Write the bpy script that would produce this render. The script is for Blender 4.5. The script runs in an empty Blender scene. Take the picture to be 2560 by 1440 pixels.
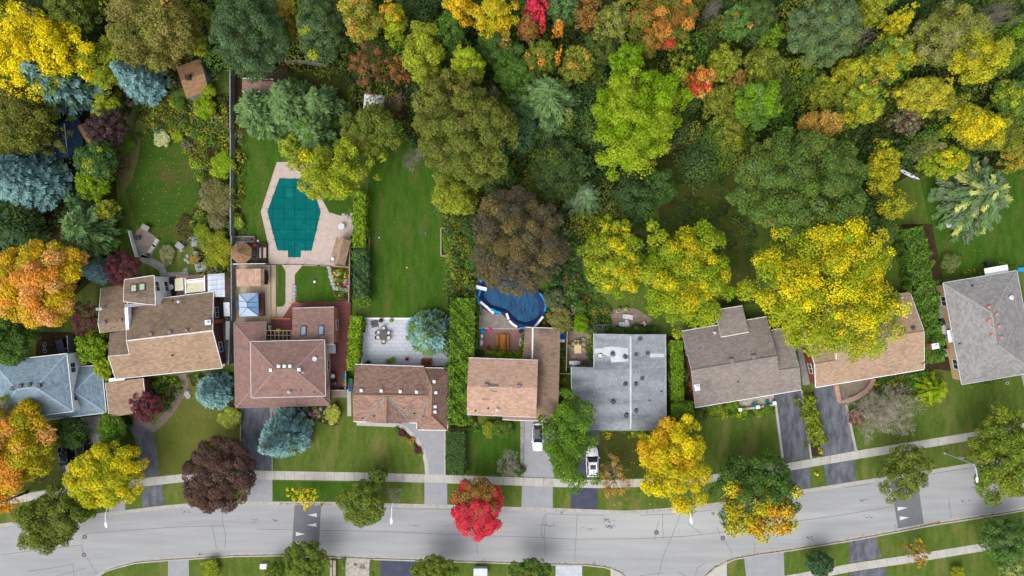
import bpy, math, random
import numpy as np
from mathutils import Vector, Matrix, noise as mnoise

# ---------------------------------------------------------------- camera, sky, sun
scene = bpy.context.scene
col = scene.collection
H = 110.0            # flying height of the camera
S = 16.0             # photograph pixels per metre on the ground
cam_d = bpy.data.cameras.new("camera"); cam = bpy.data.objects.new("camera", cam_d); col.objects.link(cam)
cam.location = (0, 0, H); cam.rotation_euler = (0, 0, 0)
cam_d.sensor_width = 36; cam_d.lens = 36 * H / (2560 / S); cam_d.clip_end = 2000; cam_d.clip_start = 1
scene.camera = cam
SUN_EL, SUN_AZ = math.radians(56), math.radians(218)   # azimuth clockwise from north (+Y)
world = bpy.data.worlds.new("World"); scene.world = world; world.use_nodes = True
nt = world.node_tree; nt.nodes.clear()
sky = nt.nodes.new('ShaderNodeTexSky'); sky.sky_type = 'NISHITA'; sky.sun_disc = False
sky.sun_elevation = SUN_EL; sky.sun_rotation = SUN_AZ; sky.dust_density = 6; sky.air_density = 1.0; sky.ozone_density = 1.0
bg = nt.nodes.new('ShaderNodeBackground'); bg.inputs['Strength'].default_value = 0.14
out = nt.nodes.new('ShaderNodeOutputWorld')
hs = nt.nodes.new('ShaderNodeHueSaturation'); hs.inputs['Saturation'].default_value = .42   # cloud veil greys the blue sky
nt.links.new(sky.outputs[0], hs.inputs['Color']); nt.links.new(hs.outputs[0], bg.inputs[0]); nt.links.new(bg.outputs[0], out.inputs[0])
sun_d = bpy.data.lights.new("sun", 'SUN'); sun_d.energy = 0.75; sun_d.angle = math.radians(60); sun_d.color = (1, .98, .95)
sun = bpy.data.objects.new("sun", sun_d); col.objects.link(sun)
sd = Vector((math.sin(SUN_AZ) * math.cos(SUN_EL), math.cos(SUN_AZ) * math.cos(SUN_EL), math.sin(SUN_EL)))
sun.rotation_euler = sd.to_track_quat('Z', 'Y').to_euler()
vs = scene.view_settings; vs.view_transform = 'Standard'; vs.look = 'None'; vs.gamma = 1; vs.exposure = 0.50
scene.render.film_transparent = False
try:
    scene.cycles.max_bounces = 5; scene.cycles.diffuse_bounces = 3; scene.cycles.transparent_max_bounces = 4
except Exception: pass

# ---------------------------------------------------------------- helpers
def P(px, py, z=0.0):
    """world point at height z seen at photograph pixel (px, py)"""
    k = (1 - z / H) / S
    return Vector(((px - 1280) * k, (720 - py) * k, z))
def plane(a, b, c):
    n = (b - a).cross(c - a).normalized(); return n, n.dot(a)
def RP(px, py, pl):
    """point of a roof plane at pixel (px, py)"""
    o = Vector((0, 0, H)); d = P(px, py, 0) - o; n, k = pl
    return o + d * ((k - n.dot(o)) / n.dot(d))
def lin(c):
    r = []
    for x in c[:3]:
        x = x / 255.0
        r.append(x / 12.92 if x <= .04045 else ((x + .055) / 1.055) ** 2.4)
    return r
WL = {}
def tag(o, label=None, cat=None, group=None, kind=None):
    if label: o['label'] = label
    if cat: o['category'] = cat
    if group: o['group'] = group
    if kind: o['kind'] = kind
    return o
def thing(name, label, cat, loc=(0, 0, 0), group=None):
    o = bpy.data.objects.new(name, None); o.empty_display_size = .3; col.objects.link(o)
    o.location = loc; WL[o.name] = Vector(loc)
    return tag(o, label, cat, group)
def children(o): return [c for c in bpy.data.objects if c.parent == o]
KIDS = {}
def setparent(o, p):
    o.parent = p; KIDS.setdefault(p.name, []).append(o)
def copy_tree(o, parent=None):
    c = o.copy(); col.objects.link(c)
    if parent is not None: setparent(c, parent)
    for ch in KIDS.get(o.name, []): copy_tree(ch, c)
    return c
def place(proto, used, loc, rz, label, group=None):
    o = proto if not used else copy_tree(proto)
    o.location = loc; o.rotation_euler = (0, 0, rz); o['label'] = label
    if group: o['group'] = group
    return o

class MB:
    def __init__(s): s.v = []; s.f = []; s.m = []; s.uv = {}
    def add(s, vs, fs, mi=0):
        b = len(s.v); s.v += [tuple(v) for v in vs]
        for f in fs: s.f.append([b + i for i in f]); s.m.append(mi)
        return s
    def box(s, c, size, rz=0, mi=0, rx=0, ry=0):
        x, y, z = [q / 2 for q in size]
        M = Matrix.Translation(c) @ Matrix.Rotation(rz, 4, 'Z') @ Matrix.Rotation(ry, 4, 'Y') @ Matrix.Rotation(rx, 4, 'X')
        vs = [M @ Vector(p) for p in [(-x, -y, -z), (x, -y, -z), (x, y, -z), (-x, y, -z), (-x, -y, z), (x, -y, z), (x, y, z), (-x, y, z)]]
        return s.add(vs, [(3, 2, 1, 0), (4, 5, 6, 7), (0, 1, 5, 4), (1, 2, 6, 5), (2, 3, 7, 6), (3, 0, 4, 7)], mi)
    def prism(s, pts, z0, z1, mi=0):
        pts = [(p[0], p[1]) for p in pts]
        a = sum(pts[i][0] * pts[(i + 1) % len(pts)][1] - pts[(i + 1) % len(pts)][0] * pts[i][1] for i in range(len(pts)))
        if a < 0: pts = pts[::-1]
        n = len(pts)
        vs = [(x, y, z0) for x, y in pts] + [(x, y, z1) for x, y in pts]
        fs = [tuple(range(n, 2 * n)), tuple(range(n))[::-1]] + [(i, (i + 1) % n, n + (i + 1) % n, n + i) for i in range(n)]
        return s.add(vs, fs, mi)
    def tube(s, pts, rad, n=6, mi=0):
        pts = [Vector(p) for p in pts]; R = rad if isinstance(rad, (list, tuple)) else [rad] * len(pts)
        vs = []
        for i, p in enumerate(pts):
            t = (pts[min(i + 1, len(pts) - 1)] - pts[max(i - 1, 0)]).normalized()
            u = t.cross(Vector((0, 0, 1)) if abs(t.z) < .9 else Vector((1, 0, 0))).normalized(); w = t.cross(u)
            for k in range(n):
                a = 2 * math.pi * k / n; vs.append(p + (u * math.cos(a) + w * math.sin(a)) * R[i])
        fs = []
        for i in range(len(pts) - 1):
            for k in range(n):
                fs.append((i * n + k, i * n + (k + 1) % n, (i + 1) * n + (k + 1) % n, (i + 1) * n + k))
        fs += [tuple(range(n))[::-1], tuple(range((len(pts) - 1) * n, len(pts) * n))]
        return s.add(vs, fs, mi)
    def lathe(s, c, prof, n=12, mi=0, sx=1, sy=1):
        c = Vector(c); vs = []
        for r, z in prof:
            for k in range(n):
                a = 2 * math.pi * k / n; vs.append(c + Vector((r * math.cos(a) * sx, r * math.sin(a) * sy, z)))
        fs = []
        for i in range(len(prof) - 1):
            for k in range(n):
                fs.append((i * n + k, i * n + (k + 1) % n, (i + 1) * n + (k + 1) % n, (i + 1) * n + k))
        fs += [tuple(range(n))[::-1], tuple(range((len(prof) - 1) * n, len(prof) * n))]
        return s.add(vs, fs, mi)
    def strip(s, pts, w, z0, z1, mi=0, side=0):
        """ribbon with thickness along a polyline of xy points; side 0 centred, +1 all to the left, -1 to the right"""
        pts = [Vector((p[0], p[1], 0)) for p in pts]; L = []; Rr = []
        for i, p in enumerate(pts):
            t = (pts[min(i + 1, len(pts) - 1)] - pts[max(i - 1, 0)]).normalized(); nrm = Vector((-t.y, t.x, 0))
            L.append(p + nrm * w * (.5 + side * .5)); Rr.append(p - nrm * w * (.5 - side * .5))
        vs = []
        for a, b in zip(L, Rr): vs += [(a.x, a.y, z1), (b.x, b.y, z1), (b.x, b.y, z0), (a.x, a.y, z0)]
        fs = []
        for i in range(len(pts) - 1):
            b = i * 4; n = b + 4
            fs += [(b, b + 1, n + 1, n), (b + 1, b + 2, n + 2, n + 1), (b + 2, b + 3, n + 3, n + 2), (b + 3, b, n, n + 3)]
        fs += [(3, 2, 1, 0), tuple((len(pts) - 1) * 4 + k for k in range(4))]
        return s.add(vs, fs, mi)
    def build(s, name, mats, parent=None, smooth=False):
        me = bpy.data.meshes.new(name)
        off = WL.get(parent.name, Vector((0, 0, 0))) if parent is not None else Vector((0, 0, 0))
        me.from_pydata([(v[0] - off.x, v[1] - off.y, v[2] - off.z) for v in s.v], [], s.f)
        mats = mats if isinstance(mats, (list, tuple)) else [mats]
        for m in mats: me.materials.append(m)
        me.polygons.foreach_set('material_index', s.m)
        if s.uv:
            ul = me.uv_layers.new(name='uv')
            for fi, uvs in s.uv.items():
                p = me.polygons[fi]
                for k, li in enumerate(p.loop_indices): ul.data[li].uv = uvs[k]
        if smooth: me.polygons.foreach_set('use_smooth', [True] * len(me.polygons))
        me.update()
        o = bpy.data.objects.new(name, me); col.objects.link(o)
        if parent is not None:
            setparent(o, parent); WL[o.name] = off
        return o

# ---------------------------------------------------------------- materials
MATS = {}
def M(name, c1, c2=None, ns=1.0, rough=.85, metal=0.0, fine=.18, fs=5.0, brick=None, planks=None, c3=None, ns3=.12, lo3=.5, spec=.04, stretch=None, rings=None):
    """procedural surface: two colours mixed by broad noise, fine grain, optional third colour in patches, bricks or planks"""
    m = bpy.data.materials.new(name); m.use_nodes = True; t = m.node_tree; N = t.nodes; L = t.links
    b = N['Principled BSDF']; b.inputs['Roughness'].default_value = rough; b.inputs['Metallic'].default_value = metal
    b.inputs['Specular IOR Level'].default_value = spec
    g = N.new('ShaderNodeNewGeometry'); pos = g.outputs['Position']
    def mapped(src, sc, rot=0):
        mp = N.new('ShaderNodeMapping'); mp.inputs['Scale'].default_value = sc; mp.inputs['Rotation'].default_value = (0, 0, rot)
        L.new(src, mp.inputs['Vector']); return mp.outputs[0]
    def nz(scale, detail=4, src=None, rough_=.6):
        n = N.new('ShaderNodeTexNoise'); n.inputs['Scale'].default_value = scale; n.inputs['Detail'].default_value = detail; n.inputs['Roughness'].default_value = rough_
        L.new(src or pos, n.inputs['Vector']); return n.outputs['Fac']
    def ramp(f, a, bb):
        r = N.new('ShaderNodeMapRange'); r.inputs['From Min'].default_value = a; r.inputs['From Max'].default_value = bb; L.new(f, r.inputs['Value']); return r.outputs[0]
    def mix(f, a, bb, mode='MIX'):
        x = N.new('ShaderNodeMix'); x.data_type = 'RGBA'; x.blend_type = mode
        if isinstance(f, float): x.inputs[0].default_value = f
        else: L.new(f, x.inputs[0])
        for k, q in ((6, a), (7, bb)):
            if isinstance(q, (list, tuple)): x.inputs[k].default_value = (*q[:3], 1)
            else: L.new(q, x.inputs[k])
        return x.outputs[2]
    c1 = lin(c1); c2 = lin(c2) if c2 else [q * .82 for q in c1]
    src = mapped(pos, stretch[0], stretch[1]) if stretch else pos
    cc = mix(ramp(nz(ns, 5, src), .35, .65), c1, c2)
    if c3: cc = mix(ramp(nz(ns3, 4, src), lo3, lo3 + .16), cc, lin(c3))
    if brick or planks:
        if brick:
            w, h_, mort, var, uv, rot = brick
            bt = N.new('ShaderNodeTexBrick'); bt.inputs['Scale'].default_value = 1; bt.inputs['Brick Width'].default_value = w; bt.inputs['Row Height'].default_value = h_
            bt.inputs['Mortar Size'].default_value = h_ * .07; bt.inputs['Mortar Smooth'].default_value = .3; bt.inputs['Bias'].default_value = 0
        else:
            w, mort, var, uv, rot = planks
            bt = N.new('ShaderNodeTexBrick'); bt.inputs['Scale'].default_value = 1; bt.inputs['Brick Width'].default_value = 3.6; bt.inputs['Row Height'].default_value = w
            bt.inputs['Mortar Size'].default_value = w * .09; bt.inputs['Mortar Smooth'].default_value = .2
        bt.inputs['Color1'].default_value = (1 - var,) * 3 + (1,); bt.inputs['Color2'].default_value = (1 + var,) * 3 + (1,); bt.inputs['Mortar'].default_value = (mort,) * 3 + (1,)
        if uv:
            u = N.new('ShaderNodeUVMap'); L.new(u.outputs[0], bt.inputs['Vector'])
            cc = mix(ramp(nz(1.0, 4, mapped(u.outputs[0], (1.7, .22, 1))), .5, .8), cc, [q * .87 for q in c1])   # rain streaks down the slope
        else: L.new(mapped(pos, (1, 1, 1), rot), bt.inputs['Vector'])
        cc = mix(1.0, cc, bt.outputs['Color'], 'MULTIPLY')
    if rings:
        w = N.new('ShaderNodeTexWave'); w.wave_type = 'RINGS'; w.rings_direction = 'Z'; w.inputs['Scale'].default_value = rings[2]; w.inputs['Distortion'].default_value = .4
        mp = N.new('ShaderNodeMapping'); mp.vector_type = 'POINT'; mp.inputs['Location'].default_value = (-rings[0], -rings[1], 0); L.new(pos, mp.inputs['Vector']); L.new(mp.outputs[0], w.inputs['Vector'])
        cc = mix(ramp(w.outputs['Fac'], .0, .35), [q * .72 for q in c1], cc)
    if fine:
        f = nz(fs, 3, None, .75); r = N.new('ShaderNodeMapRange'); r.inputs['From Min'].default_value = .25; r.inputs['From Max'].default_value = .75
        r.inputs['To Min'].default_value = 1 - fine; r.inputs['To Max'].default_value = 1 + fine; L.new(f, r.inputs['Value'])
        v = N.new('ShaderNodeCombineColor')
        for k in range(3): L.new(r.outputs[0], v.inputs[k])
        cc = mix(1.0, cc, v.outputs[0], 'MULTIPLY')
    L.new(cc, b.inputs['Base Color'])
    MATS[name] = m; return m
def shingle(name, c1, c2, c3=None, lo3=.5, var=.16, ns3=.3):
    return M(name, c1, c2, ns=3.5, rough=.95, fine=.13, fs=9, brick=(.5, .24, .78, var * 1.0, True, 0), c3=c3, ns3=ns3, lo3=lo3, spec=.06)
LEAF_GAIN = 1.2
def leafmat():
    m = bpy.data.materials.new('foliage'); m.use_nodes = True; t = m.node_tree; b = t.nodes['Principled BSDF']
    a = t.nodes.new('ShaderNodeAttribute'); a.attribute_name = 'leaf'
    t.links.new(a.outputs['Color'], b.inputs['Base Color']); b.inputs['Roughness'].default_value = .6; b.inputs['Specular IOR Level'].default_value = .06
    tr = t.nodes.new('ShaderNodeBsdfTranslucent'); t.links.new(a.outputs['Color'], tr.inputs['Color'])
    mx = t.nodes.new('ShaderNodeMixShader'); mx.inputs[0].default_value = .14
    t.links.new(b.outputs[0], mx.inputs[1]); t.links.new(tr.outputs[0], mx.inputs[2]); t.links.new(mx.outputs[0], t.nodes['Material Output'].inputs[0])
    return m
LEAF = leafmat()
def sw(uv=False): return uv
m_soil = M('forest_floor', (52, 44, 26), (66, 62, 30), ns=.5, fine=.35, fs=3, c3=(40, 50, 20), ns3=.2)
m_lawn = M('lawn_grass', (70, 92, 32), (87, 103, 44), ns=.8, fine=.36, fs=6, c3=(104, 106, 58), ns3=.25, lo3=.5, stretch=((1.6, .5, 1), 1.4))
m_lawn_rich = M('rich_grass', (50, 82, 21), (66, 94, 31), ns=.8, fine=.36, fs=6, c3=(78, 90, 40), ns3=.28, lo3=.51, stretch=((1.6, .4, 1), .1))
m_lawn_dark = M('dark_grass', (50, 80, 24), (64, 86, 30), ns=.4, fine=.34, fs=6, c3=(76, 78, 40), ns3=.2, lo3=.52)
m_lawn_dry = M('dry_grass', (84, 92, 38), (96, 98, 48), ns=.4, fine=.25, fs=6, c3=(70, 88, 30), ns3=.2, lo3=.55)
m_lawn_brown = M('brown_grass', (60, 74, 28), (76, 74, 38), ns=.5, fine=.3, fs=5, c3=(52, 70, 24), ns3=.3, lo3=.5)
m_bed = M('garden_soil', (70, 56, 40), (54, 46, 32), ns=1.2, fine=.35, fs=6)
m_dirt = M('trodden_dirt', (110, 104, 70), (92, 96, 52), ns=.6, fine=.2, fs=5)
m_road = M('road_asphalt', (143, 145, 148), (155, 157, 158), ns=.5, fine=.1, fs=8, c3=(166, 168, 167), ns3=.07, lo3=.52, stretch=((.16, 1.5, 1), .04))
m_patch = M('dark_asphalt_patch', (102, 105, 110), (110, 112, 117), ns=.6, fine=.08, fs=8)
m_drive = M('driveway_asphalt', (78, 81, 88), (108, 111, 118), ns=1.3, fine=.26, fs=4, stretch=((1, .35, 1), 0))
m_drive_dark = M('fresh_asphalt', (66, 70, 86), (74, 78, 94), ns=1, fine=.1, fs=6)
m_drive_pale = M('pale_asphalt', (140, 142, 148), (150, 151, 156), ns=.8, fine=.08, fs=7)
m_seal = M('crack_sealant', (96, 102, 108), fine=.1)
m_conc = M('pavement_concrete', (178, 176, 170), (166, 165, 160), ns=1.2, fine=.06, fs=8)
m_kerb = M('kerb_concrete', (172, 170, 164), (152, 150, 146), ns=1.5, fine=.1, fs=5)
m_paint = M('road_paint', (232, 233, 234), (214, 215, 216), ns=6, fine=.05)
m_slab = M('concrete_slab', (150, 150, 146), (132, 132, 128), ns=1, fine=.12, fs=5, brick=(1.2, 1.2, .75, .05, False, .3))
m_paver = M('pink_pavers', (186, 170, 160), (176, 162, 154), ns=1.5, fine=.06, fs=8, brick=(.4, .25, .8, .07, False, .6))
m_patio = M('pale_patio_stone', (186, 190, 198), (174, 180, 190), ns=1, fine=.05, fs=8, brick=(.95, .62, .78, .05, False, 0))
m_patio_old = M('mixed_patio_stone', (142, 128, 118), (128, 124, 116), ns=.9, fine=.12, fs=4, brick=(.8, .8, .75, .14, False, 0), c3=(150, 118, 108), ns3=.6)
m_cobble = M('grey_cobble', (150, 140, 132), (132, 124, 118), ns=1.2, fine=.15, fs=6, brick=(.3, .2, .7, .1, False, 0))
pc = P(1262, 852)
m_ringbrick = M('ring_brick', (150, 116, 108), (138, 110, 104), ns=1, fine=.12, fs=6, rings=(pc.x, pc.y, 1.9))
m_flag = M('flagstone', (178, 172, 162), (140, 136, 130), ns=2.2, fine=.15, fs=5)
m_gravel = M('fine_gravel', (138, 128, 112), (124, 116, 98), ns=1.5, fine=.2, fs=8)
m_pathbrick = M('brick_path', (128, 110, 104), (112, 98, 94), ns=1.5, fine=.15, fs=7, brick=(.3, .2, .75, .1, False, .8))
m_deck = M('pale_deck', (188, 170, 146), (174, 158, 136), ns=1, fine=.1, fs=5, planks=(.19, .55, .08, False, math.pi / 2))
m_deck_grey = M('weathered_deck', (110, 104, 96), (92, 88, 82), ns=1, fine=.15, fs=5, planks=(.2, .5, .1, False, math.pi / 2))
m_deck_red = M('red_deck', (126, 78, 76), (112, 70, 68), ns=1, fine=.12, fs=5, planks=(.2, .6, .09, False, 0))
m_wood = M('warm_wood', (176, 116, 54), (156, 98, 44), ns=3, fine=.12, fs=6, stretch=((6, .6, 1), 0))
m_greywood = M('grey_fence_wood', (160, 164, 164), (132, 136, 138), ns=2, fine=.2, fs=5)
m_tanwood = M('tan_fence_wood', (170, 156, 134), (150, 136, 116), ns=2, fine=.15, fs=5)
m_darkwood = M('dark_stained_wood', (70, 60, 54), (56, 48, 44), ns=2, fine=.2)
m_white = M('white_paint', (240, 242, 246), (226, 228, 234), ns=2, rough=.5, fine=.02)
m_offwhite = M('cream_paint', (214, 206, 186), (202, 196, 178), ns=2, fine=.05)
m_black = M('black_plastic', (30, 31, 34), (38, 39, 42), ns=2, rough=.5, fine=.05, spec=.4)
m_dgrey = M('dark_grey_metal', (70, 74, 80), (60, 63, 70), ns=2, rough=.5, fine=.05, spec=.4)
m_grey = M('mid_grey_metal', (140, 144, 150), (126, 130, 136), ns=2, rough=.5, fine=.05, spec=.4)
m_steel = M('pale_steel', (196, 202, 210), (182, 188, 196), ns=2, rough=.4, fine=.03, spec=.4)
m_vent = M('vent_metal', (132, 122, 124), (118, 110, 112), ns=3, rough=.6, fine=.05)
m_vent_white = M('white_vent', (226, 228, 232), (210, 212, 216), ns=3, rough=.6, fine=.03)
m_vent_pink = M('pink_vent', (190, 136, 130), (176, 124, 118), ns=3, rough=.6, fine=.05)
m_glass = M('window_glass', (44, 56, 66), (58, 70, 80), ns=.8, rough=.12, fine=.0, spec=.6)
m_glass_blue = M('skylight_glass', (120, 140, 160), (134, 154, 172), ns=.8, rough=.15, fine=0, spec=.6)
m_glass_green = M('pale_skylight', (168, 176, 150), (178, 186, 160), ns=.8, rough=.2, fine=0, spec=.5)
m_brick = M('red_brick', (150, 92, 70), (132, 80, 62), ns=2, fine=.12, fs=6, brick=(.25, .09, .9, .12, True, 0))
m_brick_brown = M('brown_brick', (112, 76, 70), (98, 66, 62), ns=2, fine=.12, fs=6, brick=(.25, .09, .85, .12, True, 0))
m_stucco = M('cream_stucco', (204, 190, 158), (192, 178, 146), ns=1.5, fine=.05)
m_tanwall = M('tan_siding', (206, 178, 134), (196, 168, 124), ns=1.5, fine=.05)
m_whitewall = M('white_siding', (238, 240, 245), (228, 230, 236), ns=1, fine=.02)
m_rock = M('garden_rock', (170, 168, 164), (140, 138, 134), ns=3, fine=.15)
m_tyre = M('tyre_rubber', (28, 28, 29), fine=.1)
m_carwhite = M('white_car_paint', (236, 239, 245), (230, 233, 240), ns=.5, rough=.25, fine=0, spec=.5)
m_carblack = M('black_car_paint', (16, 17, 22), (20, 21, 26), ns=.5, rough=.2, fine=0, spec=.5)
m_carglass = M('car_glass', (22, 28, 34), (26, 34, 40), ns=.5, rough=.08, fine=0, spec=.6)
m_lamp = M('lamp_lens', (200, 60, 50), fine=0, rough=.3)
m_lens = M('headlight_lens', (215, 222, 230), fine=0, rough=.2)
m_bark = M('tree_bark', (98, 86, 74), (78, 68, 58), ns=4, fine=.25, fs=8)
m_palebark = M('pale_twigs', (166, 158, 146), (146, 140, 130), ns=3, fine=.2, fs=8)
m_browntwig = M('brown_twigs', (150, 126, 104), (130, 112, 96), ns=3, fine=.2, fs=8)
m_yellow = M('yellow_sign', (248, 208, 30), (240, 200, 24), ns=2, fine=.03, rough=.5)
m_blue = M('blue_plastic', (24, 92, 150), (20, 80, 136), ns=2, rough=.5, fine=.05)
m_green = M('green_plastic', (40, 110, 66), (34, 98, 58), ns=2, rough=.5, fine=.05)
m_teal = M('teal_plastic', (36, 112, 110), (30, 100, 100), ns=2, rough=.5, fine=.05)
m_red = M('red_plastic', (206, 44, 46), (190, 38, 40), ns=2, rough=.5, fine=.05)
m_pink = M('pink_plastic', (220, 70, 140), (206, 60, 128), ns=2, rough=.5, fine=.05)
m_terra = M('terracotta', (206, 116, 80), (190, 104, 70), ns=3, fine=.1)
m_cream = M('cream_cushion', (226, 216, 200), (214, 204, 190), ns=3, fine=.05)
m_beige = M('beige_table', (216, 190, 148), (204, 178, 138), ns=3, fine=.06, planks=(.12, .7, .04, False, math.pi / 2))
m_canvas = M('beige_canvas', (206, 204, 176), (192, 190, 164), ns=2, fine=.05)
# ---------------------------------------------------------------- ground, roads, pavements
G = 0.10     # level of the gardens above the road bed
def px2(pts, z=0.0): return [P(x, y, z)[:2] for x, y in pts]
LEV = {}
def sheet(name, pts, z, mat, z0=None, label=None, kind='structure', cat=None):
    o = MB().prism(px2(pts, z), z - .02 if z0 is None else z0, z).build(name, mat)
    return tag(o, label, cat, None, kind)
g_ = MB().add([(-450, -450, 0), (450, -450, 0), (450, 450, 0), (-450, 450, 0)], [(0, 1, 2, 3)]).build('ground', m_soil)
tag(g_, 'brown leaf covered woodland floor under the trees', 'ground', None, 'structure')
NK = [(-320, 1400), (-120, 1340), (0, 1312), (120, 1296), (240, 1286), (322, 1277), (412, 1266), (472, 1261), (615, 1256), (825, 1257), (975, 1261), (1121, 1264), (1267, 1269), (1425, 1274), (1560, 1279), (1612, 1277), (1687, 1271), (1774, 1261), (1900, 1245), (2010, 1226), (2175, 1200), (2314, 1179), (2415, 1162), (2560, 1137), (2860, 1085)]
SK1 = [(190, 1700), (215, 1520), (247, 1440), (262, 1428), (277, 1422), (337, 1406), (420, 1399), (585, 1389), (705, 1387), (832, 1392), (922, 1396), (1050, 1400), (1200, 1404), (1387, 1410), (1462, 1411), (1511, 1416), (1549, 1429), (1572, 1450), (1590, 1520), (1596, 1700)]
SK2 = [(1730, 1700), (1742, 1520), (1762, 1440), (1789, 1417), (1837, 1396), (1894, 1386), (1965, 1376), (2119, 1351), (2186, 1339), (2325, 1312), (2490, 1286), (2560, 1274), (2860, 1220)]
sheet('road', [(-420, 1200)] + [(2900, 950), (2900, 1800), (-420, 1800)], .02, m_road, 0.0, 'pale grey asphalt street with sealed cracks')
# raised ground of the blocks
north = [(-330, 1388), (-330, 960), (120, 800), (300, 640), (285, 330), (430, 230), (575, 170), (735, 175), (870, 180), (900, 300), (1010, 330), (1100, 420), (1110, 560), (1420, 560), (1640, 400), (1850, 400), (2160, 500), (2290, 430), (2560, 420), (2870, 380), (2870, 1070)]
sheet('lawn', north + NK[::-1], G, m_lawn, 0.0, 'green lawns of the gardens and verges north of the street')
sheet('lawn', SK1, G, m_lawn, 0.0, 'green lawn south of the street, between the side streets')
sheet('lawn', SK2 + [(2870, 1700)], G, m_lawn, 0.0, 'green lawn south of the street, beyond the side street')
def kerb(line, side, name_l):
    p = px2(line)
    m = MB(); m.strip(p, .2, 0, G + .03, 0, side)
    m.strip(p, .38, 0, .028, 0, -side)
    tag(m.build('kerb', m_kerb), name_l, 'kerb', None, 'structure')
kerb(NK, 1, 'concrete kerb along the houses')
kerb(SK1, -1, 'concrete kerb round the lower middle lawn')
kerb(SK2, -1, 'concrete kerb round the lower end lawn')
def slabs(top, bot, label, step=1.55):
    """pavement as single concrete slabs with open joints"""
    a = [Vector(q) for q in px2(top)]; b = [Vector(q) for q in px2(bot)]
    n = 60; 
    def res(pl, t):
        L = [0]
        for i in range(len(pl) - 1): L.append(L[-1] + (pl[i + 1] - pl[i]).length)
        d = t * L[-1]
        for i in range(len(pl) - 1):
            if d <= L[i + 1] + 1e-6: return pl[i].lerp(pl[i + 1], (d - L[i]) / max(1e-6, L[i + 1] - L[i]))
        return pl[-1]
    tot = sum((a[i + 1] - a[i]).length for i in range(len(a) - 1)); n = int(tot / step)
    m = MB(); m.add([(q.x, q.y, G + .008) for q in a] + [(q.x, q.y, G + .008) for q in b], [(i, i + 1, len(a) + i + 1, len(a) + i) for i in range(len(a) - 1)], 1)
    for k in range(n):
        t0, t1 = (k + .012) / n, (k + .988) / n
        q = [res(a, t0), res(a, t1), res(b, t1), res(b, t0)]; rnd = random.Random(k); z = G + .022 + rnd.uniform(0, .004)
        m.prism([(v.x, v.y) for v in q], G + .004, z, 0 if rnd.random() < .88 else 2)
    tag(m.build('pavement', [m_conc, m_seal, m_kerb]), label, 'pavement', None, 'structure')
slabs([(-320, 1318), (0, 1244), (90, 1229), (200, 1213), (375, 1193), (465, 1184), (637, 1176), (919, 1181), (1125, 1187), (1200, 1190), (1387, 1196), (1500, 1200), (1594, 1197), (1680, 1195), (1762, 1188), (1927, 1165), (2032, 1146), (2137, 1127), (2287, 1103), (2441, 1078), (2560, 1057), (2860, 1005)],
      [(-320, 1340), (0, 1264), (90, 1250), (200, 1234), (375, 1214), (465, 1204), (637, 1198), (919, 1202), (1125, 1208), (1200, 1210), (1387, 1217), (1500, 1220), (1594, 1217), (1680, 1215), (1762, 1208), (1946, 1181), (2032, 1166), (2137, 1148), (2287, 1124), (2434, 1099), (2560, 1078), (2860, 1026)], 'concrete slab pavement between the front gardens and the verge')
slabs([(1940, 1443), (2081, 1417), (2122, 1409), (2306, 1382), (2464, 1356), (2560, 1339), (2860, 1288)], [(1950, 1463), (2090, 1436), (2130, 1428), (2306, 1402), (2464, 1376), (2560, 1359), (2860, 1308)], 'concrete slab pavement on the lower side of the street')
# grass variety
zz = [G + .002]
def patch(name, pts, mat, label=None, dz=None):
    zz[0] += .0004
    return sheet(name, pts, zz[0] if dz is None else dz, mat, G - .02, label)
patch('lawn', [(395, 1080), (410, 1040), (450, 985), (470, 950), (590, 945), (600, 1180), (398, 1185)], m_lawn_dry, 'dry olive front lawn beside the brick path')
patch('lawn', [(340, 330), (420, 310), (520, 420), (500, 560), (420, 640), (340, 560), (310, 470)], m_lawn_dark, 'shaded green lawn behind the brown house')
patch('dirt', [(300, 372), (335, 335), (352, 350), (345, 400), (330, 450), (310, 480), (296, 440)], m_dirt, 'worn pale grass arc at the lawn edge')
patch('lawn', [(606, 290), (720, 280), (706, 405), (656, 529), (671, 612), (606, 612)], m_lawn_rich, 'dark green strip of lawn beside the covered pool')
patch('lawn', [(694, 664), (704, 664), (712, 680), (713, 752), (706, 765), (694, 766)], m_lawn_rich, 'narrow rounded grass strip beside the pale deck')
patch('lawn', [(757, 666), (822, 667), (835, 740), (845, 748), (876, 745), (876, 752), (742, 754), (738, 716), (738, 686)], m_lawn_rich, 'clipped green lawn by the flower bed')
patch('lawn', [(845, 734), (877, 720), (877, 752), (842, 752)], m_lawn_dry)
patch('lawn', [(920, 330), (1108, 380), (1114, 800), (922, 800)], m_lawn_rich, 'long rich green back lawn')
patch('lawn', [(690, 1172), (770, 1060), (860, 1040), (880, 1060), (990, 1064), (1040, 1098), (1062, 1150), (1063, 1186), (920, 1180)], m_lawn, 'front lawn inside the curved concrete edge')
patch('lawn', [(1166, 1060), (1300, 1056), (1300, 1188), (1166, 1186)], m_lawn_rich, 'front lawn beside the dark clipped hedge')
patch('lawn', [(1500, 1080), (1640, 1078), (1640, 1194), (1502, 1198)], m_lawn_brown, 'leaf strewn brownish front lawn')
patch('lawn', [(1690, 1060), (1935, 1010), (1950, 1160), (1770, 1186), (1690, 1193)], m_lawn, 'front lawn of the grey brown roofed house')
patch('lawn', [(1640, 400), (1850, 400), (1900, 760), (1660, 770)], m_lawn_brown, 'shaded brownish back lawn under trees')
patch('lawn', [(2300, 445), (2600, 420), (2620, 660), (2350, 700)], m_lawn_rich, 'back lawn of the grey hipped house')
patch('lawn', [(2140, 960), (2420, 960), (2560, 950), (2560, 1050), (2140, 1122)], m_lawn, 'wide front lawn round the bare tree')
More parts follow.
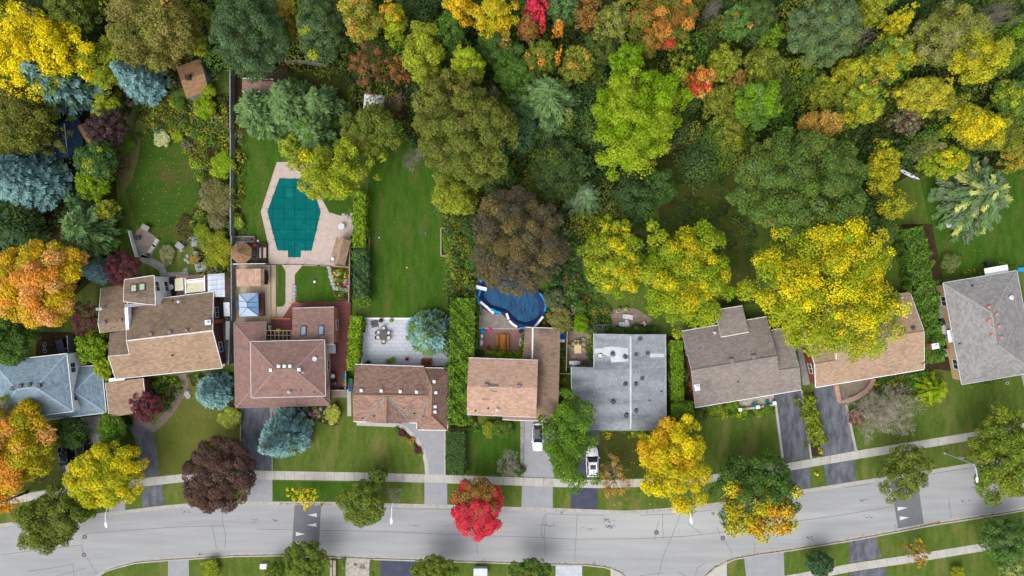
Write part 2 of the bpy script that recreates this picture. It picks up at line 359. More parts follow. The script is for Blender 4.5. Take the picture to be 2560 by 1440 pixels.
patch('lawn', [(683, 1203), (900, 1206), (900, 1256), (683, 1254)], m_lawn_rich, 'verge strip above the speed hump')
patch('garden_bed', [(575, 170), (870, 175), (870, 290), (600, 300)], m_lawn_brown, 'shaded ground behind the pines')
patch('garden_bed', [(330, 290), (575, 230), (575, 690), (500, 690), (470, 560), (500, 480), (490, 400), (430, 320)], m_bed, 'planted border along the grey fence')
patch('garden_bed', [(588, 180), (604, 180), (604, 600), (588, 600)], m_bed, 'narrow border beside the grey fence')
patch('garden_bed', [(703, 1016), (825, 1014), (845, 1000), (850, 1060), (830, 1066), (790, 1052), (740, 1052), (690, 1045)], m_bed, 'rock garden in front of the red brown house')
patch('garden_bed', [(826, 668), (876, 668), (876, 748), (850, 746), (838, 738)], m_bed, 'flower bed edged with white rocks')
patch('garden_bed', [(985, 1064), (1015, 1072), (1040, 1098), (1060, 1130), (1050, 1140), (1030, 1105), (1000, 1080)], m_bed, 'narrow bed along the curved concrete edge')
patch('garden_bed', [(370, 945), (470, 938), (458, 980), (425, 1030), (385, 1030), (370, 1000)], m_bed, 'planted bed inside the curving brick path')
patch('garden_bed', [(470, 935), (590, 930), (590, 965), (480, 965)], m_bed, 'planted bed under the brown eaves')
patch('garden_bed', [(1115, 480), (1190, 480), (1195, 1070), (1125, 1070)], m_bed, 'dark border below the tall hedge')
patch('garden_bed', [(1375, 560), (1440, 560), (1430, 830), (1372, 830)], m_bed, 'shrub border between two gardens')
patch('garden_bed', [(1668, 840), (1735, 840), (1745, 1050), (1668, 1050)], m_bed, 'dark bed under the clipped hedge')
patch('garden_bed', [(2020, 985), (2040, 975), (2055, 1140), (2028, 1142)], m_bed, 'planted strip between two asphalt driveways')
patch('garden_bed', [(2255, 560), (2330, 560), (2400, 930), (2310, 920)], m_bed, 'bed under the long hedge')
patch('garden_bed', [(2180, 940), (2330, 920), (2330, 985), (2190, 990)], m_bed, 'shrub bed in front of the tan roofed house')
patch('garden_bed', [(-60, 1045), (330, 1040), (345, 1190), (200, 1215), (-60, 1240)], m_lawn_brown, 'shaded ground in front of the blue roofed house')
patch('garden_bed', [(1440, 760), (1530, 770), (1530, 830), (1436, 830)], m_bed, 'planted bank behind the silver roof')
patch('garden_bed', [(90, 830), (275, 830), (275, 900), (90, 900)], m_bed, 'dark patio ground behind the blue roof')
# driveways
def drive(pts, mat, label, name='driveway'): patch(name, pts, mat, label)
drive([(200, 1044), (250, 1040), (262, 1110), (230, 1118)], m_slab, 'brown paved driveway of the blue roofed house')
drive([(272, 1232), (313, 1226), (313, 1280), (272, 1284)], m_drive_pale, 'pale apron under the yellow tree')
drive([(322, 1064), (345, 1056), (365, 1060), (380, 1072), (388, 1090), (392, 1130), (398, 1190), (352, 1194), (342, 1110)], m_drive, 'dark driveway beside the dry lawn')
drive([(354, 1217), (405, 1212), (412, 1266), (356, 1273)], m_drive, 'dark driveway apron with a crack')
drive([(602, 1018), (674, 1016), (676, 1060), (681, 1174), (604, 1177)], m_drive, 'dark driveway behind the blue spruce')
drive([(612, 1199), (681, 1199), (681, 1255), (612, 1255)], m_drive_pale, 'pale apron by the purple tree')
drive([(674, 1018), (703, 1016), (704, 1036), (690, 1044), (675, 1046)], m_slab, 'concrete step slab by the garage', 'path')
drive([(992, 1060), (1045, 1050), (1050, 1074), (1112, 1072), (1111, 1187), (1070, 1186), (1068, 1155), (1058, 1118), (1040, 1092), (1018, 1070)], m_drive_pale, 'pale driveway with the curved edge')
drive([(1061, 1207), (1118, 1209), (1118, 1266), (1061, 1263)], m_drive_pale, 'pale apron beside the red tree')
drive([(1312, 1040), (1388, 1040), (1385, 1195), (1309, 1192)], m_drive_pale, 'pale driveway under the white hatchback')
drive([(1305, 1215), (1382, 1217), (1382, 1272), (1303, 1270)], m_drive_pale, 'pale apron with the rough edge')
drive([(1301, 1050), (1311, 1050), (1308, 1190), (1301, 1190)], m_slab, 'strip of stepping slabs', 'path')
drive([(1435, 1070), (1499, 1070), (1499, 1198), (1440, 1198)], m_drive_dark, 'dark driveway under the white utility car')
drive([(1427, 1220), (1494, 1220), (1493, 1277), (1427, 1274)], m_drive_dark, 'dark blue grey apron')
drive([(1935, 985), (2001, 970), (2023, 1145), (1954, 1157)], m_drive, 'dark driveway with the long repaired crack')
drive([(1959, 1180), (2025, 1169), (2027, 1222), (1990, 1229), (1972, 1230)], m_drive, 'dark apron under the two tone tree')
drive([(2036, 966), (2085, 958), (2096, 1005), (2111, 1009), (2137, 1127), (2055, 1141), (2047, 1085), (2034, 1000)], m_drive, 'blotchy dark driveway by the bare tree')
drive([(2059, 1162), (2137, 1149), (2140, 1204), (2068, 1216)], m_drive, 'blotchy dark apron')
drive([(2553, 936), (2600, 930), (2640, 1050), (2580, 1058)], m_drive_pale, 'pale driveway at the picture edge')
drive([(2124, 1353), (2188, 1341), (2205, 1394), (2122, 1408)], m_drive, 'dark driveway on the lower side')
drive([(2124, 1432), (2212, 1418), (2240, 1520), (2130, 1530)], m_drive, 'dark driveway below the lower pavement')
drive([(1860, 1394), (1959, 1378), (1966, 1560), (1880, 1560)], m_drive_pale, 'pale driveway at the side street corner')
drive([(1792, 1418), (1817, 1402), (1818, 1560), (1765, 1560), (1768, 1438)], m_conc, 'concrete corner pavement past the side street', 'path')
drive([(1389, 1411), (1455, 1412), (1458, 1560), (1389, 1560)], m_patio, 'pale blue stone forecourt', 'path')
drive([(1526, 1420), (1547, 1430), (1570, 1452), (1580, 1560), (1530, 1560)], m_conc, 'concrete corner pavement before the side street', 'path')
drive([(864, 1395), (924, 1397), (920, 1560), (864, 1560)], m_flag, 'pale concrete drive below the street', 'path')
drive([(951, 1398), (1040, 1401), (1036, 1560), (951, 1560)], m_drive_dark, 'dark drive below the street')
drive([(420, 1400), (472, 1397), (474, 1560), (419, 1560)], m_drive_pale, 'pale drive below the street')
# paths and patios
def path(pts, w, mat, label):
    zz[0] += .0004
    tag(MB().strip(px2(pts), w, G - .02, zz[0] + .004).build('path', mat), label, 'path', None, 'structure')
path([(456, 935), (464, 962), (452, 990), (428, 1028), (402, 1056), (386, 1072), (360, 1056), (335, 1050)], 1.15, m_pathbrick, 'curving brick path to the front door')
path([(352, 645), (380, 655), (404, 668), (412, 690)], 1.2, m_slab, 'stone path from the terrace to the house')
path([(414, 690), (470, 686), (462, 672)], 1.0, m_slab, 'stone path behind the skylight roof')
path([(990, 1060), (1016, 1072), (1040, 1095), (1058, 1125), (1066, 1160), (1068, 1187)], .6, m_conc, 'curved concrete edge of the driveway')
path([(892, 1057), (992, 1061)], .8, m_conc, 'concrete slab under the front eaves')
path([(872, 955), (874, 1040)], .6, m_conc, 'side path beside the brown house')
path([(1112, 1076), (1112, 1187)], .22, m_conc, 'pale edging of the driveway')
path([(1431, 740), (1431, 830)], .75, m_slab, 'straight path between shrubs')
path([(1998, 850), (2016, 962)], 1.1, m_slab, 'side path between two houses')
path([(1178, 866), (1204, 868)], .9, m_cobble, 'short path through the hedge')
path([(318, 385), (326, 300), (345, 262)], 1.0, m_dirt, 'dirt track to the garden shed')
patch('terrace', [(341, 576), (355, 569), (391, 594), (399, 605), (374, 646), (346, 642), (336, 599)], m_patio_old, 'old stone terrace of mixed slabs')
patch('terrace', [(692, 405), (735, 405), (800, 408), (806, 500), (823, 531), (857, 541), (884, 553), (882, 588), (879, 667), (756, 664), (737, 686), (736, 743), (731, 768), (707, 796), (690, 796), (692, 767), (709, 766), (714, 757), (714, 678), (705, 662), (671, 660), (670, 609), (652, 529)], m_paver, 'pink paved pool terrace and path')
patch('lawn', [(808, 500), (870, 480), (882, 510), (858, 541), (824, 531)], m_lawn_dark, 'small shaded lawn beside the pool')
patch('terrace', [(905, 795), (1013, 796), (1122, 796), (1122, 915), (895, 915)], m_patio, 'pale stone patio with the dining set')
path([(905, 796), (1122, 797)], .25, m_white, 'white stone edge of the patio')
patch('terrace', [(1202, 740), (1300, 740), (1300, 822), (1200, 820)], m_cobble, 'grey cobbled yard beside the blue pool')
patch('terrace', [(1199, 821), (1313, 823), (1313, 900), (1211, 900), (1211, 880), (1199, 864)], m_ringbrick, 'brick patio laid in rings')
path([(1199, 820.5), (1313, 822.5)], .15, m_conc, 'concrete edge of the ring patio')
patch('terrace', [(1526, 776), (1560, 768), (1590, 772), (1632, 798), (1600, 830), (1526, 826)], m_patio_old, 'chequered stone patio with sun loungers')
patch('terrace', [(1417, 812), (1437, 812), (1486, 820), (1486, 918), (1414, 920)], m_patio_old, 'side patio with the beige table')
patch('terrace', [(1845, 1002), (1934, 984), (1936, 1008), (1851, 1026)], m_flag, 'flagstone porch with green chairs')
patch('terrace', [(2085, 960), (2175, 942), (2165, 971), (2135, 990), (2097, 996)], m_gravel, 'gravel forecourt inside the curved wall')
patch('terrace', [(825, 971), (868, 971), (868, 994), (825, 994)], m_cobble, 'small brick landing beside the red deck')
patch('terrace', [(383, 694), (440, 690), (440, 745), (390, 748)], m_deck_grey, 'dark wooden yard beside the window bay')
patch('terrace', [(560, 740), (582, 740), (582, 912), (556, 912)], m_slab, 'narrow side yard along the grey fence')
# sealed cracks on the road: one part of the road
ck = MB()
def crack(pts, w=.055): ck.strip(px2(pts), w, .015, .026)
for c in [[(0, 1387), (90, 1376), (205, 1362), (207, 1338)], [(212, 1334), (330, 1325), (450, 1317), (559, 1314)], [(559, 1315), (555, 1296), (558, 1278)], [(559, 1315), (564, 1340), (562, 1372)], [(530, 1312), (538, 1350), (541, 1373)], [(205, 1362), (206, 1378), (220, 1398), (240, 1430), (248, 1440)],
          [(70, 1428), (130, 1420), (185, 1410)], [(183, 1410), (186, 1440)], [(140, 1440), (214, 1421)], [(642, 1323), (732, 1324)], [(800, 1326), (950, 1328), (1120, 1336), (1300, 1342), (1440, 1348), (1600, 1347), (1720, 1340), (1800, 1331), (1850, 1325)], [(1030, 1273), (1080, 1272), (1250, 1279)],
          [(975, 1270), (1035, 1273)], [(1189, 1340), (1195, 1392)], [(1365, 1283), (1360, 1345), (1364, 1392)], [(1362, 1285), (1355, 1310), (1353, 1330), (1357, 1343)], [(1443, 1283), (1440, 1345), (1436, 1404)], [(1365, 1284), (1420, 1287), (1510, 1288)],
          [(1700, 1286), (1680, 1340), (1660, 1385), (1645, 1440)], [(1656, 1282), (1658, 1347)], [(1648, 1301), (1640, 1325), (1636, 1350)], [(1719, 1308), (1756, 1336)], [(1791, 1317), (1800, 1336)], [(1812, 1351), (1828, 1378), (1829, 1392)], [(1764, 1406), (1742, 1420), (1739, 1438)], [(1600, 1439), (1660, 1432)], [(1696, 1430), (1720, 1443)],
          [(1990, 1303), (2100, 1288), (2232, 1266)], [(2314, 1187), (2420, 1170)], [(2112, 1219), (2178, 1209)], [(2371, 1243), (2378, 1297)], [(1885, 1355), (1888, 1381)], [(1600, 1288), (1700, 1284), (1780, 1275)], [(1340, 1312), (1395, 1316)], [(2600, 1160), (2700, 1240)]]:
    crack(c)
rr = random.Random(5)
for cx_, cy_, n_ in [(1523, 1316, 26), (1517, 1302, 14), (1475, 1322, 10), (640, 1300, 8), (2160, 1250, 10), (2170, 1293, 8), (2022, 1344, 14), (460, 1278, 14), (690, 1300, 8), (905, 1312, 8), (1040, 1313, 8), (2410, 1252, 8), (1370, 1312, 8), (500, 1385, 8), (2240, 1318, 6)]:
    for k in range(n_):
        p = P(cx_ + rr.gauss(0, 7), cy_ + rr.gauss(0, 2.5)); ck.box((p.x, p.y, .02), (rr.uniform(.06, .3), rr.uniform(.05, .16), .01), rr.uniform(-.5, .5))
road_ = bpy.data.objects['road']
setparent(ck.build('crack_sealant', m_seal), road_)
sh = MB()
sh.prism(px2([(737, 1260), (803, 1260), (796, 1390), (728, 1388)]), .0, .0245)
sh.prism(px2([(2224, 1193), (2290, 1184), (2299, 1239), (2310, 1313), (2246, 1325), (2231, 1241)]), .0, .0245)
setparent(sh.build('speed_hump', m_patch), road_)
tr = MB()
for t_ in [[(769, 1287), (792, 1283), (792, 1293)], [(767, 1312), (791, 1308), (791, 1317)], [(763, 1335), (740, 1330), (740, 1340)], [(762, 1357), (738, 1353), (738, 1361)], [(2244, 1267), (2244, 1277), (2269, 1269)], [(2249, 1291), (2250, 1301), (2273, 1293)], [(2266, 1222), (2262, 1213), (2241, 1221)], [(2279, 1245), (2276, 1236), (2254, 1244)]]:
    q = px2(t_); a = Vector(q[0]); bs = [Vector(v) for v in q]
    # three stripes make each arrow
    tip = max(bs, key=lambda v: sum((v - o).length for o in bs)); oth = [v for v in bs if v is not tip]
    for k in range(5):
        u0, u1 = (k + .08) / 5, (k + .8) / 5
        tr.add([(*oth[0].lerp(oth[1], u0), .03), (*oth[0].lerp(oth[1], u1), .03), (*tip, .03)], [(0, 1, 2)])
setparent(tr.build('road_marking', m_paint), road_)
cs = MB()
for c in [[(1943, 1064), (1960, 1062), (1975, 1052), (1995, 1047)], [(368, 1243), (405, 1240)], [(368, 1078), (378, 1095), (382, 1120), (392, 1150)]]: cs.strip(px2(c), .12, .1, zz[0] + .006)
cs.build('crack_sealant', m_seal, road_)
for q in [(1102, 1100), (1085, 1095), (1112, 1088)]: pass
def manhole(x, y, label, r=.36):
    p = P(x, y); t = thing('manhole_cover', label, 'manhole cover', (p.x, p.y, .02))
    MB().lathe((p.x, p.y, .02), [(r, 0), (r, .014), (r * .86, .016)], 20).build('rim', m_dgrey, t)
    MB().lathe((p.x, p.y, .022), [(r * .84, 0), (r * .84, .012), (r * .4, .016), (.05, .016)], 20).build('lid', m_vent, t)
manhole(1641, 1331, 'round manhole cover on the road between long cracks')
manhole(1807, 1345, 'round manhole cover by the side street mouth')
manhole(212, 1342, 'small manhole cover under the grey green roadside tree')
manhole(210, 1387, 'manhole cover near the lower left road crack')
def drain(x, y, label):
    p = P(x, y); t = thing('storm_drain', label, 'storm drain', (p.x, p.y, .02))
    m = MB()
    m.box((p.x, p.y, .035), (.62, .5, .012)); m.build('frame', m_kerb, t)
    m = MB()
    for k in range(5): m.box((p.x - .2 + k * .1, p.y, .046), (.05, .4, .012))
    m.build('grate', m_dgrey, t)
drain(1404, 1281, 'storm drain grate in the gutter by the dark apron'); drain(1485, 1408, 'storm drain grate in the lower gutter beside the blue forecourt'); drain(1782, 1284, 'storm drain grate in the gutter beside the two tone tree')
# ---------------------------------------------------------------- houses
def cross2(a, b): return a[0] * b[1] - a[1] * b[0]
def inside(pt, poly):
    x, y = pt; c = False; n = len(poly)
    for i in range(n):
        x1, y1 = poly[i][0], poly[i][1]; x2, y2 = poly[(i + 1) % n][0], poly[(i + 1) % n][1]
        if (y1 > y) != (y2 > y) and x < (x2 - x1) * (y - y1) / (y2 - y1) + x1: c = not c
    return c
class Roof:
    """a pitched roof from its planes; gives the height of the roof anywhere, its outline and its walls"""
    def __init__(s, faces):
        s.faces = [[v if isinstance(v, Vector) else P(*v) for v in f] for f in faces]
        out = []
        for f in s.faces:
            n = Vector((0, 0, 0))
            for i in range(len(f)): n += f[i].cross(f[(i + 1) % len(f)])
            out.append(f if n.z > 0 else f[::-1])
        s.faces = out; s.pl = [plane(f[0], f[1], f[2]) for f in s.faces]
        for i, f in enumerate(s.faces):     # Newell normal is steadier than three points
            n = Vector((0, 0, 0))
            for k in range(len(f)): n += f[k].cross(f[(k + 1) % len(f)])
            n.normalize(); c = sum(f, Vector((0, 0, 0))) / len(f); s.pl[i] = (n, n.dot(c))
        key = lambda v: (round(v.x, 2), round(v.y, 2), round(v.z, 2))
        cnt = {}; s.inner = []
        for f in s.faces:
            for i in range(len(f)):
                a, b = f[i], f[(i + 1) % len(f)]; k = tuple(sorted((key(a), key(b))))
                cnt.setdefault(k, []).append((a, b))
        s.bound = [v[0] for v in cnt.values() if len(v) == 1]; s.inner = [v[0] for v in cnt.values() if len(v) > 1]
        nxt = {key(a): (a, b) for a, b in s.bound}; s.outline = []
        if s.bound:
            k = key(s.bound[0][0]); seen = set()
            while k in nxt and k not in seen:
                seen.add(k); a, b = nxt[k]; s.outline.append(a); k = key(b)
    def z(s, x, y, dflt=None):
        best = None
        for f, (n, k) in zip(s.faces, s.pl):
            if inside((x, y), f):
                q = (k - n.x * x - n.y * y) / n.z; best = q if best is None else max(best, q)
        return best if best is not None else dflt
    def at(s, px, py):
        z = 3.0
        for _ in range(6):
            p = P(px, py, z); q = s.z(p.x, p.y); z = q if q is not None else z
        p = P(px, py, z); return p
    def build(s, root, mat, trim=None, thick=.2, caps=None, gutter=None, rake=None, cap_w=.28):
        m = MB(); trim = trim or m_white
        for f in s.faces:
            n = Vector((0, 0, 0))
            for i in range(len(f)): n += f[i].cross(f[(i + 1) % len(f)])
            n.normalize(); t = Vector((-n.y, n.x, 0)); t = t.normalized() if t.length > .02 else Vector((1, 0, 0)); b = n.cross(t)
            m.uv[len(m.f)] = [(v.dot(t), v.dot(b)) for v in f]; m.add(f, [tuple(range(len(f)))], 0)
        for f in s.faces: m.add([v - Vector((0, 0, thick)) for v in f][::-1], [tuple(range(len(f)))], 1)
        for a, b in s.bound:
            d = Vector((0, 0, thick)); m.add([a, a - d, b - d, b], [(0, 1, 2, 3)], 1)
        mats = [mat, trim]
        if caps:
            mats.append(caps)
            for a, b in s.inner:
                if abs(a.z - b.z) < 1e-3 or True:
                    u = (b - a); w = Vector((-u.y, u.x, 0)).normalized() * cap_w / 2; e = Vector((0, 0, .03))
                    def dz(p, o):
                        q = s.z(p.x + o.x, p.y + o.y); return Vector((p.x + o.x, p.y + o.y, (q if q is not None else p.z - .05) + .035))
                    a2, b2 = a.lerp(b, .02), a.lerp(b, .98)
                    m.add([dz(a2, w), dz(a2, -w), dz(b2, -w), dz(b2, w)], [(0, 1, 2, 3)], 2)
                    m.add([a2 + e * 1.6, dz(a2, w), dz(b2, w), b2 + e * 1.6], [(0, 1, 2, 3)], 2); m.add([a2 + e * 1.6, b2 + e * 1.6, dz(b2, -w), dz(a2, -w)], [(0, 1, 2, 3)], 2)
        r = m.build('roof', mats, root)
        for a, b in s.bound:
            g = MB(); k = MB()
            u = (b - a); L = u.length
            if L < .3: continue
            o = Vector((u.y, -u.x, 0)).normalized()
            mid = (a + b) / 2
            if s.z(mid.x + o.x * .1, mid.y + o.y * .1) is not None: o = -o
            if abs(u.z) < .12:
                if gutter: 
                    c = mid + o * .04 - Vector((0, 0, .06)); g.box(c, (L, .08, .1), math.atan2(u.y, u.x))
            elif rake:
                e = Vector((0, 0, .03)); i_ = o * -.03
                k.add([a + o * .04 + e, b + o * .04 + e, b + i_ + e, a + i_ + e, a + o * .04 - e * 6, b + o * .04 - e * 6], [(0, 1, 2, 3), (0, 4, 5, 1)])
            if g.v: g.build('gutter', gutter, root)
            if k.v: k.build('rake_board', rake, root)
        s.obj = r; return r
    def walls(s, root, mat, inset=.45, z0=0.0, win=True, frame=None, skip=(), trims=None, storeys=1, wz=1.0):
        o = [Vector((v.x, v.y, 0)) for v in s.outline]
        # drop nearly straight corners
        for _ in range(4):      # a notch that turns back on itself is no wall corner
            o = [o[i] for i in range(len(o)) if (o[i] - o[i - 1]).normalized().dot((o[(i + 1) % len(o)] - o[i]).normalized()) > -.6]
        o2 = []
        for i in range(len(o)):
            a, b, c = o[i - 1], o[i], o[(i + 1) % len(o)]
            if abs(cross2((b - a).normalized(), (c - b).normalized())) > .12: o2.append(b)
        o = o2; n = len(o)
        area = sum(cross2(o[i], o[(i + 1) % n]) for i in range(n))
        if area < 0: o = o[::-1]
        pts = []
        for i in range(n):
            a, b, c = o[i - 1], o[i], o[(i + 1) % n]
            d1 = (b - a).normalized(); d2 = (c - b).normalized(); n1 = Vector((-d1.y, d1.x, 0)); n2 = Vector((-d2.y, d2.x, 0))
            den = cross2(d1, d2); p1 = b + n1 * inset; p2 = b + n2 * inset
            t = cross2(p2 - p1, d2) / den; pts.append(p1 + d1 * t)
        m = MB(); mw = MB(); s.wallpts = pts; edges = []
        for f in s.faces:
            for i in range(len(f)): edges.append((f[i], f[(i + 1) % len(f)]))
        u0 = 0
        for i in range(n):
            a, b = pts[i], pts[(i + 1) % n]; d = b - a; L = d.length; ts = [0, 1]
            for e, g in edges:
                q = Vector((g.x - e.x, g.y - e.y, 0)); den = cross2(d, q)
                if abs(den) < 1e-6: continue
                w = Vector((e.x, e.y, 0)) - a; t = cross2(w, q) / den; u = cross2(w, d) / den
                if .001 < t < .999 and 0 <= u <= 1: ts.append(t)
            ts = sorted(ts); tops = []
            for t in ts:
                p = a + d * t; ctr = p - Vector((d.y, -d.x, 0)).normalized() * .02
                q = s.z(ctr.x, ctr.y) ; q = q if q is not None else s.z(p.x, p.y, 2.8); tops.append(Vector((p.x, p.y, q - .12)))
            poly = [Vector((a.x, a.y, z0)), Vector((b.x, b.y, z0))] + tops[::-1]
            m.uv[len(m.f)] = [(u0 + (Vector((v.x, v.y, 0)) - a).length, v.z) for v in poly]
            m.add(poly, [tuple(range(len(poly)))]); u0 += L
        w = m.build('wall', mat, root); s.wall = w
        if win:
            for i in range(n):
                if i in skip: continue
                a, b = pts[i], pts[(i + 1) % n]; d = (b - a); L = d.length
                if L < 3: continue
                dn = d.normalized(); no = Vector((dn.y, -dn.x, 0)); rz = math.atan2(d.y, d.x); k = max(1, int(L / 4.2))
                for st in range(storeys):
                    for j in range(k):
                        t = (j + .5) / k; p = a + d * t; zc = z0 + wz + .6 + st * 2.7
                        top = s.z(*(p - no * .05)[:2], 3)
                        if zc + .75 > top: continue
                        q = Vector((p.x, p.y, zc)) + no * .02
                        fr = MB(); W_, H_ = 1.5, 1.2
                        for (ox, oz, sx, sz) in [(0, H_ / 2, W_ + .16, .09), (0, -H_ / 2, W_ + .16, .09), (-W_ / 2, 0, .09, H_), (W_ / 2, 0, .09, H_), (0, 0, .06, H_)]:
                            fr.box(q + dn * ox + Vector((0, 0, oz)), (sx, .1, sz), rz)
                        f = fr.build('window', frame or m_white, root)
                        WL[f.name] = WL[root.name]
                        pn = MB().box(q - no * .005, (W_ - .05, .04, H_ - .05), rz).build('pane', m_glass, f)
        return pts
    def door(s, px, py, root, kind='door', mat=None, w=1.0, h=2.1):
        p = P(px, py, 0); best = None; n = len(s.wallpts)
        for i in range(n):
            a, b = s.wallpts[i], s.wallpts[(i + 1) % n]; d = b - a; t = max(.1, min(.9, (Vector((p.x, p.y, 0)) - a).dot(d) / d.length_squared)); q = a + d * t
            e = (q - Vector((p.x, p.y, 0))).length
            if best is None or e < best[0]: best = (e, q, d)
        _, q, d = best; dn = d.normalized(); no = Vector((dn.y, -dn.x, 0)); rz = math.atan2(d.y, d.x)
        m = MB(); c = q + no * .05 + Vector((0, 0, h / 2 + G)); m.box(c, (w, .07, h), rz)
        nrow = 4 if kind == 'garage_door' else 2; ncol = 4 if kind == 'garage_door' else 2
        for r_ in range(nrow):
            for c_ in range(ncol):
                m.box(c + no * .045 + dn * ((c_ + .5) / ncol - .5) * w + Vector((0, 0, ((r_ + .5) / nrow - .5) * h)), (w / ncol * .75, .03, h / nrow * .7), rz)
        D = m.build(kind, mat or m_white, root)
        hd = MB().tube([c + no * .12 + dn * (w * .38 if kind == 'door' else 0) + Vector((0, 0, -.1)), c + no * .12 + dn * (w * .38 if kind == 'door' else 0) + Vector((0, 0, .08))], .025)
        hd.build('handle', m_dgrey, D)
def rvent(roof, px, py, root, mat=None, w=.42, h=.28, rz=0.0):
    p = roof.at(px, py); m = MB(); c = mat or m_vent
    m.box(p + Vector((0, 0, h * .4)), (w * .7, w * .7, h), rz); m.box(p + Vector((0, 0, h * .95)), (w, w, .09), rz); m.box(p + Vector((0, 0, .04)), (w * 1.25, w * 1.25, .05), rz)
    m.build('roof_vent', c, root)
def stack(roof, px, py, root, mat=None, h=.45, r=.07):
    p = roof.at(px, py); m = MB(); m.lathe(p, [(r * 2.2, -.05), (r * 1.6, .06), (r, .1), (r, h), (r * .6, h + .01)], 8); m.build('vent_pipe', mat or m_black, root)
def cowl(roof, px, py, root, h=.5, r=.14, mat=None):
    p = roof.at(px, py); MB().lathe(p, [(r * 1.6, -.06), (r, .06), (r, h), (r * 1.7, h + .04), (r * 1.7, h + .14), (r * .5, h + .26), (.02, h + .28)], 10).build('flue_cowl', mat or m_steel, root)
def skylight(roof, px, py, root, w, l, rz=0, glass=None):
    p = roof.at(px, py); a = roof.at(px, py - 6) ; pit = 0
    q = roof.z(p.x, p.y + .5, p.z); pit = math.atan2(q - p.z, .5)
    f = MB()
    for (ox, oy, sx, sy) in [(0, l / 2, w + .12, .12), (0, -l / 2, w + .12, .12), (-w / 2, 0, .12, l), (w / 2, 0, .12, l)]:
        mt = Matrix.Rotation(rz, 3, 'Z') @ Matrix.Rotation(pit, 3, 'X'); f.box(p + mt @ Vector((ox, oy, .08)), (sx, sy, .16), rz, 0, pit)
    F = f.build('skylight', m_dgrey, root); MB().box(p + Vector((0, 0, .1)), (w - .08, l - .08, .05), rz, 0, pit).build('pane', glass or m_glass_blue, F)
def chimney(px, py, z0, z1, root, w, d, mat, rz=0, cap=True):
    """brick stack standing on the ground at (px, py)"""
    p = P(px, py, 0); m = MB(); mid = (z0 + z1) / 2; m.box((p.x, p.y, mid), (w, d, z1 - z0), rz)
    for i in range(len(m.f)):
        vs = [Vector(m.v[k]) for k in m.f[i]]; m.uv[i] = [(v.x + v.y, v.z) for v in vs]
    c = m.build('chimney', mat, root)
    k = MB(); k.box((p.x, p.y, z1 + .06), (w + .14, d + .14, .12), rz); k.lathe((p.x, p.y, z1 + .12), [(.16, 0), (.16, .3), (.2, .32), (.12, .4)], 10); k.build('chimney_cap', m_vent_white, c)
def roof_patch(roof, pts, mat, root, name='roof_repair'):
    v = [roof.at(x, y) for x, y in pts]; m = MB(); m.add([q + Vector((0, 0, .012)) for q in v], [tuple(range(len(v)))])
    if (v[1] - v[0]).cross(v[2] - v[0]).z < 0: m.f[-1] = m.f[-1][::-1]
    return m.build(name, mat, root)

s_blue = shingle('blue_grey_shingle', (130, 149, 161), (116, 136, 149), (98, 114, 126), .56, .2)
s_bluecap = shingle('pale_blue_ridge', (156, 178, 196), (142, 164, 182))
s_brown = shingle('dark_brown_shingle', (134, 116, 99), (124, 108, 93), (106, 94, 84), .52, .2)
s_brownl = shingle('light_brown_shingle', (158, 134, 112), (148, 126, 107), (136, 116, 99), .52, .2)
s_red = shingle('red_brown_shingle', (138, 110, 103), (130, 106, 100), (115, 96, 92), .55, .16)
s_redcap = shingle('pale_red_ridge', (158, 129, 121), (147, 120, 112))
s_rust = shingle('rust_shingle', (149, 119, 105), (134, 110, 100), (123, 106, 96), .52, .26)
s_rustcap = shingle('rust_ridge', (171, 133, 107), (160, 126, 102))
s_tan = shingle('tan_shingle', (178, 148, 130), (171, 141, 124), (158, 132, 116), .54, .18)
s_tanold = shingle('stained_tan_shingle', (147, 124, 107), (134, 115, 100), (95, 84, 79), .52, .16, .22)
s_silver = M('silver_shingle', (148, 154, 160), (130, 136, 143), ns=.35, rough=.8, fine=.08, fs=7, stretch=((.5, 2.2, 1), 0), brick=(.5, .3, .8, .12, True, 0), c3=(108, 114, 122), ns3=.22, lo3=.5, spec=.15)
s_silverlight = M('silver_coating', (196, 201, 206), (178, 184, 190), ns=.6, fine=.08, fs=6, brick=(.5, .3, .85, .06, False, 0))
s_tar = M('tar_patch', (48, 44, 46), (60, 56, 58), ns=2, fine=.2)
s_taupe = shingle('taupe_shingle', (140, 131, 125), (131, 123, 118), (122, 115, 110), .55, .18)
s_taupecap = shingle('pale_taupe_ridge', (150, 142, 135), (143, 135, 130))
s_grey = shingle('warm_grey_shingle', (142, 141, 140), (133, 132, 132), (124, 123, 124), .55, .2)
s_greycap = shingle('pale_grey_ridge', (156, 152, 147), (149, 146, 142))
s_sand = shingle('sandy_shingle', (168, 144, 122), (158, 135, 115), (148, 128, 110), .55, .18)
s_shed = shingle('shed_shingle', (147, 115, 86), (134, 106, 80), (117, 93, 73), .52, .16)

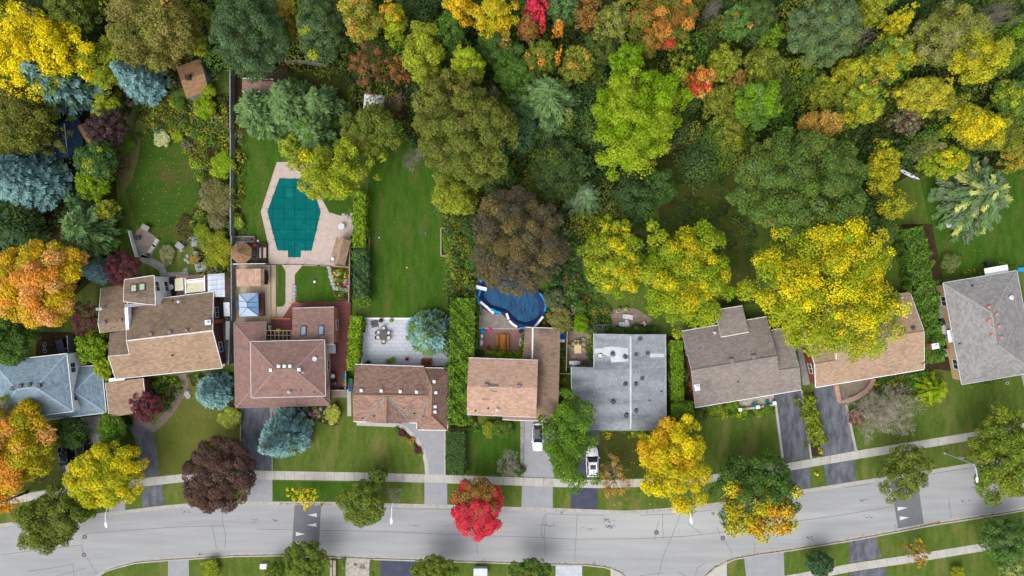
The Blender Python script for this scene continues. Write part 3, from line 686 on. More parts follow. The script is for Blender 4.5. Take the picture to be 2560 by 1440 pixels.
# -- blue roofed house
h1 = thing('house', 'two storey house with blue grey hip roof and white side wall', 'house', P(90, 970, 0))
lo = Roof([[(188, 918, 2.8), (252.8, 912.6, 2.8), (184.4, 979, 4.7)], [(252.8, 912.6, 2.8), (265, 1031.4, 2.8), (184.4, 979, 4.7)], [(265, 1031.4, 2.8), (112, 1050, 2.8), (118, 1010, 4.3), (184.4, 979, 4.7)], [(184.4, 979, 4.7), (118, 1010, 4.3), (118, 925, 2.8), (188, 918, 2.8)]])
lo.build(h1, s_blue, caps=s_bluecap, gutter=m_white); lo.walls(h1, m_whitewall)
TL, TR, BR, BL = (-18, 905, 5.5), (166.4, 884.5, 5.5), (182, 1028.3, 5.5), (-2, 1051, 5.5); RL, RR = (40.6, 972.8, 7.6), (89.8, 968, 7.6)
up = Roof([[TL, TR, RR, RL], [TR, BR, RR], [BR, BL, RL, RR], [BL, TL, RL]])
up.build(h1, s_blue, caps=s_bluecap, gutter=m_white); up.walls(h1, m_whitewall, inset=.06, storeys=2, skip=(1,))
for x, y in [(34, 971), (53, 964.5), (75, 961.5), (99, 963.5)]: rvent(up, x, y, h1, m_dgrey, .5)
lo.door(215, 1040, h1, 'garage_door', None, 2.6, 2.1)
# -- brown split level house
h2 = thing('house', 'long brown shingled split level house with rear skylight block', 'house', P(420, 840, 0))
FE = [P(289, 947.5, 2.9), P(556, 919.4, 2.9)]; RG = [P(316, 852, 5.6), P(531.3, 826.7, 5.6)]
pf = plane(FE[0], FE[1], RG[1]); w1, w2 = RP(270.2, 891.3, pf), RP(324, 887, pf)
w1.z = w2.z = (w1.z + w2.z) / 2
main = Roof([[FE[0], FE[1], RG[1], RG[0], w2, w1]])
# rear slope of the main part and of the lower wing
mr = Roof([[RG[0], RG[1], P(533.8, 729.5, 2.9), P(316, 757, 2.9)]]); wr = Roof([[w1, w2, P(316, 826, 3.1), P(273.3, 833, 3.1)]])
whole = Roof([main.faces[0], mr.faces[0], wr.faces[0]])
main.build(h2, s_brownl, gutter=m_white, rake=m_white); mr.build(h2, s_brown, gutter=m_white, rake=m_white); wr.build(h2, s_brown)  # rear slopes in a darker brown than the front
whole.walls(h2, m_brick_brown)
an = Roof([[(252.5, 719.4, 2.9), (316, 711, 2.9), (322, 801, 4.6), (245.2, 809, 4.6)], [(245.2, 809, 4.6), (322, 801, 4.6), (318, 826, 3.9), (250.4, 833, 3.9)]])
an.build(h2, s_brown, gutter=None, rake=m_white); an.walls(h2, m_brick_brown)
MB().box(P(321, 796, 4.45), (.5, 3.3, .9), .06).build('white_gable', m_white, h2)
bk = Roof([[(310.8, 699.6, 4.9), (385.2, 689, 4.9), (388, 741, 5.6), (309, 750, 5.6)], [(309, 750, 5.6), (388, 741, 5.6), (388.6, 763, 5.0), (309, 754, 5.3)]])
bk.build(h2, s_brown, gutter=m_white, rake=m_white); bk.walls(h2, m_whitewall, inset=.1, win=True, storeys=2)
MB().box(P(348, 761, 4.7), (4.2, .5, .3), .12).build('metal_flashing', m_grey, h2)
skylight(bk, 335, 721, h2, .85, 1.05, .1, m_glass_green); skylight(bk, 356, 718, h2, .85, 1.05, .1, m_glass_green)
wb = MB(); wb.box(P(396, 720, 1.7), (.9, 2.6, 2.8), .03); W_ = wb.build('window_bay', m_white, h2)
pb = MB(); pb.box(P(393, 705, 3.15), (.55, .35, .05), .05); pb.box(P(396, 726, 3.15), (.75, 1.0, .05), .05); pb.box(P(395.5, 717, 3.15), (.7, .35, .05), .05); pb.build('pane', m_glass, W_)
for x, y in [(378, 836), (425, 830), (467, 826)]: rvent(whole, x, y, h2, m_vent, .45, .25, .12)
for x, y in [(262, 806), (302, 801)]: rvent(an, x, y, h2, m_vent, .45, .25, .1)
cowl(whole, 452, 754, h2, .7); stack(whole, 432, 752, h2); stack(whole, 432, 888, h2); cowl(an, 259, 771, h2, .7); cowl(an, 249, 772, h2, .5)
chimney(559, 801.5, 0, 5.6, h2, .75, .6, m_brick, .1)
whole.door(470, 925, h2)
roof_patch(whole, [(425, 815), (438, 811), (438, 822), (426, 826)], s_brownl, h2)
ga = Roof([[(263.3, 956.4, 2.7), (357.5, 945.3, 2.7), (366, 1020, 3.0), (272, 1033, 3.0)], [(272, 1033, 3.0), (366, 1020, 3.0), (369, 1029, 2.6), (279, 1042.5, 2.6)]])
ga.build(h2, s_brownl, gutter=None, rake=m_white); ga.walls(h2, m_brick_brown, inset=.2, win=False); ga.door(322, 1045, h2, 'garage_door', None, 2.6, 2.1)
MB().box(P(292, 948, 2.75), (2.4, .5, .15), .12).build('eave_board', m_white, h2)
# -- red brown two storey house
h3 = thing('house', 'large red brown house, upper hip roof over a skirt roof', 'house', P(700, 900, 0))
NW, SW, SE = (634, 864, 4.5), (636, 968, 4.5), (785, 968, 4.5)
low = Roof([[(584.2, 807, 2.8), NW, SW, (588.8, 1019.2, 2.8)], [(588.8, 1019.2, 2.8), SW, SE, (823, 1013, 2.8)], [(823, 1013, 2.8), SE, (786, 960, 4.5), (823, 964, 2.8)], [(584.2, 807, 2.8), (665.8, 804.6, 2.8), (663, 864, 4.5), NW]])
low.build(h3, s_red, caps=s_redcap, gutter=m_vent); low.walls(h3, m_brick_brown, win=False); low.wallpts
UTL, UTR, UBR, UBL = (626.3, 854.6, 5.6), (811, 850, 5.6), (813.3, 990, 5.6), (628.3, 994.2, 5.6); U1, U2 = (688.8, 924.4, 7.5), (735.6, 923.3, 7.5)
upr = Roof([[UTL, UTR, U2, U1], [UTR, UBR, U2], [UBR, UBL, U1, U2], [UBL, UTL, U1]])
upr.build(h3, s_red, caps=s_redcap, gutter=m_steel, trim=m_vent); upr.walls(h3, m_stucco, inset=.5, storeys=2)
fam = Roof([[(731.5, 771, 3.2), (835, 768, 3.2), (834.6, 860, 4.3), (729.4, 858, 4.3)]])
fam.build(h3, s_red, gutter=m_steel, trim=m_vent); fam.walls(h3, M('peach_siding', (196, 140, 108), (184, 130, 100), fine=.05), inset=.08)
skylight(fam, 759, 827, h3, .75, 1.35); skylight(fam, 803, 826, h3, .75, 1.35)
for x, y in [(697.5, 915.5), (712, 915.5), (726, 915.5), (678, 925), (748, 923.5)]: rvent(upr, x, y, h3, m_vent_white, .42)
for x, y in [(752.5, 977), (785, 981.5)]: stack(upr, x, y, h3, m_vent)
stack(upr, 758, 931, h3, m_vent_white); cowl(upr, 725, 979, h3)
ds = MB(); q = upr.at(806, 893)
ds.lathe(q + Vector((-1.0, -.2, .55)), [(.02, -.04), (.22, .0), (.34, .1), (.3, .1), (.02, .02)], 14); ds.tube([q, q + Vector((-1.0, -.2, .5))], .04); ds.build('satellite_dish', m_steel, h3)
low.door(690, 1020, h3); low.door(637, 1020, h3, 'garage_door', None, 4.6, 2.1)
# -- rust roofed bungalow
h4 = thing('house', 'rust shingled bungalow with white vents and white gutters', 'house', P(1000, 990, 0))
A, B = P(888.3, 911.3, 3), P(1059.4, 916.7, 3); R1, R2 = P(881.5, 987, 5.3), P(1071.6, 989.2, 5.3); D, E = P(883, 1053.4, 3), P(1042.6, 1057.2, 3)
rt, rb = P(1080, 965.5, 5.5), P(1078.5, 1038.9, 5.5); C1, C2, C3, C4 = P(1060, 919.7, 3), P(1124.8, 921, 3), P(1118.2, 1075.5, 3), P(1042.3, 1074, 3)
V1 = P(1058.7, 943, 3.75)
R1.z = R2.z = 5.3; ap = P(967, 991.5, 5.3); gp = P(965.5, 1058.5, 5.0); va, vb = P(914.3, 1054, 3.0), P(1022.8, 1056.7, 3.0)
rf = Roof([[A, B, V1, R2, ap, R1], [R1, ap, va, D], [ap, gp, va], [ap, vb, gp], [ap, R2, E, vb], [B, C1, rt, R2, V1], [C1, C2, rt], [C2, C3, rb, rt], [C3, C4, rb], [C4, E, R2, rt, rb]])
rf.build(h4, s_rust, caps=None, gutter=m_white, thick=.18)
for a_, b_ in [((912, 1049), (965, 993)), ((1022, 1050), (970, 993))]:
    a3, b3 = rf.at(*a_), rf.at(*b_); mm = MB(); u = b3 - a3; mm.tube([a3 + Vector((0, 0, .0)), b3 + Vector((0, 0, .0))], .13, 4); mm.build('valley_flashing', m_grey, h4)
for a_, b_ in [((1059, 942), (1070, 986)), ((1048, 1050), (1070, 993))]:
    a3, b3 = rf.at(*a_), rf.at(*b_); mm = MB(); mm.tube([a3, b3], .1, 4); mm.build('valley_flashing', m_grey, h4)
cp = MB()
for a3, b3 in [(R1, R2), (rt, rb), (gp, ap), (C1, rt), (C2, rt), (C3, rb), (C4, rb)]: cp.tube([a3 + (b3 - a3) * .01, b3 - (b3 - a3) * .01], .11, 4)
cp.build('ridge_cap', s_rustcap, h4)
dn_ = Vector((0, 0, .1)); MB().add([va + Vector((0, -.1, -.1)), vb + Vector((0, -.1, -.1)), gp - dn_], [(0, 1, 2)]).build('gable_wall', m_stucco, h4)
hw = Roof([[A, B, C1, C2, C3, C4, E, D]]); hw.walls(h4, m_brick, inset=.45)
for x, y in [(904, 976), (953.5, 977), (1001, 978.5), (1042, 980), (1086, 954), (1089.5, 981), (1088, 1016), (1087.5, 1029)]: rvent(rf, x, y, h4, m_vent_white, .4)
for x, y in [(906.5, 1045), (936, 1040), (1036, 1034), (1059.5, 1041)]: stack(rf, x, y, h4, m_black)
hw.door(985, 1058, h4); hw.door(1080, 1078, h4, 'garage_door', None, 3.2, 2.1)
# -- tan two level house
h5 = thing('house', 'tan two storey house beside a lower stained tan wing', 'house', P(1260, 960, 0))
l5 = Roof([[(1312.7, 818.7, 2.7), (1400.8, 821.5, 2.7), (1397, 991, 4.4), (1300, 989, 4.4)], [(1397, 991, 4.4), (1394, 1053.5, 2.8), (1256, 1049, 2.8), (1257, 1020, 3.5), (1300, 1020, 3.6), (1300, 989, 4.4)]])
l5.build(h5, s_tanold, gutter=m_white); l5.walls(h5, m_brick_brown)
u5 = Roof([[(1172, 894.7, 5.5), (1345, 900.9, 5.5), (1343, 969.7, 7.0), (1167.8, 966, 7.0)], [(1167.8, 966, 7.0), (1343, 969.7, 7.0), (1340.3, 1042.8, 5.5), (1167.4, 1036.2, 5.5)]])
u5.build(h5, s_tan, gutter=m_steel, trim=m_steel); u5.walls(h5, m_brick_brown, storeys=2, inset=.4)
a5, b5 = l5.at(1332, 820), l5.at(1330.5, 897); mm = MB(); mm.box((a5 + b5) / 2 + Vector((0, 0, .06)), (.22, (b5 - a5).length, .1), -.02, 0, math.atan2(b5.z - a5.z, -(b5 - a5).length) * 0 + -math.asin((b5.z - a5.z) / (b5 - a5).length)); mm.build('roof_gutter', m_white, h5)
rvent(u5, 1216.5, 963, h5, m_vent, .5); rvent(u5, 1297.5, 965.5, h5, m_vent, .5); stack(u5, 1188.5, 1027, h5); stack(u5, 1220, 1021, h5); cowl(u5, 1243, 1023, h5, .35)
s_slate = shingle('grey_patch_shingle', (128, 120, 114), (118, 112, 108)); s_orange = shingle('orange_patch_shingle', (204, 160, 114), (190, 148, 108))
for pts_, mt in [([(1221, 958), (1247, 960), (1246, 967), (1222, 966)], s_slate), ([(1219, 973), (1242, 978), (1243, 981), (1230, 979)], s_slate), ([(1205, 980), (1222, 981), (1222, 987), (1204, 987)], s_orange), ([(1203, 996), (1220, 997), (1225, 999), (1206, 999)], s_slate), ([(1207, 1001), (1221, 1001), (1221, 1004), (1207, 1004)], s_orange)]:
    roof_patch(u5, pts_, mt, h5)
l5.door(1350, 1055, h5, 'garage_door', None, 2.6, 2.1); u5.door(1225, 1040, h5)
# -- silver roofed house
h6 = thing('house', 'low house with silvery streaked roof and tar ringed vents', 'house', P(1560, 950, 0))
r1, r2, r3 = P(1576.5, 835.8, 4.0), P(1576.8, 1077, 4.0), None
west = plane(r1, r2, P(1484.9, 833.8, 3.3)); a6 = P(1484.9, 833.8, 3.3); 
def wp(x, y): return RP(x, y, west)
W6 = [r1, wp(1484.9, 833.8), wp(1485.2, 918.5), wp(1428.6, 917), wp(1430, 1074.5), r2]
r6 = Roof([W6, [r1, r2, P(1665, 1076.5, 3.2), P(1663.6, 835.8, 3.2)]])
r6.build(h6, s_silver, caps=s_silverlight, gutter=m_steel, thick=.22); r6.walls(h6, m_brick_brown, inset=.4)
for pts_ in [[(1506, 869), (1530, 866), (1570, 871), (1570, 904), (1528, 906), (1526, 893), (1506, 884)], [(1486, 871), (1507, 871), (1507, 881), (1486, 884)], [(1626, 884), (1660, 884), (1660, 893), (1625, 893)]]: roof_patch(r6, pts_, s_silverlight, h6, 'roof_coating')
for x, y, w_ in [(1500, 889, 11), (1531, 884.5, 15), (1563, 892, 12), (1563.5, 960, 11), (1590, 959.5, 10), (1605, 946, 7), (1533, 1004.5, 11), (1566, 1037.5, 11), (1590, 1026.5, 10), (1600, 847, 8), (1590, 886, 6), (1619, 883.5, 6)]:
    r_ = random.Random(x); pts_ = [(x + math.cos(a) * w_ * .55 * r_.uniform(.85, 1.25), y + math.sin(a) * w_ * .55 * r_.uniform(.85, 1.25)) for a in [k * math.pi / 5 for k in range(10)]]
    roof_patch(r6, pts_, s_tar, h6, 'tar_patch'); rvent(r6, x, y, h6, m_dgrey if x != 1500 else m_vent_white, .42, .25)
stack(r6, 1653.5, 978, h6); rvent(r6, 1622, 1005, h6, m_grey, .35)
r6.door(1540, 1078, h6); r6.door(1465, 1078, h6, 'garage_door', None, 2.6, 2.1)
# -- taupe house with rear extension
h7 = thing('house', 'taupe shingled house with rear extension and lower side wing', 'house', P(1850, 900, 0))
FE = [P(1738, 1018.8, 2.9), P(2003.5, 974.4, 2.9)]; RG = [P(1728.3, 925.4, 5.4), P(1943, 889.6, 5.4)]
pf = plane(FE[0], FE[1], RG[1]); q1, q2 = RP(1946.7, 925.4, pf), RP(1999.4, 918, pf); q1.z = q2.z = (q1.z + q2.z) / 2
bl, br = P(1704, 828.5, 2.9), P(1916.5, 792, 2.9); pb_ = plane(RG[0], RG[1], br)
front = Roof([[FE[0], FE[1], q2, q1, RG[1], RG[0]], [RG[0], RG[1], br, bl], [q1, q2, P(1972, 818.5, 2.7), P(1927, 826.5, 2.7)]])
front.build(h7, s_taupe, caps=None, gutter=m_white, thick=.18); front.walls(h7, m_brick, inset=.5)
d1, d2 = RP(1801.9, 842, pb_), RP(1871.7, 829.6, pb_)
ext = Roof([[P(1789, 775.4, 3.3), P(1856, 765, 3.3), d2 + Vector((0, 0, .15)), d1 + Vector((0, 0, .15))]])
ext.build(h7, s_taupe, gutter=m_white); ext.walls(h7, m_stucco, inset=.25)
cp = MB(); cp.tube([RG[0], RG[1]], .12, 4); cp.tube([q1, q2], .1, 4); cp.build('ridge_cap', s_taupecap, h7)
rvent(front, 1828, 901.5, h7, m_vent, .6, .35, .17); rvent(front, 1883, 892.5, h7, m_vent, .6, .35, .17); stack(front, 1844, 954, h7, m_dgrey); cowl(front, 1785, 831, h7, .4)
chimney(1724, 957, 0, 4.3, h7, .7, 1.1, m_brick, .2)
front.door(1900, 1000, h7); front.door(1968, 985, h7, 'garage_door', None, 3.2, 2.1)
# -- sandy roofed house
h8 = thing('house', 'sandy shingled brick house half under the yellow tree', 'house', P(2170, 850, 0))
FE = [P(2039.3, 968, 2.9), P(2311, 922.3, 2.9)]; RG = [P(2090, 864, 5.5), P(2310, 827, 5.5)]
pf = plane(FE[0], FE[1], RG[1]); q1, q2 = RP(2036.4, 909.6, pf), RP(2090.5, 900, pf); q1.z = q2.z = (q1.z + q2.z) / 2
s8 = Roof([[FE[0], FE[1], RG[1], RG[0], q2, q1], [RG[0], RG[1], P(2274.6, 729.3, 2.9), P(2062, 765, 2.9)], [q1, q2, P(2066, 795, 2.9), P(2003, 806, 2.9)]])
s8.build(h8, s_sand, gutter=None, rake=m_white); s8.walls(h8, m_brick, inset=.35)
MB().box((FE[0] + FE[1]) / 2 + Vector((0, -.08, -.1)), ((FE[1] - FE[0]).length, .1, .1), math.atan2(FE[1].y - FE[0].y, FE[1].x - FE[0].x)).build('gutter', m_white, h8)
cp = MB(); cp.tube([RG[0], RG[1]], .12, 4); cp.tube([q1, q2], .1, 4); cp.build('ridge_cap', s_tan, h8)
for x, y in [(2259, 824.5), (2282.5, 820.5), (2223, 830)]: rvent(s8, x, y, h8, m_dgrey, .45, .25, .17)
chimney(2286, 858, 0, 5.4, h8, .9, .7, m_brick, .17)
s_shadow = shingle('painted_shadow_shingle', (132, 116, 100), (124, 108, 94)); roof_patch(s8, [(2281, 864), (2308, 860), (2308, 867), (2280, 872)], s_shadow, h8, 'painted_chimney_shadow')  # chimney's cast shadow painted on the slope as darker shingle
s8.door(2130, 955, h8); s8.door(2058, 965, h8, 'garage_door', None, 2.6, 2.1)
# -- grey hip roofed house
h9 = thing('house', 'grey hip roofed house with pink roof vents and cream walls', 'house', P(2440, 820, 0))
TL, TR, BR, BL = (2358, 707.5, 3.0), (2542, 676.8, 3.0), (2589, 930, 3.0), (2405, 961.3, 3.0); R1_, R2_ = (2480, 781, 5.4), (2492.5, 860, 5.4)
r9 = Roof([[TL, TR, R1_], [TR, BR, R2_, R1_], [BR, BL, R2_], [BL, TL, R1_, R2_]])
r9.build(h9, s_grey, caps=s_greycap, gutter=m_steel, trim=m_steel); r9.walls(h9, m_tanwall, inset=.45)
for x, y in [(2471, 768), (2489.5, 785.5), (2471, 801.5), (2495, 816), (2477.5, 838.5), (2501, 844.5)]: rvent(r9, x, y, h9, m_vent_pink, .42, .25, -.17)
stack(r9, 2430, 714, h9); stack(r9, 2398.5, 859.5, h9); cowl(r9, 2524, 743.5, h9, .35, .22)
aw = MB(); aw.box(P(2491, 677, 2.4), (3.6, 1.3, .1), .17); aw.build('awning', m_white, h9); aw = MB(); aw.box(P(2376.5, 840, 2.2), (.9, 1.9, .1), .17); aw.build('awning', m_white, h9)
r9.door(2500, 950, h9)
# ---------------------------------------------------------------- trees and plants
C_ = dict(yel=(230, 196, 26), dyel=(184, 170, 30), ygr=(142, 152, 38), lime=(108, 142, 20), blime=(138, 156, 38), olive=(114, 120, 46), dol=(86, 98, 42), tan=(132, 122, 68), brn=(108, 94, 54), bee=(86, 80, 62), sage=(104, 124, 92), grn=(78, 110, 38), dgrn=(66, 90, 48), vdg=(52, 72, 40), bgrn=(86, 108, 76), spr=(116, 152, 150), spr2=(120, 148, 120), spr3=(84, 114, 88), ora=(222, 132, 58), salm=(232, 154, 98), gold=(212, 158, 36), red=(206, 66, 58), crim=(214, 54, 74), rust=(156, 90, 50), bur=(96, 50, 60), bur2=(78, 42, 52), pur=(66, 52, 56), pbr=(92, 70, 60), gry=(130, 124, 102), och=(170, 136, 58), pine=(98, 126, 76), pine2=(74, 102, 60), white=(232, 232, 216), pale=(178, 184, 104), teal=(62, 94, 72), mag=(210, 70, 150))
LINC = {k: np.array(lin(v)) for k, v in C_.items()}
def pal(s):
    n, w = [], []
    for t in s.split():
        k = t.rstrip('0123456789'); n.append(LINC[k]); w.append(float(t[len(k):] or 1))
    return np.array(n), np.array(w) / sum(w)
def unit(a): return a / np.maximum(1e-6, np.linalg.norm(a, axis=-1, keepdims=True))
BOOK = {}
class Leaves:
    """a heap of small leaf-sized faces, each with its own leaf colour"""
    def __init__(s): s.c = []; s.n = []; s.l = []; s.w = []; s.k = []; s.t = []
    def add(s, c, n, size, asp, colr, tang=None, rng=None):
        N = len(c); s.c.append(c); s.n.append(unit(n)); s.l.append(np.broadcast_to(size, (N,)).copy()); s.w.append(np.broadcast_to(np.asarray(size) * asp, (N,)).copy()); s.k.append(colr)
        s.t.append(tang if tang is not None else rng.normal(size=(N, 3)))
    def mesh(s, name, parent, off=(0, 0, 0), gain=None):
        c = np.concatenate(s.c); n = np.concatenate(s.n); L = np.concatenate(s.l)[:, None]; W = np.concatenate(s.w)[:, None]; k = np.concatenate(s.k); t = np.concatenate(s.t)
        t = unit(t - n * (t * n).sum(1, keepdims=True)); b = np.cross(n, t); N = len(c)
        v = np.empty((N, 4, 3), np.float32); v[:, 0] = c - t * L; v[:, 1] = c + b * W - n * W * .25; v[:, 2] = c + t * L; v[:, 3] = c - b * W - n * W * .25
        v -= np.array(off, np.float32)
        me = bpy.data.meshes.new(name); me.vertices.add(4 * N); me.vertices.foreach_set('co', v.reshape(-1))
        me.loops.add(4 * N); me.loops.foreach_set('vertex_index', np.arange(4 * N, dtype=np.int32))
        me.polygons.add(N); me.polygons.foreach_set('loop_start', np.arange(0, 4 * N, 4, dtype=np.int32)); me.polygons.foreach_set('loop_total', np.full(N, 4, np.int32))
        a = me.attributes.new('leaf', 'FLOAT_COLOR', 'FACE'); kk = np.ones((N, 4), np.float32); kk[:, :3] = np.clip(k * (gain or LEAF_GAIN), .004, .82); a.data.foreach_set('color', kk.reshape(-1))
        me.materials.append(LEAF); me.update(calc_edges=True)
        o = bpy.data.objects.new(name, me); col.objects.link(o)
        if parent is not None: setparent(o, parent)
        return o
def jit(rng, k, a=.2, hue=.09):
    N = len(k); return k * (1 + rng.normal(0, a, (N, 1))).clip(.5, 1.6) * (1 + rng.normal(0, hue, (N, 3)))
def fib(n, lo):
    i = np.arange(n) + .5; z = 1 - (1 - lo) * i / n; a = i * 2.399963; r = np.sqrt(np.maximum(0, 1 - z * z)); return np.stack([r * np.cos(a), r * np.sin(a), z], 1)
def broad(rng, c, rx, ry, rz, palette, tip=None, K=40, lump=.3, leaf=.2, dens=1.0, loose=.2, rough=.22, low=-.35, ang=0.0, tipdir=None, tipw=.35, flat=0.0, tipn=.35):
    """crown of clumps: clump centres over an uneven dome, leaves over each clump"""
    Lv = Leaves(); c = np.array(c); pc_, pw = pal(palette); tc = pal(tip) if tip else None
    d = fib(K, low) + rng.normal(0, .14, (K, 3)); d = unit(d)
    ph = rng.uniform(0, 6.28, 3); az = np.arctan2(d[:, 1], d[:, 0])
    out = 1 + rough * (.5 * np.sin(2 * az + ph[0]) + .4 * np.sin(3 * az + ph[1]) + .35 * np.sin(5 * az + ph[2])) + rng.normal(0, rough * .45, K)
    rad = out * rng.choice([1, 1, 1, .8, .62], K)
    lr = lump * (rx + ry) / 2 * rng.uniform(.65, 1.3, K)
    R = np.array([rx, ry, rz]); ctr = d * rad[:, None] * (R - lr[:, None] * .75)
    if flat: ctr[:, 2] = np.where(ctr[:, 2] > 0, ctr[:, 2] * (1 - flat), ctr[:, 2])
    ca, sa = math.cos(ang), math.sin(ang); Rm = np.array([[ca, -sa, 0], [sa, ca, 0], [0, 0, 1]])
    ctr = ctr @ Rm.T
    ci = rng.choice(len(pc_), K, p=pw); base = (.45 * pc_[ci] + .55 * (pw[:, None] * pc_).sum(0)) * (1 + rng.normal(0, .07, (K, 1)))
    if tip is not None:
        score = ctr[:, 2] / rz * .7 + rng.normal(0, tipn, K)
        if tipdir is not None: score += (ctr[:, 0] / rx * tipdir[0] + ctr[:, 1] / ry * tipdir[1])
        th = np.quantile(score, 1 - tipw); sel = score > th
        base[sel] = tc[0][rng.choice(len(tc[0]), sel.sum(), p=tc[1])] * (1 + rng.normal(0, .08, (sel.sum(), 1)))
    area = (lr ** 2); tot = int(dens * 1.05 * 2 * math.pi * area.sum() / (leaf * leaf * .62 * 2) * .95)
    tot = min(tot, 60000); li = rng.choice(K, tot, p=area / area.sum())
    v = unit(rng.normal(size=(tot, 3))); ol = unit(ctr[li] / R); v = unit(v + .45 * ol + np.array([0, 0, .3]))
    rr_ = 1 - loose * rng.random(tot) ** 1.5; rr_ *= 1 + .18 * np.sin(v[:, 0] * 7 + li) * np.sin(v[:, 1] * 7 + li * 2)
    p = ctr[li] + v * (lr[li] * rr_)[:, None] * np.array([1, 1, .85])
    ic = rng.random(tot) < .16; q_ = unit(rng.normal(size=(ic.sum(), 3))); q_[:, 2] = np.abs(q_[:, 2]) * .8 - .15; p[ic] = (q_ * R * rng.uniform(.45, .82, (ic.sum(), 1))) @ Rm.T   # leaves inside the crown
    n = unit(v * .8 + np.array([0, 0, .45]) + rng.normal(0, .45, (tot, 3)))
    kc = base[li]
    mixm = rng.random(tot) < .28; kc[mixm] = pc_[rng.choice(len(pc_), mixm.sum(), p=pw)]
    Lv.add(c + p, n, leaf * rng.uniform(.7, 1.3, tot), .62, jit(rng, kc), rng=rng)
    return Lv, c + ctr
def conifer(rng, base, r, h, palette, z0=.08, whorl=.5, nb=11, tuft=.3, droop=.2, power=.85, dens=1.0, asp=.3, brush=.22, tip=None, lv=.12):
    """cone of whorled branches, each branch a brush of needle sprays"""
    Lv = Leaves(); base = np.array(base); pc_, pw = pal(palette); P_, N_, T_, K_ = [], [], [], []
    nz = max(6, int(h * (1 - z0) / whorl))
    for i in range(nz):
        f = (i + .5) / nz; z = h * (z0 + (1 - z0) * f); R = r * (1 - f) ** power + .12
        m = max(4, int(nb * (R / r) ** .6 + 2)); a0 = rng.uniform(0, 6.28)
        for j in range(m):
            a = a0 + 6.283 * j / m + rng.normal(0, .12); L = R * rng.uniform(1 - 1.8 * lv, 1 + lv); nt_ = max(3, int(L / tuft * 1.7 * dens))
            t = np.sqrt(rng.uniform(.03, 1, nt_ * 3)); dirv = np.array([math.cos(a), math.sin(a), 0.0]); side = np.array([-dirv[1], dirv[0], 0])
            zz_ = -droop * L * t ** 1.5 + .1 * L * t
            sp = rng.normal(0, 1, len(t)) * brush * (.35 + L * .16) * (1 - .55 * t)
            p = dirv * (L * t)[:, None] + side * sp[:, None]; p[:, 2] += z + zz_ + rng.normal(0, .06, len(t))
            tg = dirv + side * np.sign(sp)[:, None] * rng.uniform(.1, .9, (len(t), 1)) + np.array([0, 0, -.1])
            nn = np.array([0, 0, 1.0]) + rng.normal(0, .4, (len(t), 3)) + dirv * .25
            kk = pc_[rng.choice(len(pc_), p=pw)] * (1 + rng.normal(0, .08))
            P_.append(p); T_.append(tg); N_.append(nn); K_.append(np.broadcast_to(kk, (len(t), 3)))
    p = np.concatenate(P_); N = len(p)
    Lv.add(base + p, np.concatenate(N_), tuft * rng.uniform(.7, 1.25, N), asp, jit(rng, np.concatenate(K_), .13, .04), tang=np.concatenate(T_))
    return Lv
def limbs(rng, base, top, tips, r0, mat, root, name='trunk', n=7):
    """tapered trunk with limbs that reach into the crown"""
    m = MB(); base = Vector(base); top = Vector(top); hgt = (top - base).length
    mid = base.lerp(top, .5) + Vector((rng.normal(0, .15), rng.normal(0, .15), 0))
    m.tube([base, base.lerp(mid, .15), mid, top], [r0 * 1.5, r0, r0 * .75, r0 * .3], 8)
    for q in tips:
        q = Vector(q); s = base.lerp(top, rng.uniform(.4, .85)); e = s.lerp(q, 1.08); k = s.lerp(e, .55) + Vector((0, 0, .12 * hgt * rng.uniform(-.2, .5)))
        m.tube([s, k, e], [r0 * .4, r0 * .25, r0 * .08], 5)
    return m.build(name, mat, root, smooth=True)
def bare(rng, base, h, r, mat, root, depth=5, r0=.14, spread=.75, name='branches', start=3):
    m = MB()
    def grow(p, d, L, rad, k):
        n = 2 if L > .5 else 1; pts = [p]; q = p; dd = d
        for i in range(n): dd = (dd + Vector(rng.normal(0, .13, 3))).normalized(); q = q + dd * L / n; pts.append(q)
        m.tube(pts, [rad * (1 - .4 * i / n) for i in range(n + 1)], 4 if rad > .04 else 3)
        if k == 0: return
        for i in range(3 if k > 1 else 3):
            nd = (dd + Vector((rng.normal(0, spread), rng.normal(0, spread), rng.normal(.1, .3)))).normalized()
            grow(pts[-1] if i else pts[-1].lerp(pts[0], .3), nd, L * rng.uniform(.62, .85), max(.014, rad * .6), k - 1)
    b = Vector(base); L0 = h * .27
    for i in range(start):
        a = 6.283 * i / start + rng.uniform(-.4, .4); grow(b, Vector((math.cos(a) * r / h * 1.1, math.sin(a) * r / h * 1.1, 1)).normalized(), L0, r0, depth)
    return m.build(name, mat, root)
TN = [0]
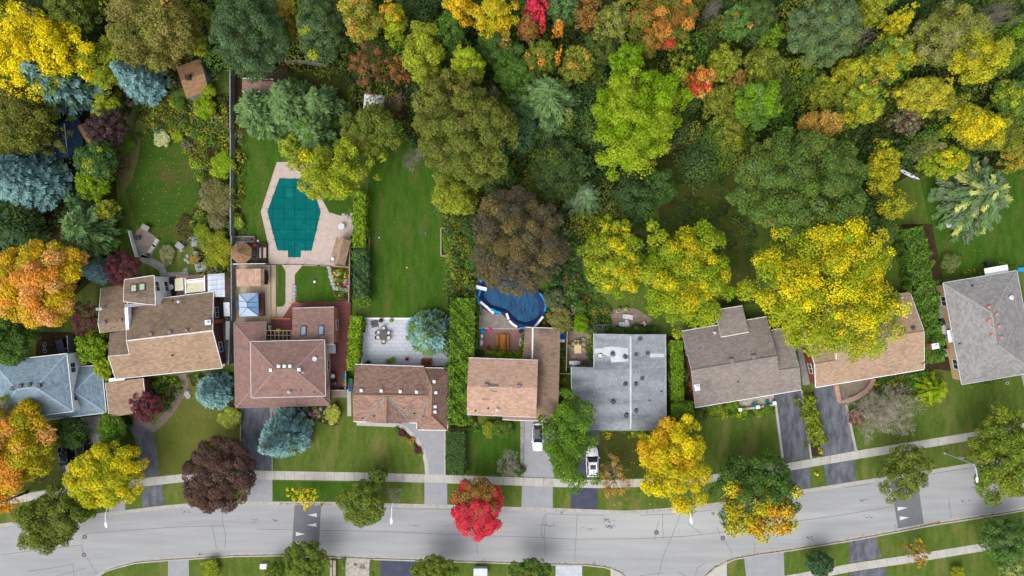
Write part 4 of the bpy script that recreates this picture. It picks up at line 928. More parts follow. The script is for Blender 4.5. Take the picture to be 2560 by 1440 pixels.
def tree(kind, cx, cy, r, h, palette, label, name=None, ry=None, ang=0, tip=None, tipdir=None, tipw=.35, group=None, cat='tree', z0=None, low=-.35, **kw):
    """a tree whose crown shows round pixel (cx, cy) with radius r pixels; h metres tall"""
    TN[0] += 1; rng = np.random.default_rng(1000 + TN[0]); z0 = G if z0 is None else z0
    if kind in ('spruce', 'pine', 'star'):
        zc = .25 * h; p = P(cx, cy, zc); rm = r / S * (1 - zc / H)
        root = thing(name or 'conifer_tree', label, cat, (p.x, p.y, z0), group)
        a = dict(spruce=dict(whorl=.42, nb=14, tuft=.3, droop=.12, dens=1.25, asp=.42, brush=.5), pine=dict(whorl=.6, nb=9, tuft=.42, droop=.05, dens=1.3, asp=.28, brush=.55, power=.6, lv=.3), star=dict(whorl=.7, nb=11, tuft=.3, droop=.22, dens=1.7, asp=.22, brush=.3, power=.75))[kind]
        a.update(kw); Lv = conifer(rng, (p.x, p.y, z0), rm, h, palette, **a)
        Lv.mesh('crown', root, (p.x, p.y, z0)); m = MB(); m.tube([(p.x, p.y, z0 - .05), (p.x, p.y, h * .5), (p.x, p.y, h * .97)], [.02 * h + .05, .012 * h + .03, .015], 7); m.build('trunk', m_bark, root)
    else:
        rz_f = kw.pop('rz', .36); zc = h * (1 - rz_f); p = P(cx, cy, zc); q = r / S * (1 - zc / H); ryy = (ry or r) / S * (1 - zc / H); rz = h * rz_f
        off = math.hypot(p.x, p.y) / H; sh_ = 1 / math.sqrt(1 + (off * rz / max(q, .1)) ** 2 * .35)
        q *= sh_; ryy *= sh_
        root = thing(name or ('shrub' if h < 3.2 else 'broadleaf_tree'), label, cat, (p.x, p.y, z0), group)
        st = dict(maple=dict(K=70, lump=.24, leaf=.2, rough=.16, loose=.3), dense=dict(K=110, lump=.17, leaf=.17, rough=.1), loose=dict(K=55, lump=.25, leaf=.2, loose=.4, rough=.26, dens=.85), billow=dict(K=38, lump=.32, leaf=.2, rough=.22, loose=.38), airy=dict(K=60, lump=.19, leaf=.19, loose=.6, rough=.3, dens=.6), shrub=dict(K=26, lump=.34, leaf=.12, rough=.16, low=-.2), sparse=dict(K=34, lump=.16, leaf=.16, loose=.7, rough=.3, dens=.45))[kind]
        st.update(kw); st['leaf'] *= .63; st.setdefault('low', low)
        Lv, ctr = broad(rng, (p.x, p.y, zc), q, ryy, rz, palette, tip=tip, tipdir=tipdir, tipw=tipw, ang=ang, **st)
        Lv.mesh('crown', root, (p.x, p.y, z0))
        if h > 1.6:
            idx = rng.choice(len(ctr), min(len(ctr), 9 if h > 5 else 4), replace=False)
            limbs(rng, (p.x, p.y, z0 - .05), (p.x, p.y, h * .82), ctr[idx], .022 * h + .03, m_bark, root, 'trunk' if h > 3.2 else 'stem')
    BOOK[root.name] = (cx, cy, r); return root
def baretree(cx, cy, r, h, mat, label, name='bare_tree', depth=5, leaves=None, nl=0, z0=None, cat='tree', **kw):
    TN[0] += 1; rng = np.random.default_rng(1000 + TN[0]); z0 = G if z0 is None else z0; p = P(cx, cy, h * .6); rm = r / S * (1 - h * .6 / H)
    root = thing(name, label, cat, (p.x, p.y, z0)); o = bare(rng, (p.x, p.y, z0), h, rm, mat, root, depth, **kw)
    # fit the twigs into the outline of the tree
    me = o.data; n = len(me.vertices); v = np.empty(n * 3, np.float32); me.vertices.foreach_get('co', v); v = v.reshape(-1, 3)
    q = np.quantile(np.hypot(v[:, 0], v[:, 1]), .97); v[:, :2] *= rm / max(q, .1); v[:, 2] *= h / max(v[:, 2].max(), .1); me.vertices.foreach_set('co', v.reshape(-1)); me.update()
    if leaves:
        pc_, pw = pal(leaves); idx = rng.choice(n, nl); c = v[idx] + rng.normal(0, .15, (nl, 3)); c = c[c[:, 2] > h * .35]; N = len(c)
        Lv = Leaves(); Lv.add(c, np.array([0, 0, 1.]) + rng.normal(0, .5, (N, 3)), .15, .62, jit(rng, pc_[rng.choice(len(pc_), N, p=pw)]), rng=rng); Lv.mesh('crown', root)
    return root
def hedge(pts, w, h, palette, label, name='hedge', leaf=.13, lumpy=.16, dens=1.0, group=None):
    """hedge along a pixel line: leaves over a rounded wall of twigs"""
    TN[0] += 1; rng = np.random.default_rng(1000 + TN[0]); Q = [P(x, y, h * .75) for x, y in pts]; root = thing(name, label, 'hedge', (Q[0].x, Q[0].y, G), group)
    seg = [(Q[i], Q[i + 1], (Q[i + 1] - Q[i]).length) for i in range(len(Q) - 1)]; tot = sum(s_[2] for s_ in seg)
    N = int(tot * (w + 2 * h * .8) / (leaf * leaf * .62 * 2) * 2.2 * dens); t = rng.random(N) * tot; pos = np.zeros((N, 3)); nr = np.zeros((N, 3)); acc = 0
    u = rng.random(N); per = w + 2 * h * .8; s_ = u * per
    ox = np.where(s_ < w, s_ - w / 2, np.where(s_ < w + h * .8, w / 2, -w / 2)); oz = np.where(s_ < w, h, h - np.where(s_ < w + h * .8, s_ - w, s_ - w - h * .8))
    nx = np.where(s_ < w, 0, np.sign(ox)); nz_ = np.where(s_ < w, 1., .15)
    for a, b, L in seg:
        m_ = (t >= acc) & (t <= acc + L); f = ((t[m_] - acc) / L)[:, None]; d = (b - a).normalized(); sd_ = np.array([-d.y, d.x, 0])
        ctr = np.array(a)[None, :] * (1 - f) + np.array(b)[None, :] * f
        ctr[:, 2] = 0; pos[m_] = ctr + sd_ * ox[m_][:, None]; nr[m_] = sd_ * nx[m_][:, None] + np.array([0, 0, 1]) * nz_[m_][:, None]; acc += L
    wob = lumpy * (np.sin(pos[:, 0] * 2.1 + pos[:, 1] * 1.3) + np.sin(pos[:, 1] * 2.7 - pos[:, 0]) + np.sin(pos[:, 0] * 5 + 1) * np.sin(pos[:, 1] * 5))
    corner = np.exp(-((np.abs(ox) - w / 2) ** 2) / .04) * np.exp(-((oz - h) ** 2) / .04)
    pos += nr * (wob - .15 * corner + rng.normal(0, .06, N))[:, None]; pos[:, 2] += oz + G
    pc_, pw = pal(palette); blk = ((pos[:, 0] * .9).astype(int) * 7 + (pos[:, 1] * .9).astype(int) * 13); kc = pc_[rng.choice(len(pc_), N, p=pw)]; kc = kc * (1 + .1 * np.sin(blk * 1.7))[:, None]
    Lv = Leaves(); Lv.add(pos, unit(nr + rng.normal(0, .4, (N, 3))), leaf * rng.uniform(.7, 1.3, N), .62, jit(rng, kc), rng=rng); Lv.mesh('foliage', root, (Q[0].x, Q[0].y, G))
    return root
# ---------------------------------------------------------------- the trees, one by one
T = tree
# wood and gardens, upper left
T('loose', 105, 125, 132, 15, 'yel6 dyel2 ygr1', 'huge bright yellow tree with open crown in the upper left corner', ry=108, K=90, lump=.16, dens=.8, rough=.3, tip='yel', leaf=.22)
T('maple', 190, 25, 62, 14, 'dol2 olive1 grn1', 'dark olive tree behind the huge bright yellow tree')
T('loose', 20, 25, 45, 14, 'grn1 olive2 ygr1', 'green tree cut by the upper left corner')
T('loose', 112, 48, 26, 16, 'gry2 olive2', 'small grey brown tuft of a tree inside the bright yellow crown', cat='tree')
T('billow', 390, 75, 118, 16, 'olive3 tan2 brn1 dol2', 'big tan brown tree with billowing crown above the blue pine', ry=88, K=70, lump=.24, tip='tan1', tipw=.25)
T('billow', 440, 22, 26, 18, 'och2 tan1', 'small ochre treetop beside the big tan brown tree')
T('loose', 258, 160, 56, 11, 'ygr2 olive2 lime1', 'yellow green tree between the bright yellow and tan brown trees', ry=70)
T('loose', 268, 262, 34, 7, 'ygr3 lime1 olive1', 'small yellow green tree right of the dark teal pine')
T('loose', 395, 158, 30, 8, 'olive2 ygr2', 'olive undergrown tree below the tan brown crown')
T('loose', 488, 108, 36, 10, 'ygr3 olive1 dol1', 'yellow green bush tree above the shed roof')
T('dense', 626, 95, 92, 17, 'bgrn3 dgrn3 vdg1', 'large round dark bluish green tree above the wooden fence end', ry=100)
T('pine', 180, 222, 64, 14, 'teal2 pine22 spr31', 'dark teal pine below the huge bright yellow tree', nb=12)
T('spruce', 356, 204, 54, 11, 'spr2 spr32', 'small bluish spruce left of the garden shed', cat='spruce')
T('loose', 45, 300, 95, 12, 'olive3 brn1 dol3', 'olive brown tree at the left edge under the bright yellow crown', dens=.9)
T('sparse', 118, 345, 58, 8, 'olive2 brn1 dol2', 'sparse olive brown tree over the dark blue shed roof', dens=.7)
T('dense', 268, 322, 52, 7, 'pur5 pbr1', 'round purple black tree beside the small brown shed', K=80)
T('maple', 246, 402, 52, 8, 'grn2 dgrn3 teal1', 'mid green tree below the purple black tree', tip='ygr', tipw=.12)
T('loose', 236, 462, 46, 6, 'lime2 blime1 grn1', 'lime green low tree left of the back lawn')
T('spruce', 70, 448, 84, 15, 'spr4 spr22', 'big pale blue spruce at the left edge', cat='spruce', nb=17, dens=1.5)
T('pine', 45, 560, 62, 9, 'teal2 dgrn2', 'dark teal feathery conifer below the big blue spruce', dens=.9)
T('pine', 240, 578, 74, 10, 'pine21 grn2 olive1', 'open grey green pine above the burgundy tree', dens=.8, tip=None)
T('maple', 205, 515, 30, 6, 'dgrn2 teal1', 'small dark green tree left of the open pine')
T('loose', 270, 525, 28, 7, 'ygr2 olive1', 'yellow leaved twigs over the open pine')
T('maple', 105, 708, 108, 13, 'gold3 ygr2 dyel1', 'great orange and yellow maple at the left edge', ry=118, tip='salm2 ora1', tipw=.32, tipdir=(.1, -.25), K=110, lump=.2)
T('dense', 308, 672, 44, 5.5, 'bur3 bur21', 'burgundy tree touching the skylight roof', K=60)
T('dense', 213, 795, 34, 5, 'bur2 bur22', 'darker burgundy tree left of the brown roof', ry=48, K=40)
T('dense', 367, 1016, 40, 4.5, 'bur3 bur21', 'burgundy tree over the garage roof corner', K=60)
T('spruce', 246, 678, 30, 6, 'spr32 spr1', 'small blue spruce between the orange maple and the burgundy tree', cat='spruce')
T('maple', 30, 848, 64, 9, 'grn2 dgrn2', 'plain green tree left of the dark patio', ry=60)
T('loose', 232, 868, 40, 5, 'lime2 grn2 ygr1', 'lime green tree beside the brown roof corner', ry=42)
T('loose', 262, 918, 26, 4, 'blime2 ygr1 lime1', 'small yellow lime tree over the blue roof corner', ry=30)
T('maple', 48, 1105, 92, 11, 'gold2 ygr2 lime1', 'orange and green maple in front of the blue roofed house', ry=120, tip='ora3 salm1', tipw=.42, tipdir=(-.4, .1), K=90, lump=.2)
T('loose', 10, 1255, 34, 8, 'gold2 ora1', 'orange leaved branch ends at the left edge above the pavement', dens=.6)
T('maple', 178, 1082, 40, 4, 'dgrn2 grn1', 'round dark green shrub tree in front of the blue roofed house')
T('maple', 280, 1070, 36, 3.6, 'grn2 lime1 dgrn1', 'bushy green tree below the garage', ry=40)
T('dense', 268, 1192, 96, 8.5, 'yel2 blime3 ygr1', 'bright yellow lime tree beside the street lamp', ry=86, K=90, lump=.19, dens=.9, leaf=.17)
T('billow', 128, 1300, 84, 8.5, 'olive2 dol2 grn1', 'olive green roadside tree over the lower left of the street', ry=82, K=70, lump=.22)
T('loose', 205, 1270, 40, 6, 'dgrn1 lime1 grn1', 'low green tree between the lime tree and the olive roadside tree')
T('dense', 547, 1188, 90, 8, 'pbr4 pur1', 'round purple brown maple beside the pavement', ry=96, K=130, lump=.16, rough=.05)
T('spruce', 535, 978, 44, 7, 'spr4 spr21', 'pale blue spruce beside the red brown house', cat='spruce', nb=16, dens=1.4)
T('spruce', 712, 1088, 58, 13.5, 'sage2 spr22 spr1', 'tall leaning looking blue green spruce in the front lawn', cat='spruce', nb=16, dens=1.5)
# middle
T('dense', 803, 82, 62, 15, 'bgrn2 dgrn2 dol1', 'dark grey green tree with yellow flecks beside the ochre tree', ry=80, tip='ygr', tipw=.05)
T('billow', 905, 50, 56, 16, 'olive2 tan1 ygr1', 'ochre and tan tree beside the dark grey green tree', ry=62, tip='och', tipw=.3)
T('loose', 985, 55, 38, 14, 'ygr2 lime1', 'yellow orange tree right of the ochre and tan tree', ry=50, tip='gold2 ora1', tipw=.35, tipdir=(0, .5))
T('sparse', 925, 165, 56, 11, 'brn2 rust1 bur1', 'thin reddish brown tree below the ochre and tan tree', dens=.7)
T('sparse', 1000, 178, 38, 10, 'rust2 brn1', 'small thin rust tree beside the olive yellow tree', dens=.7)
T('maple', 1062, 135, 52, 14, 'ygr2 olive2 blime1', 'tall olive yellow tree in the middle of the wood edge', ry=76)
T('maple', 1172, 165, 44, 14, 'blime2 ygr2 lime1', 'bright lime yellow tree above the big brown green maple')
T('maple', 1125, 88, 50, 12, 'grn2 dgrn1', 'mid green tree between the olive yellow and lime yellow trees')
T('loose', 1150, 22, 46, 15, 'gold2 dyel2 ygr1', 'golden tree at the upper edge, left of the yellow one')
T('loose', 1236, 45, 50, 15, 'dyel2 gold1 ygr2', 'yellow tree at the upper edge, right of the golden one', ry=58)
T('loose', 722, 50, 30, 10, 'dyel1 och1 brn1 olive2', 'small mottled olive tree between the two dark round trees', ry=70)
T('pine', 655, 285, 58, 9, 'pine3 pine22', 'soft green pine nearest the grey fence', nb=12, dens=1.2)
T('pine', 735, 268, 62, 11, 'pine3 pine21', 'soft green pine in the middle of three', nb=12, dens=1.2)
T('pine', 815, 275, 52, 10, 'pine2 pine22', 'soft green pine above the olive yard tree', nb=12, dens=1.2)
T('pine', 800, 345, 60, 10, 'pine2 grn1', 'darker green pine above the pool', nb=12)
T('billow', 835, 428, 98, 12, 'ygr3 lime1 grn1 olive1', 'yellow green tree hanging over the covered pool', ry=78, K=80, lump=.18, rough=.34, loose=.35, tip='ygr2 dyel1', tipw=.4, tipdir=(-.2, -.5))
T('loose', 735, 372, 34, 8, 'ygr2 lime1 pine1', 'leafy yellow green branch tree at the pool corner', dens=.8)
T('maple', 930, 330, 72, 10, 'olive2 grn1 dol1', 'olive green yard tree right of the pool tree', ry=64)
T('sparse', 938, 262, 26, 6, 'olive1 ygr1 grn1', 'thin small tree partly over the white shed')
T('maple', 1130, 255, 92, 16, 'olive3 brn1 dol2', 'brownish upper half of the giant maple behind the long lawn', ry=75, K=90, lump=.16)
T('dense', 1165, 345, 122, 17.5, 'dol3 olive3 brn1 grn1', 'giant olive green maple behind the long lawn', ry=128, K=150, lump=.14, leaf=.2)
T('maple', 1135, 490, 58, 10, 'ygr2 olive2 grn1', 'yellow olive tree below the giant maple', ry=52)
T('maple', 1240, 440, 45, 8, 'dgrn1 vdg2 dol1', 'dark gap filling tree right of the yellow olive tree')
T('dense', 1297, 605, 112, 15, 'bee5', 'large round brown purple beech over the blue pool', ry=138, K=130, lump=.15, tip='brn2', tipw=.25, tipdir=(0, -.4))
T('star', 1458, 498, 52, 11, 'sage3 pine2', 'grey green spruce with a star of branches above the yellow maples', cat='spruce')
T('spruce', 1072, 832, 58, 8.5, 'sage3 spr31 pine23', 'loose greyish cedar beside the pale patio', dens=1.1, brush=.7, tuft=.36, name='cedar_tree')
# red and orange group of the wood
T('maple', 1340, 32, 34, 14, 'crim2 bur1', 'crimson red tree at the upper edge of the wood', ry=34)
T('loose', 1355, 72, 15, 13, 'crim2 red1', 'small crimson tuft just below the crimson tree')
T('billow', 1322, 78, 34, 12, 'rust2 brn2 olive1', 'rusty tree left of the crimson tuft')
T('maple', 1405, 25, 44, 15, 'grn2 bgrn2', 'plain mid green tree right of the crimson tree')
T('loose', 1394, 82, 17, 12, 'ora2 gold1', 'small orange treetop below the mid green tree')
T('loose', 1462, 35, 38, 13, 'rust2 brn2 olive1', 'rust brown tree left of the grey yellow tree', ry=48)
T('airy', 1530, 60, 48, 14, 'olive2 ygr1 gry1', 'grey yellow thin tree between two rusty trees', ry=60)
T('billow', 1655, 55, 88, 15, 'olive3 rust1 grn2', 'wide orange red maple at the upper edge of the wood', ry=74, K=80, lump=.2, tip='ora2 red1 rust1', tipw=.27, tipn=.9)
T('loose', 1640, 92, 36, 15, 'ora1 rust2 olive2', 'orange red patch crown in front of the wide maple')
T('maple', 1290, 175, 60, 11, 'dgrn1 grn2', 'mid green tree below the golden edge trees', ry=56)
T('maple', 1240, 120, 46, 11, 'grn2 dgrn2', 'green tree below the yellow edge tree')
T('loose', 1262, 118, 20, 13, 'brn1 och1', 'small tan tuft in the green trees')
T('maple', 1350, 150, 44, 12, 'olive2 grn2', 'olive tree with an orange tip above the dark pine', tip='ora', tipw=.13, tipdir=(-.6, -.4))
T('loose', 1393, 152, 13, 13, 'ora1 gold1', 'tiny orange treetop above the dark pine')
T('loose', 1440, 165, 46, 12, 'olive2 dol1 ygr1', 'dull olive tree left of the vivid lime tree', tip='och', tipw=.12)
T('maple', 1500, 130, 46, 10, 'dgrn1 dol2', 'dark olive tree in the shade below the grey yellow tree')
T('pine', 1362, 272, 84, 14, 'pine22 dgrn2', 'large dark green pine left of the vivid lime tree', nb=13, dens=1.1)
T('maple', 1290, 330, 60, 11, 'dgrn2 vdg1 teal1', 'dark green tree below the large dark pine')
T('maple', 1400, 425, 72, 9, 'dgrn2 vdg2 dol1', 'shaded dark green tree above the star spruce')
T('billow', 1588, 298, 112, 17, 'lime4 blime2', 'vivid lime green tree, tallest of the wood edge', ry=130, K=100, lump=.17, rough=.3, tip='lime1 blime2', tipw=.4)
T('billow', 1562, 160, 46, 14, 'lime3 grn1', 'upper peak of lime green leaves above the vivid tree')
T('loose', 1748, 210, 42, 12, 'rust1 olive1 ygr1', 'orange red tree right of the vivid lime tree', tip='ora1 red2 salm1', tipw=.7, ry=40)
T('sparse', 1700, 160, 40, 11, 'olive1 ygr2', 'thin yellow speckled tree above the orange red tree', dens=.8)
T('maple', 1640, 470, 50, 7, 'dgrn2 grn1', 'low dark green tree below the vivid lime tree')
T('loose', 1580, 490, 60, 8, 'vdg1 dgrn2', 'shaded low tree right of the star spruce')
# wood on the right
T('maple', 1835, 65, 38, 13, 'grn2 pine1', 'fresh green tree in the wood left of the big grey green one', ry=50, tip='ora', tipw=.05)
T('maple', 1880, 50, 58, 11, 'dgrn2 dol1', 'dark green tree at the upper edge, right half')
T('dense', 2055, 75, 92, 16, 'bgrn3 olive1 pine1', 'big grey green tree at the upper edge, right half', ry=95, K=110)
T('loose', 1805, 165, 44, 11, 'ygr2 dol1 olive1', 'yellow flecked olive tree left of the dark round one')
T('loose', 1910, 165, 50, 11, 'dgrn1 olive2 ygr1', 'round dark olive tree with yellow flecks')
T('loose', 1920, 95, 36, 10, 'lime1 grn2 olive1', 'small grass green tree below the dark green edge tree')
T('loose', 1836, 208, 26, 10, 'rust1 brn2 olive1', 'small rusty treetop beside the bright green tree')
T('maple', 1888, 262, 64, 12, 'grn2 pine1 lime1', 'bright green tree above the ochre crown', ry=56, tip='lime', tipw=.3)
T('loose', 1795, 250, 44, 9, 'olive2 dol1 ygr1', 'olive tree between the orange red and bright green trees')
T('loose', 1820, 330, 52, 8, 'ygr1 olive2 dgrn1', 'low olive yellow tree above the great dark maple')
T('loose', 2232, 65, 36, 13, 'dyel2 ygr1', 'small bright yellow tree near the upper edge, right half')
T('loose', 2170, 30, 46, 12, 'ygr2 olive2', 'yellow olive tree right of the big grey green tree')
T('maple', 2218, 155, 58, 13, 'grn2 ygr1 pine1', 'green tree edged with yellow in the right wood', tip='dyel2 ygr1', tipw=.4, tipdir=(.5, -.2))
T('loose', 2125, 185, 46, 11, 'dyel1 ygr2 olive1', 'yellow tree in the dark hollow of the wood')
T('airy', 2360, 95, 96, 16, 'olive3 gry1 ygr1', 'large grey olive tree with thin crown in the right wood', ry=84, dens=1.0, K=80)
T('billow', 2430, 148, 66, 16.5, 'dyel2 ygr2 olive1', 'bright yellow crown in front of the large grey olive tree', ry=72)
T('maple', 2150, 255, 58, 12, 'grn1 ygr2 pine1', 'green and yellow tree with a small orange top', ry=66, tip='dyel1 ygr2', tipw=.35, tipdir=(0, -.6))
T('loose', 2166, 216, 15, 14, 'ora2 gold1', 'tiny orange top on the green and yellow tree')
T('loose', 2060, 238, 46, 9, 'ygr2 olive2', 'yellow olive tree left of the green and yellow tree')
T('loose', 2305, 240, 66, 12, 'dyel2 ygr2 gry1', 'yellow tree with grey twigs below the large grey olive tree', ry=52)
T('loose', 2360, 260, 44, 10, 'olive2 ygr1 brn1', 'dull olive tree right of the yellow tree with grey twigs')
T('billow', 2045, 315, 60, 13, 'och3 tan1', 'ochre crown on the edge of the great dark maple', ry=32)
T('dense', 1995, 455, 158, 16.5, 'grn3 dgrn2 olive2 bgrn1', 'great dark green maple, widest in the right half', ry=138, K=170, lump=.14, leaf=.2)
T('airy', 2262, 308, 38, 9, 'pur1 gry2 olive1', 'small grey purple tree with a red heart', tip='bur', tipw=.15, dens=1.)
T('billow', 2425, 320, 68, 12, 'dyel2 ygr2 olive1', 'yellow tree above the feathery grey green conifer', ry=54, tip='yel', tipw=.3)
T('maple', 2530, 110, 60, 12, 'grn2 lime1 dol1', 'grass green tree at the right edge of the wood', ry=80)
T('maple', 2525, 250, 54, 10, 'grn2 teal1 ygr1', 'green and yellow tree at the right edge', tip='ygr', tipw=.3)
T('loose', 2500, 335, 60, 9, 'olive2 ygr1 dgrn1', 'olive low tree at the right edge')
T('loose', 2540, 395, 40, 8, 'olive1 och1 ygr1', 'olive ochre bush tree at the right edge above the conifer')
T('maple', 2352, 405, 56, 9, 'lime1 ygr2 grn1', 'yellow green tree beside the fallen white boat', ry=46, tip='dyel1 ygr1', tipw=.3)
T('loose', 2205, 420, 46, 10, 'dyel2 ygr2 olive1', 'tall yellow tree right of the great dark maple', ry=66)
T('loose', 2225, 510, 42, 8, 'dyel1 ygr1 dgrn1', 'lower yellow green tree beside the great yellow tree')
T('loose', 2310, 370, 40, 8, 'gry1 olive2', 'grey olive bush tree above the boat')
T('star', 2425, 490, 108, 8.5, 'pale1 pine2 sage2', 'wide feathery grey green conifer behind the hipped house', nb=13, whorl=.7, tuft=.36, power=.55, brush=.36)
T('maple', 1530, 645, 74, 12, 'ygr4 grn2 lime1', 'yellow green maple left of the yellow pair', ry=100, K=90, lump=.17, loose=.35, tip='dyel2 ygr1', tipw=.35)
T('billow', 1714, 690, 100, 13.5, 'ygr4 lime3 grn1', 'golden yellow maple above the silver roof', ry=140, K=110, lump=.19, rough=.26, loose=.5, tip='dyel2 ygr1', tipw=.4)
T('billow', 2060, 712, 184, 16, 'dyel1 ygr3 lime2', 'giant yellow tree over the sandy roof', ry=176, K=200, lump=.14, rough=.22, loose=.5, leaf=.21, tip='yel2 dyel2', tipw=.42, tipdir=(0, .35))
T('loose', 2190, 770, 60, 12, 'ygr2 olive1 gry1', 'thin grey yellow crown part over the sandy roof edge', dens=.8)
# street side
T('billow', 1420, 1098, 72, 9.5, 'grn3 lime1', 'fresh green tree between two parked white cars', ry=104, K=60, lump=.2, rough=.3)
T('billow', 1683, 1155, 94, 10, 'dyel4 ygr1', 'golden orange tree beside the silver roofed house', ry=102, K=90, lump=.18, rough=.26, tip='gold1 yel1', tipw=.3, tipdir=(-.3, .3))
T('billow', 1888, 1240, 112, 10, 'dgrn2 grn2', 'dark green roadside tree with a golden front', ry=100, K=90, lump=.19, tip='gold2 dyel2', tipw=.38, tipdir=(-.1, -1.1))
T('maple', 1192, 1270, 66, 7.5, 'crim5 red1 bur1', 'bright crimson maple beside the street', ry=76, rough=.07, tip='olive3 rust1 grn1', tipw=.3, tipdir=(0, 1.8), K=80, lump=.2, leaf=.17)
T('dense', 905, 1255, 58, 6.5, 'olive2 grn2', 'round olive green roadside tree right of the speed hump', ry=60, K=60, lump=.24)
T('dense', 945, 1186, 26, 5, 'grn1 dgrn1 olive1', 'small dark crown behind the round olive roadside tree', ry=22)
T('sparse', 764, 1240, 36, 4.5, 'yel2 blime1', 'thin yellow sapling beside the speed hump', ry=30, dens=.8, low=0)
T('dense', 765, 1403, 58, 6.5, 'grn2 olive2', 'round green tree below the speed hump', ry=50, rz=.3)
T('dense', 690, 1428, 26, 3.6, 'grn2 olive1', 'small round green tree left of the one below the speed hump')
T('dense', 1088, 1432, 60, 6.5, 'grn2 olive2', 'round green tree at the lower edge beside the dark drive', ry=42, rz=.27)
T('dense', 1325, 1432, 54, 6.5, 'grn2 dgrn1 olive1', 'round green tree at the lower edge beside the blue forecourt', ry=38, rz=.27)
T('loose', 2258, 1180, 66, 7.5, 'grn1 olive2 dgrn1', 'feathery olive roadside tree over the second speed hump', ry=70, K=70, lump=.17)
T('maple', 2505, 1140, 84, 10.5, 'grn2 olive2 ygr1', 'large green tree at the right edge of the street', ry=112, K=100, lump=.18)
T('dense', 2512, 1345, 62, 7, 'grn2 dgrn1 pine1', 'round green tree at the lower right edge', ry=60)
T('billow', 2535, 1428, 44, 5, 'pine2 grn1 pale1', 'soft green conifer like tree in the lower right corner', ry=34)
T('maple', 2048, 1408, 34, 4.5, 'dgrn2 teal1', 'small dark green tree on the lower side of the street', ry=34)
T('sparse', 2296, 1383, 28, 4.5, 'och2 rust1 olive1', 'thin orange sapling between verge and lower pavement', ry=36, dens=.9)
T('sparse', 1535, 1200, 44, 6.5, 'och2 tan1 rust1', 'half bare orange tree with pale limbs beside the pavement', ry=60, dens=.6, low=-.6)
T('star', 2328, 972, 42, 4, 'blime1 ygr1 lime1', 'lime yellow feathery young conifer in front of the sandy roof', nb=9, whorl=.5)
baretree(2215, 1035, 88, 7, m_palebark, 'leafless grey tree with a wide twiggy crown on the front lawn', depth=6, start=5, r0=.1)
baretree(1270, 1165, 38, 3.6, m_palebark, 'small leafless pale shrub tree beside the pavement', depth=5, start=4, r0=.06)
baretree(985, 1232, 24, 5, m_palebark, 'bare grey twigs beside the round olive roadside tree', depth=5, start=3, r0=.06)
baretree(1535, 1170, 40, 6, m_palebark, 'bare pale limbs rising through the half bare orange tree', depth=4, start=3, r0=.1)
baretree(2490, 42, 52, 14, m_palebark, 'leafless grey tree near the upper right corner', depth=6, start=4, r0=.14)
baretree(1780, 32, 28, 12, m_palebark, 'small leafless tree right of the wide orange red maple', depth=6, start=3, r0=.1)
baretree(985, 262, 34, 6, m_browntwig, 'leafless brown tree right of the white shed', depth=5, start=4, r0=.08)
baretree(1032, 398, 32, 5, m_palebark, 'small leafless tree at the head of the long lawn', depth=5, start=4, r0=.06)
baretree(1234, 236, 16, 15, m_palebark, 'tuft of dead pale twigs on the giant maple', depth=5, start=3, r0=.07)
baretree(2140, 95, 46, 13, m_palebark, 'dead pale limbs in the wood right of the big grey green tree', depth=4, start=3, r0=.1)
# hedges
hedge([(902, 480), (900, 560), (899, 620)], 1.9, 2.6, 'grn2 lime2 ygr1', 'long clipped hedge beside the pool terrace')
hedge([(905, 625), (904, 745)], 2.4, 2.4, 'dgrn2 vdg1 teal1', 'dark loose hedge between the flower bed and the long lawn', lumpy=.24)
hedge([(893, 790), (886, 860), (884, 925)], 1.8, 2.6, 'lime2 grn2 ygr1', 'bright clipped hedge between red deck and pale patio', lumpy=.08)
hedge([(1158, 745), (1156, 850), (1152, 960), (1150, 1060)], 3.8, 3.4, 'lime2 grn3 dgrn1', 'tall wide hedge left of the tan two storey house', lumpy=.3)
hedge([(1141, 1078), (1140, 1185)], 2.9, 1.9, 'dgrn3 vdg1', 'dark square clipped hedge between two front lawns', lumpy=.05)
hedge([(1690, 850), (1692, 1000)], 1.9, 2.6, 'lime2 grn2', 'bright narrow hedge left of the taupe roof', lumpy=.12)
hedge([(1675, 1022), (1732, 1022)], 2.4, 2.0, 'lime1 grn3', 'square clipped hedge end in front of the narrow hedge', lumpy=.06)
hedge([(2275, 570), (2292, 660), (2312, 780), (2330, 905)], 3.4, 3.4, 'grn3 dgrn2 lime1', 'long tall hedge between the sandy and the grey hipped roofs', lumpy=.25)
hedge([(2012, 990), (2026, 1030), (2036, 1070), (2044, 1110)], 2.2, 1.6, 'olive1 grn2 ygr2', 'billowing olive hedge between two dark driveways', lumpy=.3)
hedge([(1215, 886), (1310, 888)], 1.1, 1.5, 'lime1 ygr2 grn1', 'low yellow green hedge behind the tan two storey house', lumpy=.2)
hedge([(1310, 850), (1306, 885)], .8, 1.5, 'ygr2 grn1', 'short yellow green hedge along the tan wing', lumpy=.2)
hedge([(1520, 828), (1640, 828)], 1.2, 1.4, 'dgrn2 grn2', 'dark low hedge behind the silver roof', lumpy=.2)
T('dense', 905, 748, 24, 2.8, 'lime1 grn3', 'clipped ball shrub in the hedge line beside the red deck', cat='shrub', name='shrub', K=50)
T('dense', 900, 640, 22, 2.8, 'grn2 bgrn1', 'grey green round shrub in the hedge line', cat='shrub', name='shrub')
